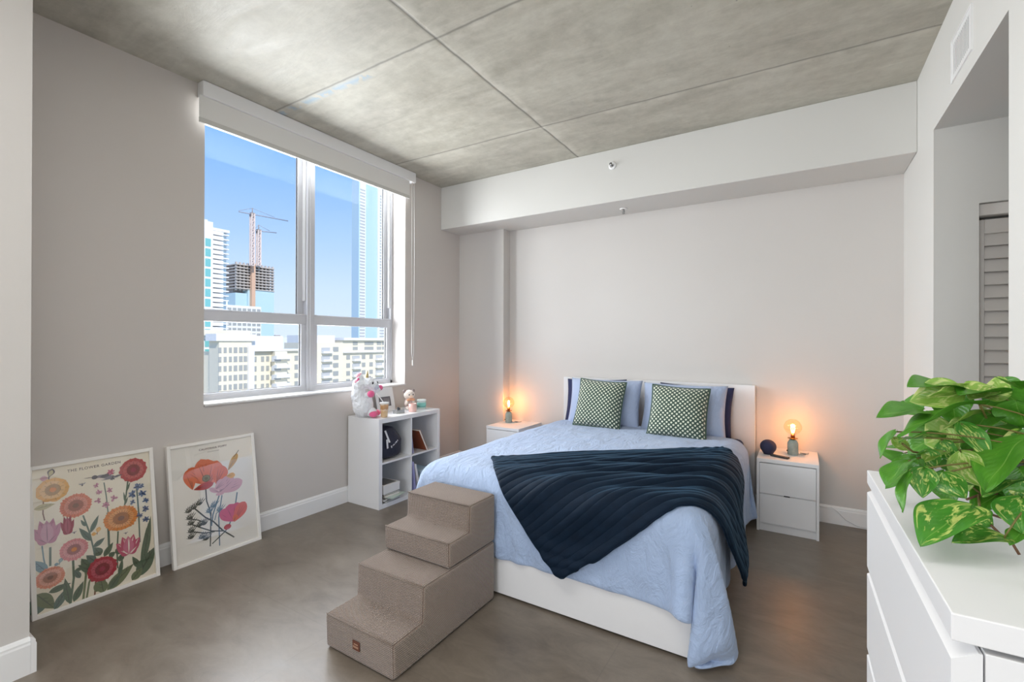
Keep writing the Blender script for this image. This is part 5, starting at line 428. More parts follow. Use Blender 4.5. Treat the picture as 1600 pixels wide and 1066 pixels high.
THROW_CLOTH = [[[-1127,7,2,10,11,3,8,12,6,9,10,9,10,10,10,10,9,10,11,10,11,10,9,10,10,10,11,10,10,11,11,9,10,11,10,10,10,10,10,11,10,10,9,11,11,10,11,10,10,10,10,10,10,10,11,10,10,11,10,11,10,11,10,11,10,11,10,10,10,12,12,9,10,11,11,12,8,9,11,13,7,3,9,10],
[-1127,11,8,8,9,7,8,9,8,9,10,9,10,10,9,10,10,10,11,10,10,10,10,10,10,10,10,11,10,10,11,10,10,10,10,11,10,10,10,10,10,10,10,11,10,11,10,10,10,10,10,11,10,10,10,11,10,10,11,10,10,11,10,11,10,11,9,11,11,11,10,11,10,10,11,10,11,10,10,8,9,7,9,10],
[-1119,10,9,8,9,8,8,8,9,8,10,10,10,10,9,10,10,10,10,10,10,11,10,10,10,10,11,10,10,10,10,10,10,10,10,11,10,10,10,11,10,10,10,10,11,10,10,10,10,11,10,11,10,10,10,10,10,10,11,10,11,10,10,11,10,11,10,10,11,10,11,9,10,11,11,11,10,10,11,9,10,6,9,9],
[-1109,7,9,9,8,9,8,8,9,10,9,10,9,10,10,10,10,10,10,10,10,10,10,10,11,10,10,10,10,10,10,10,10,10,11,10,10,10,10,10,11,10,11,10,10,10,10,10,10,11,10,10,11,10,10,11,10,10,11,10,10,11,10,10,11,10,10,11,10,10,11,10,10,10,10,11,11,9,11,8,10,7,10,9],
[-1104,9,9,9,9,8,8,10,9,10,9,10,9,10,10,9,10,10,11,10,10,10,10,9,11,10,10,10,10,10,11,10,10,11,10,10,10,10,10,10,10,11,10,10,10,10,11,10,10,10,10,10,10,10,11,10,10,11,10,11,10,10,10,11,10,11,11,10,10,10,11,10,10,11,10,11,10,9,9,10,10,8,11,9],
[-1099,11,9,9,9,9,8,11,8,10,9,10,10,10,9,10,10,10,10,10,10,10,10,10,10,10,10,10,10,10,10,10,11,10,10,11,10,11,10,10,10,10,10,10,10,11,10,10,11,10,10,10,10,10,10,11,10,10,10,10,11,10,10,11,10,11,10,11,10,10,11,10,11,10,11,10,10,10,9,11,9,8,10,9],
[-1088,7,9,9,9,10,9,10,9,9,10,10,9,10,10,10,10,10,10,10,10,10,10,10,10,10,10,10,10,10,10,10,10,10,10,10,11,10,10,10,10,10,10,11,10,11,10,10,11,10,10,11,10,10,10,10,10,10,10,10,11,10,11,10,11,10,10,11,10,11,10,10,11,10,11,9,10,12,9,10,11,7,7,10],
[-1082,8,9,9,10,9,10,9,10,10,10,7,10,10,11,10,10,10,10,10,9,10,11,10,10,10,11,10,10,10,10,10,10,10,11,10,10,10,10,10,10,10,10,11,10,10,10,11,10,10,10,10,11,10,10,11,10,10,11,10,10,9,11,10,11,10,11,10,10,11,10,10,11,11,10,9,10,11,12,9,9,10,4,8],
[-1079,11,10,10,10,11,8,8,12,9,9,11,10,9,9,11,9,9,9,11,10,11,10,10,10,10,10,10,10,11,10,10,11,10,10,11,10,10,10,10,10,10,10,10,10,10,10,10,11,10,10,11,10,10,10,11,10,11,10,10,11,10,10,10,10,10,10,11,10,11,10,10,11,10,11,10,10,11,11,11,6,12,7,3],
[-1072,11,10,11,9,10,8,13,8,10,10,10,9,10,10,9,10,10,11,10,10,10,10,9,10,10,10,10,10,11,10,10,11,10,10,10,10,11,10,10,10,10,11,10,10,10,10,10,10,11,10,10,10,11,10,10,10,10,11,10,11,10,10,11,10,10,10,10,10,11,10,11,10,10,12,10,12,10,9,11,8,7,10,6],
[-1064,9,12,11,8,10,11,9,9,11,9,9,10,11,10,10,11,10,10,10,10,10,10,10,10,10,10,10,9,10,10,10,10,11,10,10,10,10,11,10,10,11,10,10,11,10,10,10,10,10,10,10,10,11,10,10,11,10,10,11,10,10,11,10,10,10,11,10,10,10,11,10,10,11,11,12,10,11,9,9,10,7,4,7],
[-1057,10,12,10,9,9,12,10,9,9,9,11,11,10,10,10,10,9,10,10,10,11,10,10,11,10,10,9,10,10,10,10,10,11,10,10,10,10,10,10,10,11,10,10,11,10,10,10,10,11,10,10,10,10,10,11,10,10,11,10,11,10,10,10,10,11,10,10,11,10,10,10,10,11,11,12,11,9,10,9,8,9,4,3],
[-1049,10,12,10,8,11,11,10,9,9,10,12,9,10,10,10,9,10,10,11,10,10,10,10,10,10,10,10,10,10,10,10,11,10,10,11,10,10,10,10,11,10,10,9,10,10,11,10,11,10,10,10,11,10,10,10,10,11,10,10,11,10,10,10,11,10,10,10,11,10,10,11,11,10,11,10,11,10,9,9,6,7,7,2],
[-1042,11,12,9,10,10,11,9,10,10,11,10,9,10,10,10,10,10,10,10,11,10,9,10,10,11,10,9,10,11,10,10,10,10,11,10,10,10,11,10,10,10,10,10,10,10,10,10,10,10,11,10,11,10,10,11,10,10,10,10,11,10,10,11,10,10,11,10,10,10,11,10,11,11,11,10,10,11,7,8,7,5,5,3],
[-1034,11,11,10,10,11,10,9,10,11,10,10,10,10,10,10,10,9,11,9,11,10,10,10,10,10,10,10,10,10,10,10,11,10,10,10,10,10,10,11,10,10,10,11,10,10,10,10,10,10,10,10,10,11,10,11,10,10,11,10,10,11,10,10,10,11,10,10,10,11,10,10,11,11,11,11,8,10,8,6,7,5,4,3],
[-1025,11,11,9,11,10,9,12,9,11,10,10,10,9,10,10,10,10,10,10,10,10,10,10,10,10,10,10,10,10,10,10,11,10,11,10,10,10,9,11,10,10,10,11,10,11,10,11,10,10,10,10,9,10,11,10,10,11,10,10,11,10,10,10,11,10,10,11,10,10,11,11,11,10,10,10,10,9,6,7,4,5,4,3],
[-1017,11,11,10,11,9,11,10,10,10,10,10,10,10,10,10,10,9,10,10,10,10,10,10,10,10,10,10,10,10,10,11,10,11,11,10,10,10,10,9,10,9,11,10,11,11,10,11,10,11,9,10,10,10,10,10,10,10,11,10,11,10,11,10,10,10,11,10,11,10,11,11,11,10,11,10,8,5,7,5,6,4,3,3],
[-1008,11,11,10,10,10,10,10,10,11,10,10,10,9,10,10,10,10,10,10,9,10,11,10,10,10,10,10,10,10,10,11,10,10,10,11,10,11,10,10,9,10,10,11,10,10,10,10,10,10,11,10,10,11,10,10,10,10,10,10,11,10,11,10,10,11,10,10,12,11,11,11,11,11,9,8,8,5,6,3,5,5,2,2],
[-1000,12,10,10,10,10,9,12,9,11,10,11,9,10,10,9,11,10,10,10,9,10,10,10,10,11,10,10,10,10,10,10,10,10,10,10,10,11,10,10,11,10,10,11,10,10,10,10,10,10,10,11,10,10,11,10,11,10,9,10,10,10,10,11,11,10,10,11,12,12,12,11,11,10,9,7,5,6,3,2,4,4,3,2],
[-991,11,10,10,10,10,11,10,10,10,10,11,9,11,9,9,11,10,10,10,10,10,10,10,10,10,10,11,9,10,10,10,11,10,10,10,10,10,10,10,10,10,11,10,11,10,11,10,10,10,10,10,10,10,10,10,11,11,10,10,10,10,10,11,10,10,11,11,13,12,13,11,10,10,8,6,4,4,3,1,2,4,3,2],
[-983,11,11,9,10,11,10,10,10,11,10,10,10,10,9,10,10,10,10,10,10,10,10,10,10,10,11,9,10,10,10,10,10,11,10,11,10,10,10,10,10,10,10,10,10,11,10,10,11,10,11,10,10,10,10,10,10,10,11,10,11,10,10,10,11,10,11,12,13,12,12,11,10,9,6,6,4,3,2,0,1,2,3,3],
[-974,11,10,10,10,10,10,10,11,10,10,10,10,10,9,10,10,10,10,10,10,10,10,10,10,11,10,10,10,9,10,11,10,11,11,10,9,10,10,10,11,10,10,10,10,10,10,10,10,11,10,11,10,10,11,10,10,10,10,10,10,11,11,10,10,11,11,12,13,11,11,10,10,8,6,5,4,3,0,0,0,1,3,3],
[-965,10,10,10,10,10,10,10,11,10,10,10,10,10,9,10,10,10,10,10,10,10,11,10,10,10,11,10,9,11,10,10,10,10,10,9,9,11,10,11,10,11,10,10,10,10,11,10,10,10,10,11,10,10,11,10,10,11,10,10,10,10,10,11,11,11,11,12,12,10,10,10,8,6,6,5,3,2,1,0,0,1,3,3],
[-957,10,11,9,10,10,11,10,10,10,10,10,10,9,11,10,9,10,10,10,11,10,10,10,10,11,10,10,10,10,10,9,10,10,9,10,10,10,10,10,11,10,11,11,11,10,10,11,10,10,10,10,10,11,10,10,10,11,10,10,11,10,10,11,10,11,12,11,11,10,9,9,6,5,5,4,3,2,0,0,1,1,2,4],
[-949,10,11,10,10,10,10,10,10,10,10,10,10,10,10,10,10,9,11,10,10,10,10,11,10,10,10,10,11,10,10,10,11,10,10,10,9,10,10,10,9,10,10,10,11,11,10,11,10,10,10,10,11,10,10,10,11,10,10,11,10,10,11,10,11,11,11,10,10,9,9,6,6,6,4,3,2,1,1,0,1,1,2,4],
[-941,10,11,10,10,10,10,10,10,11,10,10,10,10,10,10,9,10,10,10,11,10,10,10,10,10,11,10,11,9,10,10,11,10,11,10,10,11,10,10,10,10,9,10,9,10,11,10,10,11,10,10,10,10,11,10,10,11,10,10,10,11,10,11,11,11,10,10,9,9,6,6,5,5,2,2,3,1,1,1,0,2,2,3],
[-933,11,10,10,10,10,10,11,10,10,10,10,10,10,10,10,10,10,10,10,10,10,10,11,9,11,10,10,11,10,10,11,10,10,10,10,10,10,11,9,11,10,11,10,9,10,9,10,10,11,11,10,10,11,10,10,10,10,11,10,10,11,11,11,10,11,9,10,8,7,6,6,4,4,2,1,1,2,1,1,1,1,2,2],
[-925,11,10,10,10,11,10,10,10,10,10,10,10,10,10,10,10,10,10,10,10,11,10,10,10,10,10,10,10,11,11,10,10,9,10,10,10,10,10,10,9,11,11,11,10,10,10,10,10,10,11,10,11,10,11,10,10,10,10,11,10,11,12,12,10,10,10,9,7,6,5,4,2,2,3,1,0,1,1,2,1,1,1,2],
[-916,10,11,10,10,10,10,10,10,10,11,9,11,10,10,10,10,10,10,10,10,10,10,10,10,10,10,10,10,10,11,10,10,10,10,10,10,10,10,10,10,11,10,10,10,11,11,10,10,9,10,11,11,10,11,11,10,10,11,11,10,12,13,12,10,10,10,8,5,5,4,3,2,0,2,2,-1,-1,1,1,1,1,2,1],
[-908,11,11,9,10,10,11,9,10,11,10,10,10,10,10,10,11,10,9,11,10,10,10,10,10,10,9,10,10,10,11,10,10,10,10,10,10,11,10,10,11,10,9,10,10,11,10,11,10,10,10,10,10,11,10,11,11,10,12,11,12,14,12,11,11,11,9,6,5,4,3,1,2,0,-1,2,0,-2,-1,0,1,2,1,2],
[-899,10,11,10,9,11,10,9,11,10,11,10,10,10,10,10,10,10,10,10,10,10,10,10,10,10,10,10,10,10,10,11,10,10,10,10,10,10,10,11,10,10,10,10,10,10,10,10,11,11,10,10,10,10,10,10,11,11,13,12,14,13,11,12,12,10,7,6,4,4,2,0,0,1,-1,-1,2,-2,-2,-2,1,2,1,2],
[-890,10,10,10,10,10,10,9,11,11,10,10,10,10,10,11,9,10,10,10,11,10,10,10,10,10,10,10,10,10,10,10,10,10,10,10,11,10,10,10,10,10,11,10,10,10,10,10,10,10,11,11,10,10,10,10,10,12,13,13,13,12,11,12,11,8,6,5,5,2,3,0,0,0,0,-1,0,1,-3,-3,1,1,1,2],
[-882,10,11,10,10,9,10,10,11,11,10,10,10,10,10,10,9,11,10,10,10,10,10,11,10,10,10,10,10,9,10,10,10,10,10,11,10,10,10,10,10,11,10,10,10,11,10,10,10,10,10,10,11,10,11,10,11,11,13,12,12,11,11,10,9,6,6,5,4,2,2,2,0,-1,0,1,0,1,0,-4,0,2,0,1],
[-873,10,11,10,9,10,10,10,10,11,10,10,10,10,10,10,10,11,9,10,10,10,11,10,10,10,11,10,8,8,10,9,10,11,11,10,11,10,11,10,11,10,10,10,11,10,10,10,11,10,10,10,10,10,11,11,11,11,12,11,11,10,11,9,6,6,5,3,3,2,1,2,1,0,0,0,1,2,1,-1,-1,2,1,-1],
[-864,10,10,10,10,10,10,9,11,11,10,10,10,10,10,10,10,10,10,10,10,10,10,10,10,11,10,9,8,10,11,10,10,11,10,10,10,11,10,10,10,10,10,11,10,10,10,11,10,10,11,10,10,10,10,11,11,12,11,10,10,10,9,7,6,5,4,3,2,1,2,0,2,1,-1,1,0,2,2,1,0,2,1,0],
[-855,10,10,10,9,10,10,10,11,10,10,10,10,10,10,10,10,10,10,10,10,10,10,11,10,10,9,10,11,11,9,10,10,10,10,9,10,10,10,11,10,10,11,10,10,11,10,10,10,11,10,10,11,10,11,10,11,11,10,10,10,8,7,6,5,4,4,2,2,1,2,0,1,2,0,0,1,0,2,3,1,3,1,0],
[-847,10,10,10,10,10,10,10,10,10,10,11,10,10,10,10,10,10,10,10,10,10,10,10,10,10,10,10,11,10,9,10,11,10,9,10,10,10,10,10,10,10,10,11,11,10,10,10,11,10,10,10,11,11,11,11,10,11,9,9,9,7,5,5,5,3,3,2,2,1,1,1,1,1,2,0,0,1,2,2,3,3,2,0],
[-838,9,11,10,9,10,10,10,10,11,10,10,10,10,10,10,10,10,10,10,10,10,10,10,10,10,10,10,10,10,10,11,11,10,10,10,10,11,10,10,9,10,9,10,10,11,10,11,10,10,11,10,11,11,11,12,10,9,10,8,7,6,4,5,3,3,2,1,3,1,1,1,1,1,2,1,1,0,1,2,3,4,2,1],
[-830,10,10,10,10,10,10,10,10,10,11,10,10,10,9,10,10,10,10,10,10,10,10,10,10,10,10,10,10,10,10,11,9,10,10,11,11,11,10,10,10,9,11,9,10,10,10,11,11,10,10,11,11,12,12,11,10,9,10,8,5,5,4,4,2,3,1,0,1,2,2,0,0,1,2,2,1,1,1,1,3,3,4,2],
[-822,10,11,10,9,10,10,10,10,11,10,10,10,10,10,10,10,10,10,10,10,10,10,10,10,10,10,10,10,10,10,9,10,10,10,10,10,10,10,10,10,12,11,10,10,10,10,10,10,11,11,12,12,13,12,10,10,11,9,6,4,4,4,3,1,1,3,1,-1,1,2,1,-1,1,1,1,2,1,1,1,2,2,5,3],
[-813,9,11,11,9,9,10,11,10,10,11,10,10,9,10,10,10,10,10,10,10,10,10,10,10,10,10,10,10,10,10,10,11,10,10,9,10,10,9,10,10,11,11,10,11,11,10,10,10,11,11,13,13,13,12,10,12,10,7,5,4,4,4,2,1,0,1,2,1,-1,0,2,1,-1,0,0,2,1,1,1,1,2,3,5],
[-805,10,11,11,9,9,10,10,11,10,10,10,10,9,11,9,10,10,10,10,10,10,10,10,10,10,10,11,10,10,10,10,10,10,10,10,11,10,10,10,10,10,10,10,10,10,11,11,10,12,12,13,13,12,11,11,11,8,5,5,5,4,3,2,2,0,0,1,2,1,-1,0,2,0,-1,0,1,1,1,0,1,2,3,4],
[-796,9,11,11,10,9,9,11,10,10,10,10,10,10,10,10,10,10,10,10,10,10,10,10,10,10,10,10,10,10,10,10,10,10,10,11,10,10,10,10,11,10,10,10,10,10,10,10,11,12,13,12,12,11,10,11,9,6,6,5,4,3,2,3,3,1,1,0,2,2,0,0,1,2,0,-1,0,1,1,0,0,2,3,4],
[-787,10,10,11,10,8,9,11,10,11,10,9,10,10,10,10,10,10,10,10,10,10,10,10,10,10,10,10,10,10,10,10,10,10,10,11,10,10,10,10,11,10,10,11,10,10,10,11,11,11,11,12,10,10,10,9,7,5,6,5,4,3,2,1,2,3,2,1,1,3,2,1,0,2,1,0,-1,1,1,1,0,1,3,4],
[-778,11,9,10,10,9,10,10,9,11,10,9,10,10,10,10,10,11,10,10,10,9,10,11,10,10,10,10,10,10,10,9,11,10,10,10,10,10,11,10,10,10,10,11,10,10,10,11,11,11,11,10,9,10,9,7,5,5,6,4,4,3,2,1,1,2,3,2,1,1,3,3,1,1,2,2,0,-2,2,1,1,1,3,2],
[-768,9,10,10,10,9,9,10,9,11,10,9,10,11,10,10,10,10,10,10,10,10,10,10,10,10,10,10,10,10,10,10,11,10,10,10,10,10,10,11,10,10,10,10,10,11,10,11,11,10,10,10,9,8,7,6,5,5,5,4,3,3,3,1,0,1,2,3,2,1,1,3,3,2,1,2,2,-1,-1,2,3,1,1,2],
[-758,8,9,10,9,9,10,9,11,10,10,10,10,11,10,10,10,10,10,10,10,10,10,10,10,10,10,10,10,9,10,11,10,10,10,10,10,10,10,11,10,10,11,10,10,11,10,11,11,10,10,9,9,6,6,5,5,4,3,4,3,3,3,3,0,0,0,2,3,2,1,1,4,3,1,2,3,1,-1,-1,3,3,-1,2],
[-749,7,9,10,9,10,10,9,10,10,11,10,10,10,10,10,10,10,11,9,10,11,10,9,10,10,10,10,10,10,10,10,10,10,10,10,10,10,11,10,10,10,11,10,11,10,12,11,11,9,9,9,7,4,5,5,5,4,2,2,4,3,2,3,3,1,-1,0,1,3,2,1,2,4,4,1,3,1,-2,1,0,3,1,1],
[-743,10,9,10,9,9,10,10,10,10,10,10,11,10,10,10,10,10,10,10,10,10,10,10,9,11,9,11,10,10,9,10,10,10,10,10,11,10,10,10,10,11,10,10,11,12,12,10,9,10,9,8,5,4,5,4,4,3,2,1,1,4,3,3,3,3,1,0,0,0,2,2,2,3,4,3,2,2,-3,1,3,0,-2,3],
[-735,10,9,10,9,9,10,10,10,10,10,11,10,10,10,10,10,10,10,10,10,10,10,10,10,10,10,10,10,10,10,10,10,10,10,10,10,10,10,11,10,10,11,11,11,12,11,9,10,10,8,6,4,5,4,4,2,3,1,2,1,1,3,2,3,3,3,2,1,-1,1,0,2,2,3,4,1,3,2,-3,2,3,-2,-2],
[-725,9,10,9,8,10,9,10,10,10,10,10,11,10,10,11,10,10,10,10,10,10,10,10,10,10,10,10,10,10,9,10,10,10,10,11,10,9,10,10,11,10,12,11,12,12,10,10,10,9,6,5,4,5,3,3,3,2,1,1,1,1,2,2,2,2,2,4,3,1,1,1,0,0,1,2,1,1,5,1,-3,2,4,-4],
[-713,5,10,9,9,9,10,9,10,10,9,10,10,11,11,10,10,11,10,10,10,10,10,10,10,10,10,10,10,10,10,10,10,10,10,10,10,10,10,10,11,10,11,13,12,12,9,10,10,7,6,4,5,4,4,2,2,2,1,1,1,1,0,2,1,2,1,2,3,3,3,2,1,2,-1,0,-2,1,1,4,1,-4,2,5],
[-705,5,9,9,9,9,10,10,10,10,9,9,11,10,11,10,11,10,10,11,10,10,10,10,11,10,10,10,10,10,10,10,10,10,9,10,11,10,10,10,11,10,12,12,11,10,10,10,8,6,5,5,4,4,4,3,1,2,2,1,1,1,0,1,1,1,1,2,1,2,2,3,2,2,2,2,0,0,-2,-2,4,0,-5,3],
[-700,9,7,8,12,9,8,10,10,10,10,10,10,11,10,10,10,11,10,10,10,10,11,10,11,10,10,10,10,10,10,10,10,10,10,10,10,9,11,10,11,11,11,11,10,9,10,8,7,5,5,6,3,3,3,3,2,2,1,2,2,1,1,1,1,0,1,2,2,1,1,2,1,2,1,3,3,3,0,-6,-2,5,0,-7],
[-692,9,8,9,10,9,8,9,8,11,12,10,10,12,10,10,10,10,11,9,11,11,10,11,10,10,10,10,10,10,10,10,10,10,10,9,9,11,11,10,11,10,11,9,10,8,9,6,5,5,5,5,4,2,1,2,3,2,1,1,2,3,1,2,1,1,1,1,2,2,2,1,1,1,1,1,1,2,6,0,-7,-2,6,-1],
[-683,9,7,6,11,12,9,9,3,11,12,14,12,10,10,10,10,10,9,11,11,10,11,11,10,10,10,11,10,9,10,10,10,9,10,11,7,11,11,10,11,11,10,9,8,8,7,5,5,5,4,3,3,4,1,1,0,2,1,1,1,2,2,2,2,3,1,1,2,1,2,2,2,1,1,0,0,-1,2,8,-1,-6,-2,7]],
[[1639,16,8,1,11,13,6,8,15,10,8,11,10,9,10,10,10,9,9,9,9,10,10,10,10,9,9,10,9,8,10,10,10,9,9,10,10,9,8,10,10,10,10,8,9,9,9,9,10,10,10,10,9,9,9,10,9,9,9,9,9,9,10,9,9,8,10,12,5,2,13,10,6,6,5,11,11,3,2,5,12,5,1,10],
[1633,7,16,4,5,14,10,7,10,12,9,9,11,10,9,9,10,10,9,9,9,10,9,10,10,10,9,9,10,9,8,9,11,9,9,10,10,10,8,9,10,10,10,9,9,9,9,9,9,10,10,9,10,9,10,9,9,10,9,8,10,9,9,9,9,9,8,10,11,3,6,12,9,7,5,5,14,7,4,2,8,12,3,7],
[1630,5,8,13,6,5,14,10,6,11,11,9,9,10,10,9,9,10,10,10,9,9,9,9,9,10,10,9,10,10,9,9,9,10,9,9,9,10,10,9,9,9,10,10,10,9,9,9,9,9,9,10,9,10,9,10,9,9,10,9,9,9,9,10,9,10,8,6,12,10,3,6,12,10,8,5,3,14,7,4,3,14,9,6],
[1623,9,4,8,13,6,6,14,7,8,12,10,9,9,10,9,9,9,10,10,10,10,9,9,9,9,9,10,9,10,10,9,9,10,10,9,10,9,9,10,9,9,8,10,10,10,9,10,9,9,9,10,9,8,10,9,9,9,10,9,9,10,9,9,9,9,10,8,6,12,11,2,6,11,11,10,3,3,12,10,4,5,14,10],
[1610,12,11,3,8,14,6,7,13,6,9,10,11,10,10,9,9,9,9,10,9,10,11,9,9,10,9,9,9,9,9,10,9,9,9,10,10,9,10,10,9,9,9,9,10,9,9,10,9,10,9,10,10,9,9,9,9,10,9,9,9,9,9,10,9,8,9,9,8,6,12,11,3,6,9,12,10,4,2,12,10,1,11,13],
[1605,5,12,11,3,9,15,2,11,12,8,7,9,10,10,11,10,10,8,9,9,9,10,10,10,10,10,9,9,10,9,10,9,9,8,9,9,10,9,9,10,10,9,9,10,9,10,9,9,8,10,9,10,10,9,10,9,10,9,10,8,9,9,9,10,10,8,9,8,7,6,12,12,4,5,8,11,12,4,3,11,6,4,12],
[1603,4,3,13,10,3,12,9,4,13,12,9,7,9,9,9,10,11,10,9,9,9,9,9,9,10,10,10,9,9,10,10,9,10,9,10,9,9,10,9,9,10,9,9,9,9,10,9,9,9,9,9,9,10,9,9,10,10,10,9,10,9,8,8,9,10,10,10,8,8,6,6,13,12,6,6,5,9,14,4,5,11,4,4],
[1588,13,5,3,15,7,3,17,6,5,12,11,10,10,9,8,8,10,10,10,9,10,9,9,9,9,10,9,10,9,9,9,10,9,10,9,10,9,10,10,9,10,9,9,10,8,9,9,10,10,9,9,9,10,9,8,8,10,9,10,11,10,11,8,7,7,10,11,9,9,7,5,7,15,11,7,8,3,8,13,3,11,11,7],
[1576,9,15,4,8,11,2,11,14,7,6,12,9,8,12,11,9,8,9,10,10,9,9,10,9,9,9,10,10,9,9,8,10,9,9,10,9,9,10,9,9,10,10,9,10,10,9,9,9,9,9,10,9,10,9,10,9,8,9,7,9,9,12,12,10,8,5,9,12,10,7,6,5,10,15,9,9,8,2,11,9,4,15,13],
[1570,6,10,11,6,13,4,5,13,12,7,7,13,6,9,12,10,9,8,10,9,10,9,10,10,9,9,10,10,10,9,9,9,9,9,9,10,9,9,9,9,10,9,10,9,10,10,9,10,9,9,9,9,9,9,9,10,10,10,9,8,8,8,9,11,12,8,6,9,12,10,7,5,5,12,13,7,12,7,6,11,6,8,14],
[1560,8,8,9,6,14,11,2,9,11,12,8,10,10,5,10,11,10,8,8,10,10,9,9,10,10,9,9,10,10,11,10,10,8,8,10,9,9,10,9,10,9,8,9,9,10,10,9,10,10,9,9,9,10,9,8,9,9,10,10,9,10,9,9,7,9,12,8,6,10,12,10,6,6,7,11,10,8,12,6,9,12,7,9],
[1550,8,9,9,7,9,14,7,5,10,11,10,9,10,9,7,10,11,10,9,8,10,9,8,10,9,10,8,9,10,11,11,11,9,8,8,9,9,10,10,9,10,10,9,8,9,9,10,9,9,10,10,9,10,9,9,9,9,9,9,9,9,10,10,10,7,8,11,9,6,10,11,9,8,7,7,12,8,8,11,7,11,12,8],
[1540,9,9,9,8,8,12,9,7,8,10,10,9,10,10,9,8,10,10,10,9,9,10,9,9,10,9,9,8,8,10,11,11,11,9,8,8,8,9,10,9,10,11,10,10,8,10,9,8,9,10,9,9,10,9,10,9,9,9,10,8,9,9,9,11,10,7,8,11,9,6,10,10,10,8,8,8,11,8,9,9,8,12,11],
[1530,9,9,9,9,8,9,12,8,8,9,10,9,10,9,10,8,10,10,9,9,9,10,9,9,10,10,9,9,8,8,10,11,11,11,10,8,8,8,9,9,9,9,11,10,10,9,10,10,9,9,9,9,9,9,9,9,10,9,10,9,9,9,8,9,10,10,7,9,11,9,7,9,9,10,10,7,9,10,8,10,9,10,11],
[1519,10,10,9,8,9,8,10,11,10,7,9,9,10,10,10,8,9,10,11,9,8,10,9,9,10,9,10,9,9,9,8,9,11,11,11,10,9,8,8,9,9,9,8,10,10,10,10,10,9,9,11,9,9,9,8,9,9,9,10,10,9,9,9,8,9,10,9,8,9,11,9,8,9,8,10,9,8,10,9,9,10,10,10],
[1509,10,10,9,9,9,9,7,10,12,10,8,8,9,10,10,10,8,9,11,10,9,9,9,10,9,9,10,9,10,9,8,8,10,11,10,10,10,10,9,8,9,9,9,9,8,8,10,10,10,9,10,10,11,9,9,8,9,9,9,10,9,10,9,9,8,9,10,9,8,9,11,8,9,9,8,10,8,10,9,9,10,10,10],
[1499,9,11,10,9,9,8,9,7,11,13,10,8,8,8,10,11,9,9,9,10,10,10,8,10,9,10,9,9,10,9,9,8,8,9,11,10,10,10,11,9,9,9,10,9,9,8,9,9,9,8,9,10,11,10,10,10,8,9,9,9,9,9,9,9,10,8,8,11,10,7,9,10,9,9,9,9,9,9,8,10,10,10,10],
[1489,9,10,10,11,9,8,10,8,7,12,12,10,9,7,8,10,11,9,8,10,10,11,9,9,9,9,10,9,9,9,10,10,8,9,9,9,9,9,10,11,9,10,9,10,10,10,9,9,9,9,8,8,8,10,11,10,10,10,9,9,8,9,9,9,9,10,8,8,11,9,8,10,9,9,8,9,11,8,9,9,10,10,10],
[1480,8,10,9,11,11,10,8,9,7,9,12,10,11,8,8,9,10,9,9,9,9,11,11,9,8,10,9,9,9,10,9,10,10,9,9,10,9,9,9,9,9,9,9,10,9,11,9,10,10,9,9,9,8,8,9,9,10,10,11,11,9,9,8,8,9,9,9,9,9,9,9,9,10,9,9,8,10,10,8,9,10,10,10],
[1472,6,10,9,10,11,11,10,9,8,7,9,13,10,10,9,8,9,9,9,9,8,10,11,12,9,8,9,9,10,9,9,9,10,9,10,10,9,9,10,9,9,10,8,9,9,9,10,9,10,10,9,9,10,10,9,9,8,7,9,11,11,10,11,8,7,9,9,9,9,9,9,9,10,8,10,9,8,10,10,8,9,10,11],
[1464,6,8,8,10,11,10,12,10,9,8,6,11,12,10,10,10,8,8,9,9,8,8,10,13,13,9,7,9,9,10,9,10,8,9,9,9,10,10,9,9,10,10,9,9,9,9,9,10,9,9,9,9,9,10,10,10,11,8,7,8,9,10,11,11,8,8,9,9,9,9,9,9,9,9,9,10,8,9,10,9,9,10,10],
[1457,5,8,7,9,11,10,10,12,10,9,8,6,11,11,10,12,10,8,8,9,8,8,7,11,15,13,8,6,8,9,10,10,10,8,9,9,9,9,10,10,9,10,9,10,10,9,9,10,9,9,9,9,9,9,9,9,10,11,10,8,8,8,9,10,10,9,9,9,9,9,9,9,9,10,8,9,10,8,10,10,8,9,10],
[1449,6,8,7,8,9,10,10,10,12,11,8,8,7,11,10,11,11,11,7,8,9,8,7,7,12,15,13,8,6,8,9,10,12,9,9,9,10,9,9,8,9,9,9,10,10,9,10,10,9,10,8,9,9,9,9,9,9,9,10,11,10,8,8,9,9,10,9,9,9,9,9,9,9,9,9,9,10,9,8,10,9,9,10],
[1444,4,8,8,8,8,8,10,10,10,11,10,9,8,9,9,11,10,12,10,7,8,9,8,7,8,12,14,13,7,6,9,9,12,11,10,8,9,10,10,10,9,8,7,8,9,10,9,10,10,10,10,9,9,9,9,9,9,9,8,10,10,10,9,8,9,9,9,10,8,9,10,9,9,9,9,9,9,10,9,9,9,9,9],
[1440,5,5,7,8,8,8,9,9,10,10,10,10,9,8,9,10,10,10,12,9,8,8,9,8,8,8,12,13,12,7,7,8,8,10,12,9,9,9,10,10,11,12,9,9,7,7,8,9,10,11,10,10,9,10,9,9,8,9,9,9,9,10,9,9,9,9,9,9,9,9,9,9,10,8,9,10,9,9,10,9,9,9,9],
[1436,5,5,5,6,8,8,8,9,9,10,10,10,9,10,8,9,10,10,10,11,10,8,9,8,9,7,9,11,13,11,8,8,7,8,10,10,9,9,9,9,10,10,11,12,11,9,7,7,8,10,10,10,10,10,10,9,9,8,9,9,9,9,10,9,9,9,9,9,9,9,9,9,10,9,8,9,10,9,9,10,8,10,9],
[1434,1,5,4,5,7,7,9,8,9,10,10,10,10,9,10,9,9,9,10,11,10,9,9,9,9,8,8,8,11,12,11,9,8,9,8,9,10,9,9,9,9,9,9,10,12,11,11,8,7,7,9,10,10,10,10,10,10,9,9,8,9,9,10,9,9,9,9,9,9,9,9,9,9,10,9,8,9,10,9,9,9,9,10],
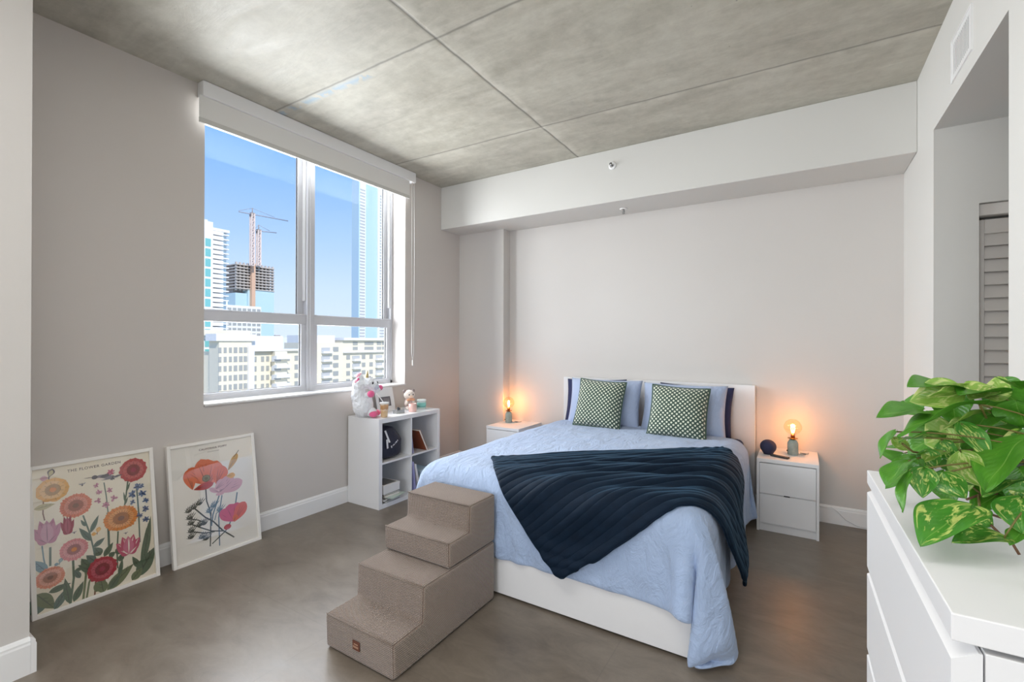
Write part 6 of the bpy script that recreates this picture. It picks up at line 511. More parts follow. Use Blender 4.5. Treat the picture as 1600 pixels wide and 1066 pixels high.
[1432,-1,4,3,3,5,7,8,9,9,9,10,11,10,10,10,9,9,9,9,11,10,10,9,9,9,9,9,8,9,10,11,10,10,9,9,9,10,9,10,9,10,9,8,7,9,10,13,11,9,7,7,8,9,10,10,10,11,10,9,8,9,9,9,9,10,9,9,9,9,9,9,9,9,9,10,8,9,9,10,9,9,9,9],
[1431,-2,1,3,3,3,6,6,9,8,10,9,10,11,11,10,10,9,9,9,10,10,10,10,9,9,9,10,9,9,9,10,10,10,9,9,9,9,9,9,10,10,11,10,9,6,7,9,12,13,10,8,7,7,9,9,9,10,11,10,9,9,9,9,9,9,9,9,10,9,9,8,10,9,8,10,10,8,9,9,10,9,9,9],
[1430,-3,1,1,2,3,4,5,7,9,9,8,10,11,11,11,10,10,9,9,8,10,11,10,10,9,9,9,10,9,9,10,10,9,10,9,10,9,9,8,9,9,10,11,12,10,7,5,8,11,13,12,9,7,7,8,9,9,10,10,10,9,9,9,9,9,9,9,9,10,9,8,9,11,7,9,11,9,8,9,9,9,10,9],
[1429,-2,-1,0,1,2,4,2,6,7,9,9,8,10,12,11,11,11,10,9,8,9,10,11,10,10,9,9,9,10,9,9,10,9,10,9,10,9,10,9,9,8,9,9,11,12,11,8,7,5,9,12,13,11,8,7,8,9,10,9,9,10,9,9,9,9,9,9,9,9,10,10,6,10,10,7,10,12,8,8,9,9,10,9],
[1428,-2,-1,0,-1,0,2,3,3,6,8,9,9,8,10,13,12,12,10,10,9,8,8,10,12,11,10,9,8,9,9,10,9,10,9,10,9,10,9,10,9,9,9,9,9,9,11,11,11,8,6,7,10,12,11,10,7,9,9,9,9,9,10,9,9,9,9,8,10,8,9,12,8,7,10,9,7,12,11,7,9,9,9,10],
[1427,-2,0,0,-1,-1,0,1,3,5,5,7,10,9,7,11,13,12,13,11,9,9,8,8,10,12,12,10,9,8,9,9,10,9,9,10,9,9,10,9,10,9,10,9,9,9,9,9,11,10,10,8,8,8,10,10,10,9,9,9,9,9,9,10,9,9,9,9,9,9,7,11,11,8,7,9,8,10,11,10,8,9,10,9],
[1427,-2,0,1,0,-2,0,0,1,4,4,5,8,9,8,8,11,12,12,13,11,10,9,8,7,10,12,11,11,10,9,10,9,10,9,9,9,9,9,8,10,9,9,10,9,9,9,9,9,10,10,10,10,8,9,9,9,9,10,9,9,9,9,9,10,8,9,9,9,10,8,8,11,10,8,8,9,8,10,11,9,8,10,10],
[1426,0,1,1,0,-1,-1,0,0,3,3,5,5,7,9,8,8,10,11,12,12,11,10,9,9,8,10,11,10,10,10,9,9,9,10,10,10,9,9,9,9,8,10,9,10,9,10,9,9,9,9,9,10,10,9,9,9,9,9,9,10,9,9,9,9,9,9,9,9,9,10,8,9,10,9,9,8,8,9,11,9,9,10,10],
[1425,2,0,2,0,0,-1,0,0,2,3,3,5,5,7,8,8,9,9,10,12,11,11,9,10,8,9,10,10,9,9,10,10,9,10,10,11,9,9,10,9,8,9,8,10,10,10,9,10,8,9,9,10,9,9,10,9,9,9,9,9,9,9,10,9,9,9,9,9,9,9,9,9,9,10,9,9,8,8,10,9,10,10,9],
[1424,2,1,1,1,0,0,-1,1,1,3,3,4,5,4,7,7,9,8,9,10,11,11,10,10,9,9,9,10,10,8,9,10,9,9,10,11,10,10,10,10,9,9,8,8,8,10,10,10,10,9,8,10,9,9,9,10,9,9,9,9,9,9,10,8,10,9,8,10,9,9,9,9,9,9,10,9,9,8,8,9,10,10,10],
[1423,0,2,2,0,1,-1,0,0,1,2,2,4,4,5,5,7,8,8,8,9,10,10,11,11,9,9,9,9,11,10,8,9,9,9,8,9,11,9,9,10,11,12,10,9,7,8,9,10,10,10,9,9,9,9,9,9,10,9,9,9,9,9,9,9,10,9,8,9,10,9,9,9,8,10,9,10,9,8,9,8,9,10,11],
[1422,-1,1,2,1,0,0,-1,0,1,2,2,3,3,5,5,5,7,7,9,9,9,10,10,11,10,9,9,9,10,11,10,8,10,9,9,8,9,9,9,9,8,11,11,12,11,8,7,8,9,11,10,8,10,9,9,9,10,9,9,9,9,9,9,9,8,11,9,8,9,10,9,9,8,9,10,9,10,8,9,8,8,10,11],
[1421,-2,0,4,1,-1,0,0,0,0,1,2,2,2,4,5,6,6,6,8,9,9,9,10,10,10,10,9,10,8,10,11,10,9,11,10,9,9,9,9,9,8,7,8,10,12,12,10,8,7,9,10,9,10,9,9,9,9,9,10,9,9,9,10,9,6,10,11,10,7,8,11,10,8,8,9,10,9,9,9,9,8,8,11],
[1421,-4,0,4,2,0,0,0,-1,1,0,2,2,1,2,3,5,6,5,7,9,9,9,9,10,10,10,10,9,10,9,9,10,9,10,10,10,10,9,11,10,10,8,7,6,9,10,12,11,9,8,9,9,9,10,9,9,9,9,9,9,9,9,10,11,8,6,10,11,10,6,9,11,10,8,8,9,9,10,9,9,8,8,9],
[1420,-4,-1,4,4,0,-1,0,0,1,0,1,1,0,1,2,3,4,7,5,7,9,9,10,10,10,10,11,9,10,9,9,10,9,10,9,9,9,10,9,10,10,11,11,8,7,8,9,10,11,9,9,9,9,9,10,9,9,9,9,9,9,7,10,11,11,7,6,11,11,9,7,10,11,9,7,9,9,9,10,8,9,9,8],
[1420,-5,-2,3,5,2,-2,0,0,0,1,0,1,0,0,1,1,3,4,6,6,7,9,10,10,10,11,11,11,10,9,10,9,9,10,9,10,9,10,9,8,9,10,10,11,10,9,8,9,9,9,9,10,9,9,9,10,9,9,9,9,10,8,7,10,11,10,7,7,11,11,9,7,10,11,9,7,8,10,9,9,9,8,9],
[1419,-4,-3,1,6,4,-2,0,0,0,0,0,0,0,0,0,0,2,2,5,5,6,8,9,10,10,10,12,12,11,10,10,9,10,9,9,10,9,10,9,9,9,9,9,10,9,10,10,9,9,9,9,10,9,9,9,9,9,9,10,9,10,10,7,7,9,11,10,7,8,11,11,8,8,10,11,8,7,9,10,9,8,9,9],
[1417,1,-3,-3,5,6,0,0,0,0,0,0,-1,0,0,-1,0,0,2,3,4,5,5,8,10,10,9,10,13,12,11,11,9,9,10,9,9,10,9,10,9,9,10,9,9,10,9,9,9,10,9,9,9,9,10,9,9,9,9,10,8,10,10,10,7,7,9,11,9,8,8,11,10,8,8,11,11,7,7,10,10,8,9,9],
[1412,6,1,-4,0,8,3,1,-1,0,0,0,-1,0,0,0,-1,0,0,2,2,4,5,5,8,9,10,9,10,12,12,11,11,9,9,9,10,9,9,10,9,10,9,10,9,10,9,9,9,10,9,9,9,9,10,9,9,9,8,10,9,9,10,10,10,7,7,9,10,10,8,8,11,10,8,9,10,10,8,7,10,9,9,8],
[1403,9,8,-1,-3,3,7,3,0,0,0,0,0,-1,0,0,0,0,-1,1,1,3,4,4,5,7,9,10,9,10,12,11,11,11,9,9,9,10,9,9,9,9,9,10,10,9,9,10,9,9,10,9,9,9,9,10,9,9,9,8,10,9,9,10,11,9,7,8,8,10,10,7,9,10,10,8,10,10,9,8,7,10,10,9],
[1403,0,11,6,-4,-2,6,8,2,1,0,0,0,0,0,-1,0,0,0,-1,1,1,3,4,4,5,7,9,9,8,11,12,11,11,11,8,9,9,10,9,10,9,9,9,9,10,9,10,9,9,9,10,9,9,9,9,10,9,10,7,8,10,10,8,11,10,10,8,7,8,11,8,8,9,10,10,9,10,8,9,8,8,10,9],
[1410,-7,2,9,5,-4,-1,8,5,2,1,1,0,0,0,0,0,0,-1,0,0,0,2,3,3,4,6,7,9,9,8,11,11,11,11,11,9,8,9,10,9,10,9,9,10,9,9,9,10,9,9,10,9,9,9,9,9,9,10,9,8,9,9,9,9,10,11,10,8,8,8,9,9,8,9,10,9,10,10,7,9,10,7,8],
[1407,0,-6,4,10,3,-4,0,7,5,3,1,0,0,0,0,0,1,0,0,0,-1,1,1,3,4,3,6,8,9,8,8,12,10,11,11,11,9,9,9,9,9,10,9,9,10,9,9,10,9,9,9,9,10,9,9,9,9,10,9,9,8,9,9,9,9,10,10,10,9,9,9,8,8,8,9,9,9,12,9,5,10,11,7],
[1404,4,-3,-3,4,10,2,-4,0,5,5,3,2,1,0,0,1,0,0,0,0,0,0,1,2,2,4,4,6,7,8,8,9,12,10,10,11,11,10,9,8,9,10,9,9,10,9,9,9,10,9,9,9,9,10,8,10,9,10,9,9,9,9,8,9,9,9,9,10,10,10,10,9,9,8,7,9,8,9,12,8,5,11,11],
[1396,9,4,-2,-4,3,10,2,-4,-1,4,4,4,2,2,0,1,1,0,0,1,0,0,1,1,1,4,4,4,5,8,7,7,9,12,10,9,10,12,11,8,9,9,9,9,9,10,9,9,9,10,9,9,9,10,9,9,9,10,9,9,9,9,9,8,9,9,9,8,9,10,10,10,11,10,9,8,8,7,9,11,8,4,10],
[1394,1,10,4,-2,-5,3,10,2,-3,-1,0,3,4,3,2,2,1,1,0,1,1,0,1,1,1,2,4,4,4,6,7,8,7,9,12,9,9,10,11,10,9,9,9,9,9,10,9,9,9,10,9,9,8,9,10,10,9,9,10,9,10,9,9,9,8,9,9,9,8,9,9,9,10,10,10,11,11,9,4,8,12,6,5],
[1405,-10,-1,8,5,0,-7,3,10,3,-2,-4,-1,3,3,1,3,3,1,0,1,1,1,1,2,2,2,3,4,4,5,6,7,8,7,9,12,9,9,10,10,9,10,9,9,9,10,9,9,9,9,10,10,8,8,9,9,10,9,9,9,10,10,10,9,9,9,9,9,10,9,9,9,8,9,8,9,11,14,9,3,7,14,7],
[1411,-6,-11,-1,10,5,-2,-8,2,9,4,-1,-4,0,1,1,2,2,3,1,0,2,1,1,1,2,3,2,3,4,5,6,6,8,8,6,10,12,9,9,9,10,10,9,9,10,9,9,10,9,8,9,10,10,9,8,9,9,9,9,9,9,10,9,11,10,9,9,9,9,10,10,9,9,10,8,8,7,10,16,9,2,7,14],
[1416,-5,-9,-11,5,9,2,0,-10,1,8,4,1,0,-1,1,0,0,1,2,1,1,2,2,1,2,2,2,2,2,4,6,5,7,9,7,7,11,10,9,9,10,10,10,8,10,9,9,10,9,9,9,9,10,10,8,9,8,10,9,9,8,10,9,10,10,10,10,9,8,10,9,10,10,10,10,9,7,7,11,17,5,0,9]],
[[467,2,-11,5,6,-8,0,4,-1,-3,0,1,-1,0,1,0,0,1,1,1,1,1,0,0,0,0,0,0,0,0,1,0,-1,0,0,0,-1,-1,0,0,0,-1,0,-1,1,0,-1,0,0,0,-1,-1,0,-1,0,0,0,0,0,1,0,1,0,0,0,1,1,-3,-3,6,3,-6,-1,0,4,5,-10,0,4,6,-4,-6,7,5],
[458,10,-2,-6,4,3,-6,-1,4,-1,-2,0,0,0,-1,1,1,0,0,0,1,1,1,1,0,0,0,1,-1,0,0,1,0,-1,0,0,0,-1,-1,0,1,0,0,-1,-1,0,0,0,1,0,0,0,0,-1,-1,0,0,-1,0,0,1,0,0,0,0,0,1,4,-4,-2,4,0,-4,-1,0,5,4,-8,-2,3,7,-5,-3,2],
[460,1,6,-2,-5,4,3,-5,-1,3,-2,-1,1,0,-1,0,0,1,0,0,0,0,0,1,1,1,0,0,0,0,-1,0,1,0,-1,0,0,0,0,-1,0,1,0,0,0,-1,-1,0,0,1,1,0,0,0,0,-1,0,1,-1,0,0,0,0,0,0,0,-1,2,4,-4,-3,5,1,-1,-4,-1,4,4,-7,-3,4,5,-6,-5],
[467,-4,-1,5,-1,-4,3,3,-5,2,0,-1,-1,-1,0,-1,0,1,0,1,-1,0,0,0,0,1,1,0,0,1,0,0,0,1,0,0,-1,0,0,0,-1,0,1,0,0,-1,0,-1,0,0,-1,0,0,1,0,0,0,0,0,0,0,0,0,0,0,1,-1,-1,3,4,-4,-3,5,2,0,-4,-4,5,2,-6,-2,6,2,-9],
[464,4,-4,-1,5,-1,-4,6,-3,-2,1,1,-1,-1,-1,-1,-1,0,0,1,1,0,0,0,0,0,0,0,1,0,1,1,0,1,1,0,0,0,0,0,0,-1,0,0,-1,0,0,0,-1,0,0,-1,0,-1,0,0,-1,0,-1,0,-1,1,0,0,0,0,1,0,-1,4,5,-5,-3,4,3,1,-5,-4,4,3,-5,1,4,-7],
[459,6,4,-4,-1,5,-1,-1,2,-3,-2,0,1,0,1,-1,-1,-1,-2,0,0,1,1,1,0,0,0,0,1,0,1,0,0,-1,1,0,1,0,1,0,0,0,1,0,0,0,-1,0,0,-1,0,0,0,-1,0,-1,-1,0,-1,-1,-1,0,1,1,0,-1,-1,0,0,1,4,4,-4,-4,1,2,4,-4,-4,3,1,-5,2,0],
[465,-4,5,3,-4,0,6,-6,2,2,-1,-3,-1,0,0,0,1,0,-1,-2,-1,-1,0,1,1,1,0,0,0,0,0,1,0,0,0,0,0,0,0,0,1,1,0,1,1,1,0,1,0,0,-1,0,0,-1,0,0,0,-1,-1,0,-1,-1,0,0,1,1,-1,-1,-1,0,1,3,4,-5,-4,-1,2,5,-4,-6,3,-4,-6,2],
[467,0,-4,4,4,-4,4,-1,-3,2,1,-1,0,-1,-2,-1,-1,0,0,-1,-1,-1,-1,-1,0,1,0,0,0,0,0,1,0,1,0,1,0,0,0,0,0,0,1,1,1,0,1,1,1,1,1,0,0,0,-1,0,1,0,0,0,0,-1,-1,-1,-1,1,1,0,-1,-2,0,1,4,1,-4,-3,-3,-1,4,-6,-4,1,-9,-6],
[459,9,0,-3,6,-3,-1,6,-1,-3,2,2,-2,1,0,-2,-2,-1,1,0,-1,-1,-1,-2,-1,-1,0,0,-1,-1,0,0,0,0,0,0,1,0,0,1,0,0,0,-1,0,1,1,2,1,2,1,2,1,0,1,0,0,0,-1,1,1,1,0,0,-2,-2,0,1,0,-2,-1,0,1,4,0,-4,-1,-7,-3,0,-9,0,-3,-10],
[459,5,6,-2,3,-2,-1,3,1,0,-2,2,0,-1,2,0,0,0,0,-1,0,-1,-1,0,-1,-1,0,0,0,-1,-1,-2,-1,0,-1,-1,0,-1,0,0,0,1,0,1,0,0,-1,1,0,1,1,1,2,1,1,1,1,1,0,-1,0,0,0,1,1,-1,-3,0,2,-1,-1,-2,0,2,3,-1,-3,-4,-8,-3,-4,-9,-3,-5],
[460,4,4,-1,2,3,-4,-1,3,1,-1,1,1,0,0,2,1,-1,0,0,1,0,0,0,0,0,-1,0,1,0,0,-2,-1,-1,0,-1,-1,-1,-1,-1,-2,-2,-1,0,0,0,0,0,0,0,0,1,0,1,1,1,1,1,1,0,0,0,0,-1,0,1,0,-2,1,1,0,-2,-1,0,2,1,-4,-3,-5,-7,-4,-9,-9,-5],
[460,3,4,-2,0,5,-1,-5,1,2,1,1,1,0,0,1,1,1,1,0,0,1,0,0,1,0,0,0,1,1,1,0,-2,-1,-2,0,-1,0,0,-1,-1,-1,-2,-3,-2,-1,0,-1,0,1,-1,0,0,0,1,0,0,1,1,0,0,1,1,0,-1,-1,1,1,-2,0,2,0,-2,-1,-1,0,-2,-6,-4,-7,-7,-6,-9,-10],
[460,2,2,-2,1,4,0,-5,-1,2,2,0,-1,2,0,1,1,1,2,0,1,1,0,0,1,0,0,0,1,1,1,1,0,-1,-2,-1,-1,0,0,0,0,0,-1,-1,-2,-1,-2,-2,-2,0,-1,0,0,0,0,0,0,0,0,1,0,0,0,1,1,-1,-1,2,0,-2,1,1,0,-2,-2,-4,-1,-4,-8,-6,-9,-7,-8,-11],
[461,1,-1,0,1,2,2,-2,-3,0,1,0,0,0,1,0,1,1,2,0,1,0,1,1,1,0,0,1,0,0,2,2,1,-1,-1,-1,-1,-1,0,0,0,0,0,1,-1,-1,-1,-1,-2,-1,-2,-1,-2,0,0,1,0,0,0,0,-1,0,0,0,1,1,-1,0,1,0,-2,0,0,0,-3,-4,-5,-3,-9,-7,-8,-9,-9,-10],
[460,3,-1,0,1,0,0,4,-1,-3,-1,0,-1,0,0,0,-1,2,2,1,-1,1,1,1,1,1,0,1,1,1,1,1,2,1,0,0,-1,-1,-1,0,-1,0,0,0,0,0,-1,0,-1,-1,-1,-2,-2,-1,-1,-1,-1,0,0,1,0,-1,0,-1,0,2,0,-1,0,2,-1,-2,0,-2,-3,-4,-7,-4,-9,-9,-8,-10,-10,-10],
[458,5,1,0,1,-1,2,1,2,-1,-3,-3,-1,0,2,0,-2,0,1,0,1,0,1,1,1,1,1,2,1,1,1,1,2,2,1,0,0,0,-1,-1,0,0,-1,-1,-1,0,-1,0,-1,-1,0,-1,-1,-1,-2,-2,-1,0,-1,0,0,0,-1,0,0,0,1,1,-2,0,1,-1,-3,-3,-4,-5,-5,-9,-8,-9,-10,-10,-10,-10],
[456,7,2,1,0,0,2,0,1,3,-1,-4,-2,-2,0,0,0,-1,0,1,1,0,-1,-1,0,1,1,2,1,2,1,1,1,2,2,2,1,1,1,0,0,0,0,0,-1,-1,-2,-1,-1,-2,-1,0,0,-1,-1,-1,-2,-1,0,-1,0,0,0,-1,0,0,0,1,0,-2,-1,-1,-4,-4,-4,-7,-9,-9,-8,-10,-9,-10,-11,-10],
[453,8,3,2,1,0,1,1,0,2,2,-1,-3,-2,-1,-1,0,-1,-2,0,1,1,-1,-1,-1,0,1,0,0,0,0,1,0,1,2,2,2,2,3,2,2,1,2,1,0,1,-1,-1,-1,-1,-1,-1,-1,0,0,-1,-1,-1,-1,-1,-1,0,-1,0,0,0,-1,0,0,-1,-2,-4,-5,-6,-7,-8,-9,-9,-10,-11,-10,-10,-10,-10],
[448,9,5,3,3,1,1,1,-1,1,2,1,-2,-1,-3,0,-1,0,-1,-1,0,1,0,-2,-2,-1,0,0,-1,0,0,1,0,-1,0,0,0,2,2,2,3,3,3,3,2,2,1,1,1,-1,0,-1,-1,0,0,0,-1,0,0,-1,-1,-1,0,-1,-1,0,-1,0,-2,-2,-3,-6,-6,-7,-9,-10,-10,-9,-12,-11,-10,-10,-10,-10],
[443,10,6,5,4,3,2,0,0,0,1,1,1,-1,-2,0,-1,-1,0,-1,0,1,1,0,-3,-2,-2,-1,-1,-1,0,-1,0,0,0,0,0,0,-1,0,1,2,2,2,3,4,2,3,2,1,1,0,1,0,0,0,-1,0,0,0,0,0,-1,-1,-2,0,-1,-1,-2,-3,-5,-6,-7,-9,-10,-11,-11,-11,-12,-11,-10,-10,-10,-9],
[438,10,6,6,6,4,3,2,0,0,1,1,2,0,0,0,-1,-1,0,0,0,1,1,1,0,-2,-2,-2,-1,-1,-1,-1,-2,-2,-1,-1,-1,-2,0,0,0,0,0,0,1,1,3,3,2,3,2,1,1,1,1,1,0,0,-1,0,0,0,0,-1,-1,-1,-1,-1,-3,-4,-5,-7,-8,-10,-11,-10,-12,-12,-11,-11,-11,-10,-9,-10],
[432,10,6,6,7,5,4,3,2,1,0,1,2,2,1,1,1,-1,0,0,1,0,1,2,2,0,-2,-2,-1,-1,0,-1,-1,-2,-3,-2,-3,-3,-2,-2,-3,-1,1,0,0,0,0,1,1,2,1,2,1,2,1,1,1,1,0,-1,-1,0,0,0,0,-1,-1,-2,-3,-5,-6,-7,-9,-10,-10,-12,-11,-12,-11,-11,-10,-10,-10,-9],
[425,10,6,6,6,6,5,3,3,2,1,1,1,2,3,2,2,0,0,1,0,1,1,1,2,2,0,-2,-1,-1,0,-1,0,-2,-2,-1,-2,-2,-2,-3,-3,-3,-3,-2,0,0,0,0,0,0,-1,0,1,2,1,0,1,1,1,1,0,0,-1,0,0,-1,-1,-3,-5,-5,-7,-8,-9,-10,-10,-12,-11,-12,-10,-11,-10,-10,-9,-10],
[414,11,8,6,6,5,6,5,2,3,2,0,2,1,3,2,2,2,1,0,0,1,1,1,1,2,2,0,-2,-1,0,1,0,0,0,-1,-1,0,-1,-2,-2,-3,-4,-3,-3,-2,-2,1,0,0,-1,-1,-2,0,0,1,0,1,1,1,1,1,0,-1,-1,-1,-3,-3,-5,-6,-8,-9,-10,-10,-10,-12,-11,-11,-10,-11,-10,-9,-10,-10],
[406,8,9,8,6,6,5,5,4,2,3,1,1,1,1,3,2,3,1,1,-1,1,1,0,1,2,2,2,0,-1,-1,1,0,1,1,0,-1,0,0,0,0,-1,-2,-3,-3,-3,-2,-2,-1,-1,1,0,-1,-1,-1,-1,-1,-1,0,0,0,1,0,-1,-1,-2,-4,-5,-5,-7,-8,-9,-10,-10,-11,-11,-11,-10,-11,-10,-10,-10,-9,-10],
[396,10,8,8,9,6,6,5,5,3,2,2,0,0,1,2,2,3,2,2,0,0,1,0,1,2,1,3,2,0,0,0,0,0,1,0,1,0,-1,0,0,0,-1,0,-2,-2,-2,-3,-1,-1,0,-1,-1,-2,-1,-1,-1,-2,-1,0,0,0,0,-1,-2,-4,-4,-5,-7,-8,-9,-9,-10,-11,-11,-11,-10,-11,-10,-10,-10,-10,-10,-10],
[386,11,9,9,8,9,7,5,5,5,3,2,1,0,0,1,1,2,2,2,1,0,0,1,1,1,2,1,3,2,2,0,0,0,1,0,1,0,0,0,-1,0,-1,-1,0,-1,-1,-3,-2,-1,0,0,-1,0,-1,-1,-1,-2,-2,-2,0,-1,-1,-2,-4,-4,-6,-6,-8,-9,-9,-10,-10,-11,-11,-10,-11,-10,-10,-11,-10,-10,-10,-9],
[376,11,11,9,9,10,8,7,6,5,4,3,3,1,0,-1,1,0,2,1,1,0,-1,0,0,0,1,1,2,3,2,2,1,2,2,1,2,1,1,0,0,0,-1,-1,-1,0,0,-2,-2,-2,-2,0,-1,0,0,-1,0,-1,-2,-1,-2,-1,-2,-4,-4,-6,-7,-9,-9,-10,-10,-11,-11,-11,-10,-11,-10,-11,-10,-10,-10,-10,-10,-10],
[367,10,11,10,9,10,9,10,8,6,5,4,4,2,0,0,0,-1,0,1,1,0,-1,-1,-2,0,-1,0,1,1,1,1,3,3,3,2,3,3,2,3,2,1,0,0,-1,-1,0,0,0,-2,-2,-1,-1,-1,0,-1,0,0,-1,-2,-2,-2,-4,-5,-6,-7,-9,-11,-11,-10,-12,-11,-11,-11,-10,-11,-11,-10,-10,-10,-10,-10,-10,-11],
[357,10,11,10,10,10,10,9,10,8,6,6,4,5,2,1,0,-1,-1,0,0,0,0,-2,-2,-2,0,0,0,0,0,0,1,1,0,1,3,4,3,4,3,4,2,2,1,0,0,0,1,1,0,-2,-1,-1,-1,-1,0,0,-1,-1,-3,-4,-5,-6,-7,-10,-12,-11,-11,-12,-13,-12,-11,-11,-10,-10,-11,-10,-11,-10,-10,-10,-10,-10],
[348,10,10,10,10,11,10,10,11,9,9,6,5,6,4,3,0,0,0,0,0,0,1,-1,-2,-2,-3,-1,-2,-1,-1,1,0,0,-1,0,1,0,0,3,4,4,4,4,3,2,1,1,0,2,1,1,0,-1,-1,-1,0,0,-1,-2,-4,-5,-6,-6,-10,-12,-11,-12,-12,-13,-13,-11,-11,-11,-11,-10,-10,-11,-10,-10,-10,-10,-10,-11],
[339,10,9,10,10,10,13,10,10,11,10,8,7,5,7,5,3,1,1,0,0,0,1,0,0,-1,-2,-3,-2,-3,-2,-2,-3,-2,0,0,0,-1,0,0,0,0,2,4,4,4,3,2,0,1,1,1,2,1,0,-1,-1,0,-1,-3,-4,-5,-6,-9,-11,-11,-11,-12,-13,-12,-12,-11,-11,-11,-10,-10,-10,-11,-10,-10,-10,-11,-10,-10],
[330,10,10,9,8,10,12,12,11,11,10,10,10,7,6,7,5,4,2,0,1,0,1,0,1,0,-1,-2,-2,-1,-2,-2,-3,-2,-4,-3,-4,-1,-1,0,0,0,0,0,0,1,3,3,2,1,1,0,1,2,1,0,0,-1,-2,-3,-5,-5,-7,-9,-11,-10,-11,-13,-12,-11,-11,-11,-11,-11,-10,-10,-10,-10,-11,-10,-10,-10,-11,-10],
[320,10,11,8,9,10,10,11,12,11,10,10,11,9,7,6,7,6,4,2,1,0,1,1,0,2,0,-1,-1,-1,0,-1,-1,-1,-3,-2,-3,-4,-3,-4,-3,-1,0,0,-1,0,0,0,1,2,1,1,0,0,1,1,0,-1,-2,-4,-5,-6,-8,-10,-10,-10,-12,-12,-11,-11,-11,-11,-10,-11,-10,-10,-10,-10,-10,-11,-10,-10,-10,-11],
[311,10,10,9,9,9,10,10,11,11,10,10,10,10,8,7,7,6,5,4,2,1,1,0,1,1,1,1,1,0,1,0,0,0,-1,-1,-2,-2,-2,-3,-3,-4,-3,-1,-2,-1,-2,0,0,0,1,0,1,0,0,0,-1,-2,-3,-5,-5,-7,-9,-10,-10,-11,-11,-11,-11,-11,-11,-10,-11,-10,-10,-11,-10,-10,-10,-10,-11,-10,-10,-11],
[302,10,9,9,9,10,10,9,11,10,10,9,10,9,9,8,7,6,6,4,4,2,1,1,1,1,1,2,1,1,0,1,0,1,0,0,-1,-1,-1,-1,-2,-2,-2,-1,-2,-2,-2,-1,-2,-1,-1,0,0,0,0,-2,-2,-3,-5,-5,-7,-8,-9,-10,-10,-11,-12,-10,-11,-11,-10,-11,-10,-11,-10,-10,-10,-11,-10,-10,-10,-10,-11,-10],
[294,9,9,9,9,10,9,10,10,9,10,9,10,8,9,9,8,7,6,5,5,4,2,1,1,1,1,2,1,1,0,2,0,1,1,0,1,-1,0,-1,-1,-1,-2,-2,-1,-1,0,-2,-1,-2,-2,-2,0,-1,-1,-3,-4,-4,-6,-6,-8,-10,-9,-10,-11,-11,-11,-10,-11,-10,-11,-10,-11,-10,-10,-11,-10,-10,-10,-10,-10,-11,-10,-10],
[284,10,10,8,9,9,10,9,10,10,9,10,9,10,8,9,8,8,6,6,5,5,4,2,1,2,1,2,1,2,0,1,1,0,1,0,1,0,0,0,-1,0,-1,-2,-1,-2,-1,0,-1,-1,-1,-2,-1,-2,-2,-4,-5,-6,-7,-8,-10,-9,-10,-11,-11,-10,-11,-11,-10,-11,-10,-11,-10,-10,-10,-11,-10,-10,-11,-10,-10,-10,-10,-10],
[274,11,11,8,8,9,9,10,9,10,10,9,10,10,9,9,8,9,7,6,5,5,4,2,2,2,2,2,2,2,2,1,1,1,0,1,1,0,0,0,0,0,1,-1,-1,-2,-2,-1,0,-1,0,-2,-2,-2,-4,-5,-6,-6,-9,-10,-11,-10,-11,-11,-11,-11,-10,-11,-10,-11,-10,-11,-10,-10,-11,-10,-10,-11,-10,-10,-10,-10,-10,-11],
[265,10,12,9,7,9,9,9,10,9,10,10,9,10,10,10,9,7,8,7,6,5,4,4,2,1,0,1,1,3,3,3,2,2,2,1,1,1,0,1,1,0,0,0,1,0,-1,-2,-1,-1,-1,-1,-2,-4,-5,-6,-6,-9,-12,-11,-10,-11,-12,-12,-11,-11,-11,-10,-11,-10,-10,-11,-10,-11,-10,-10,-11,-10,-10,-10,-11,-10,-10,-10],
[256,10,12,10,7,7,10,9,10,9,10,9,10,9,10,11,10,9,7,8,7,5,4,5,3,2,1,0,-1,1,0,2,2,3,3,2,3,2,2,1,1,1,0,0,1,1,1,0,-1,-1,-1,-1,-4,-5,-6,-6,-10,-11,-12,-11,-11,-12,-12,-12,-12,-10,-11,-10,-11,-10,-11,-10,-10,-11,-10,-10,-11,-10,-10,-11,-10,-10,-10,-10],
[247,10,12,11,6,7,9,10,10,9,9,10,9,9,11,10,10,11,9,8,8,8,5,4,3,3,2,0,-1,0,0,0,0,0,1,1,2,3,2,3,2,2,2,0,1,0,1,1,1,0,-1,-3,-4,-6,-6,-8,-11,-12,-11,-11,-13,-12,-12,-11,-11,-11,-10,-11,-10,-11,-10,-10,-10,-11,-10,-11,-10,-10,-11,-10,-10,-10,-10,-10],
[238,10,12,12,8,5,8,9,10,10,9,9,10,8,10,11,11,10,12,9,8,9,8,7,4,3,3,0,-1,-1,-1,0,-1,0,0,0,0,0,0,1,2,2,2,2,2,0,1,1,0,0,-1,-3,-5,-6,-6,-10,-11,-11,-10,-12,-12,-12,-12,-11,-10,-11,-10,-10,-11,-10,-10,-11,-10,-10,-10,-11,-10,-10,-11,-10,-11,-10,-9,-11],
[230,8,11,14,10,4,7,9,9,11,9,9,10,9,9,10,11,11,11,11,10,9,10,8,7,5,4,2,1,0,-2,-2,-2,-1,-1,-1,-1,0,0,0,0,0,0,1,2,1,0,1,0,-1,-2,-4,-5,-5,-8,-10,-11,-10,-11,-11,-11,-12,-11,-11,-10,-11,-10,-10,-10,-11,-10,-10,-10,-10,-11,-10,-11,-10,-10,-10,-11,-10,-10,-10],
[225,6,8,12,13,6,5,9,9,10,10,8,10,10,9,9,10,11,11,12,11,9,10,10,9,7,5,4,4,2,0,-1,-1,-2,-2,-2,-1,-1,-1,-2,-1,0,-1,0,0,0,0,0,-1,-2,-3,-5,-5,-6,-9,-10,-10,-10,-11,-11,-11,-11,-11,-10,-11,-10,-11,-10,-10,-10,-11,-10,-10,-10,-10,-10,-11,-10,-10,-11,-10,-10,-10,-10],
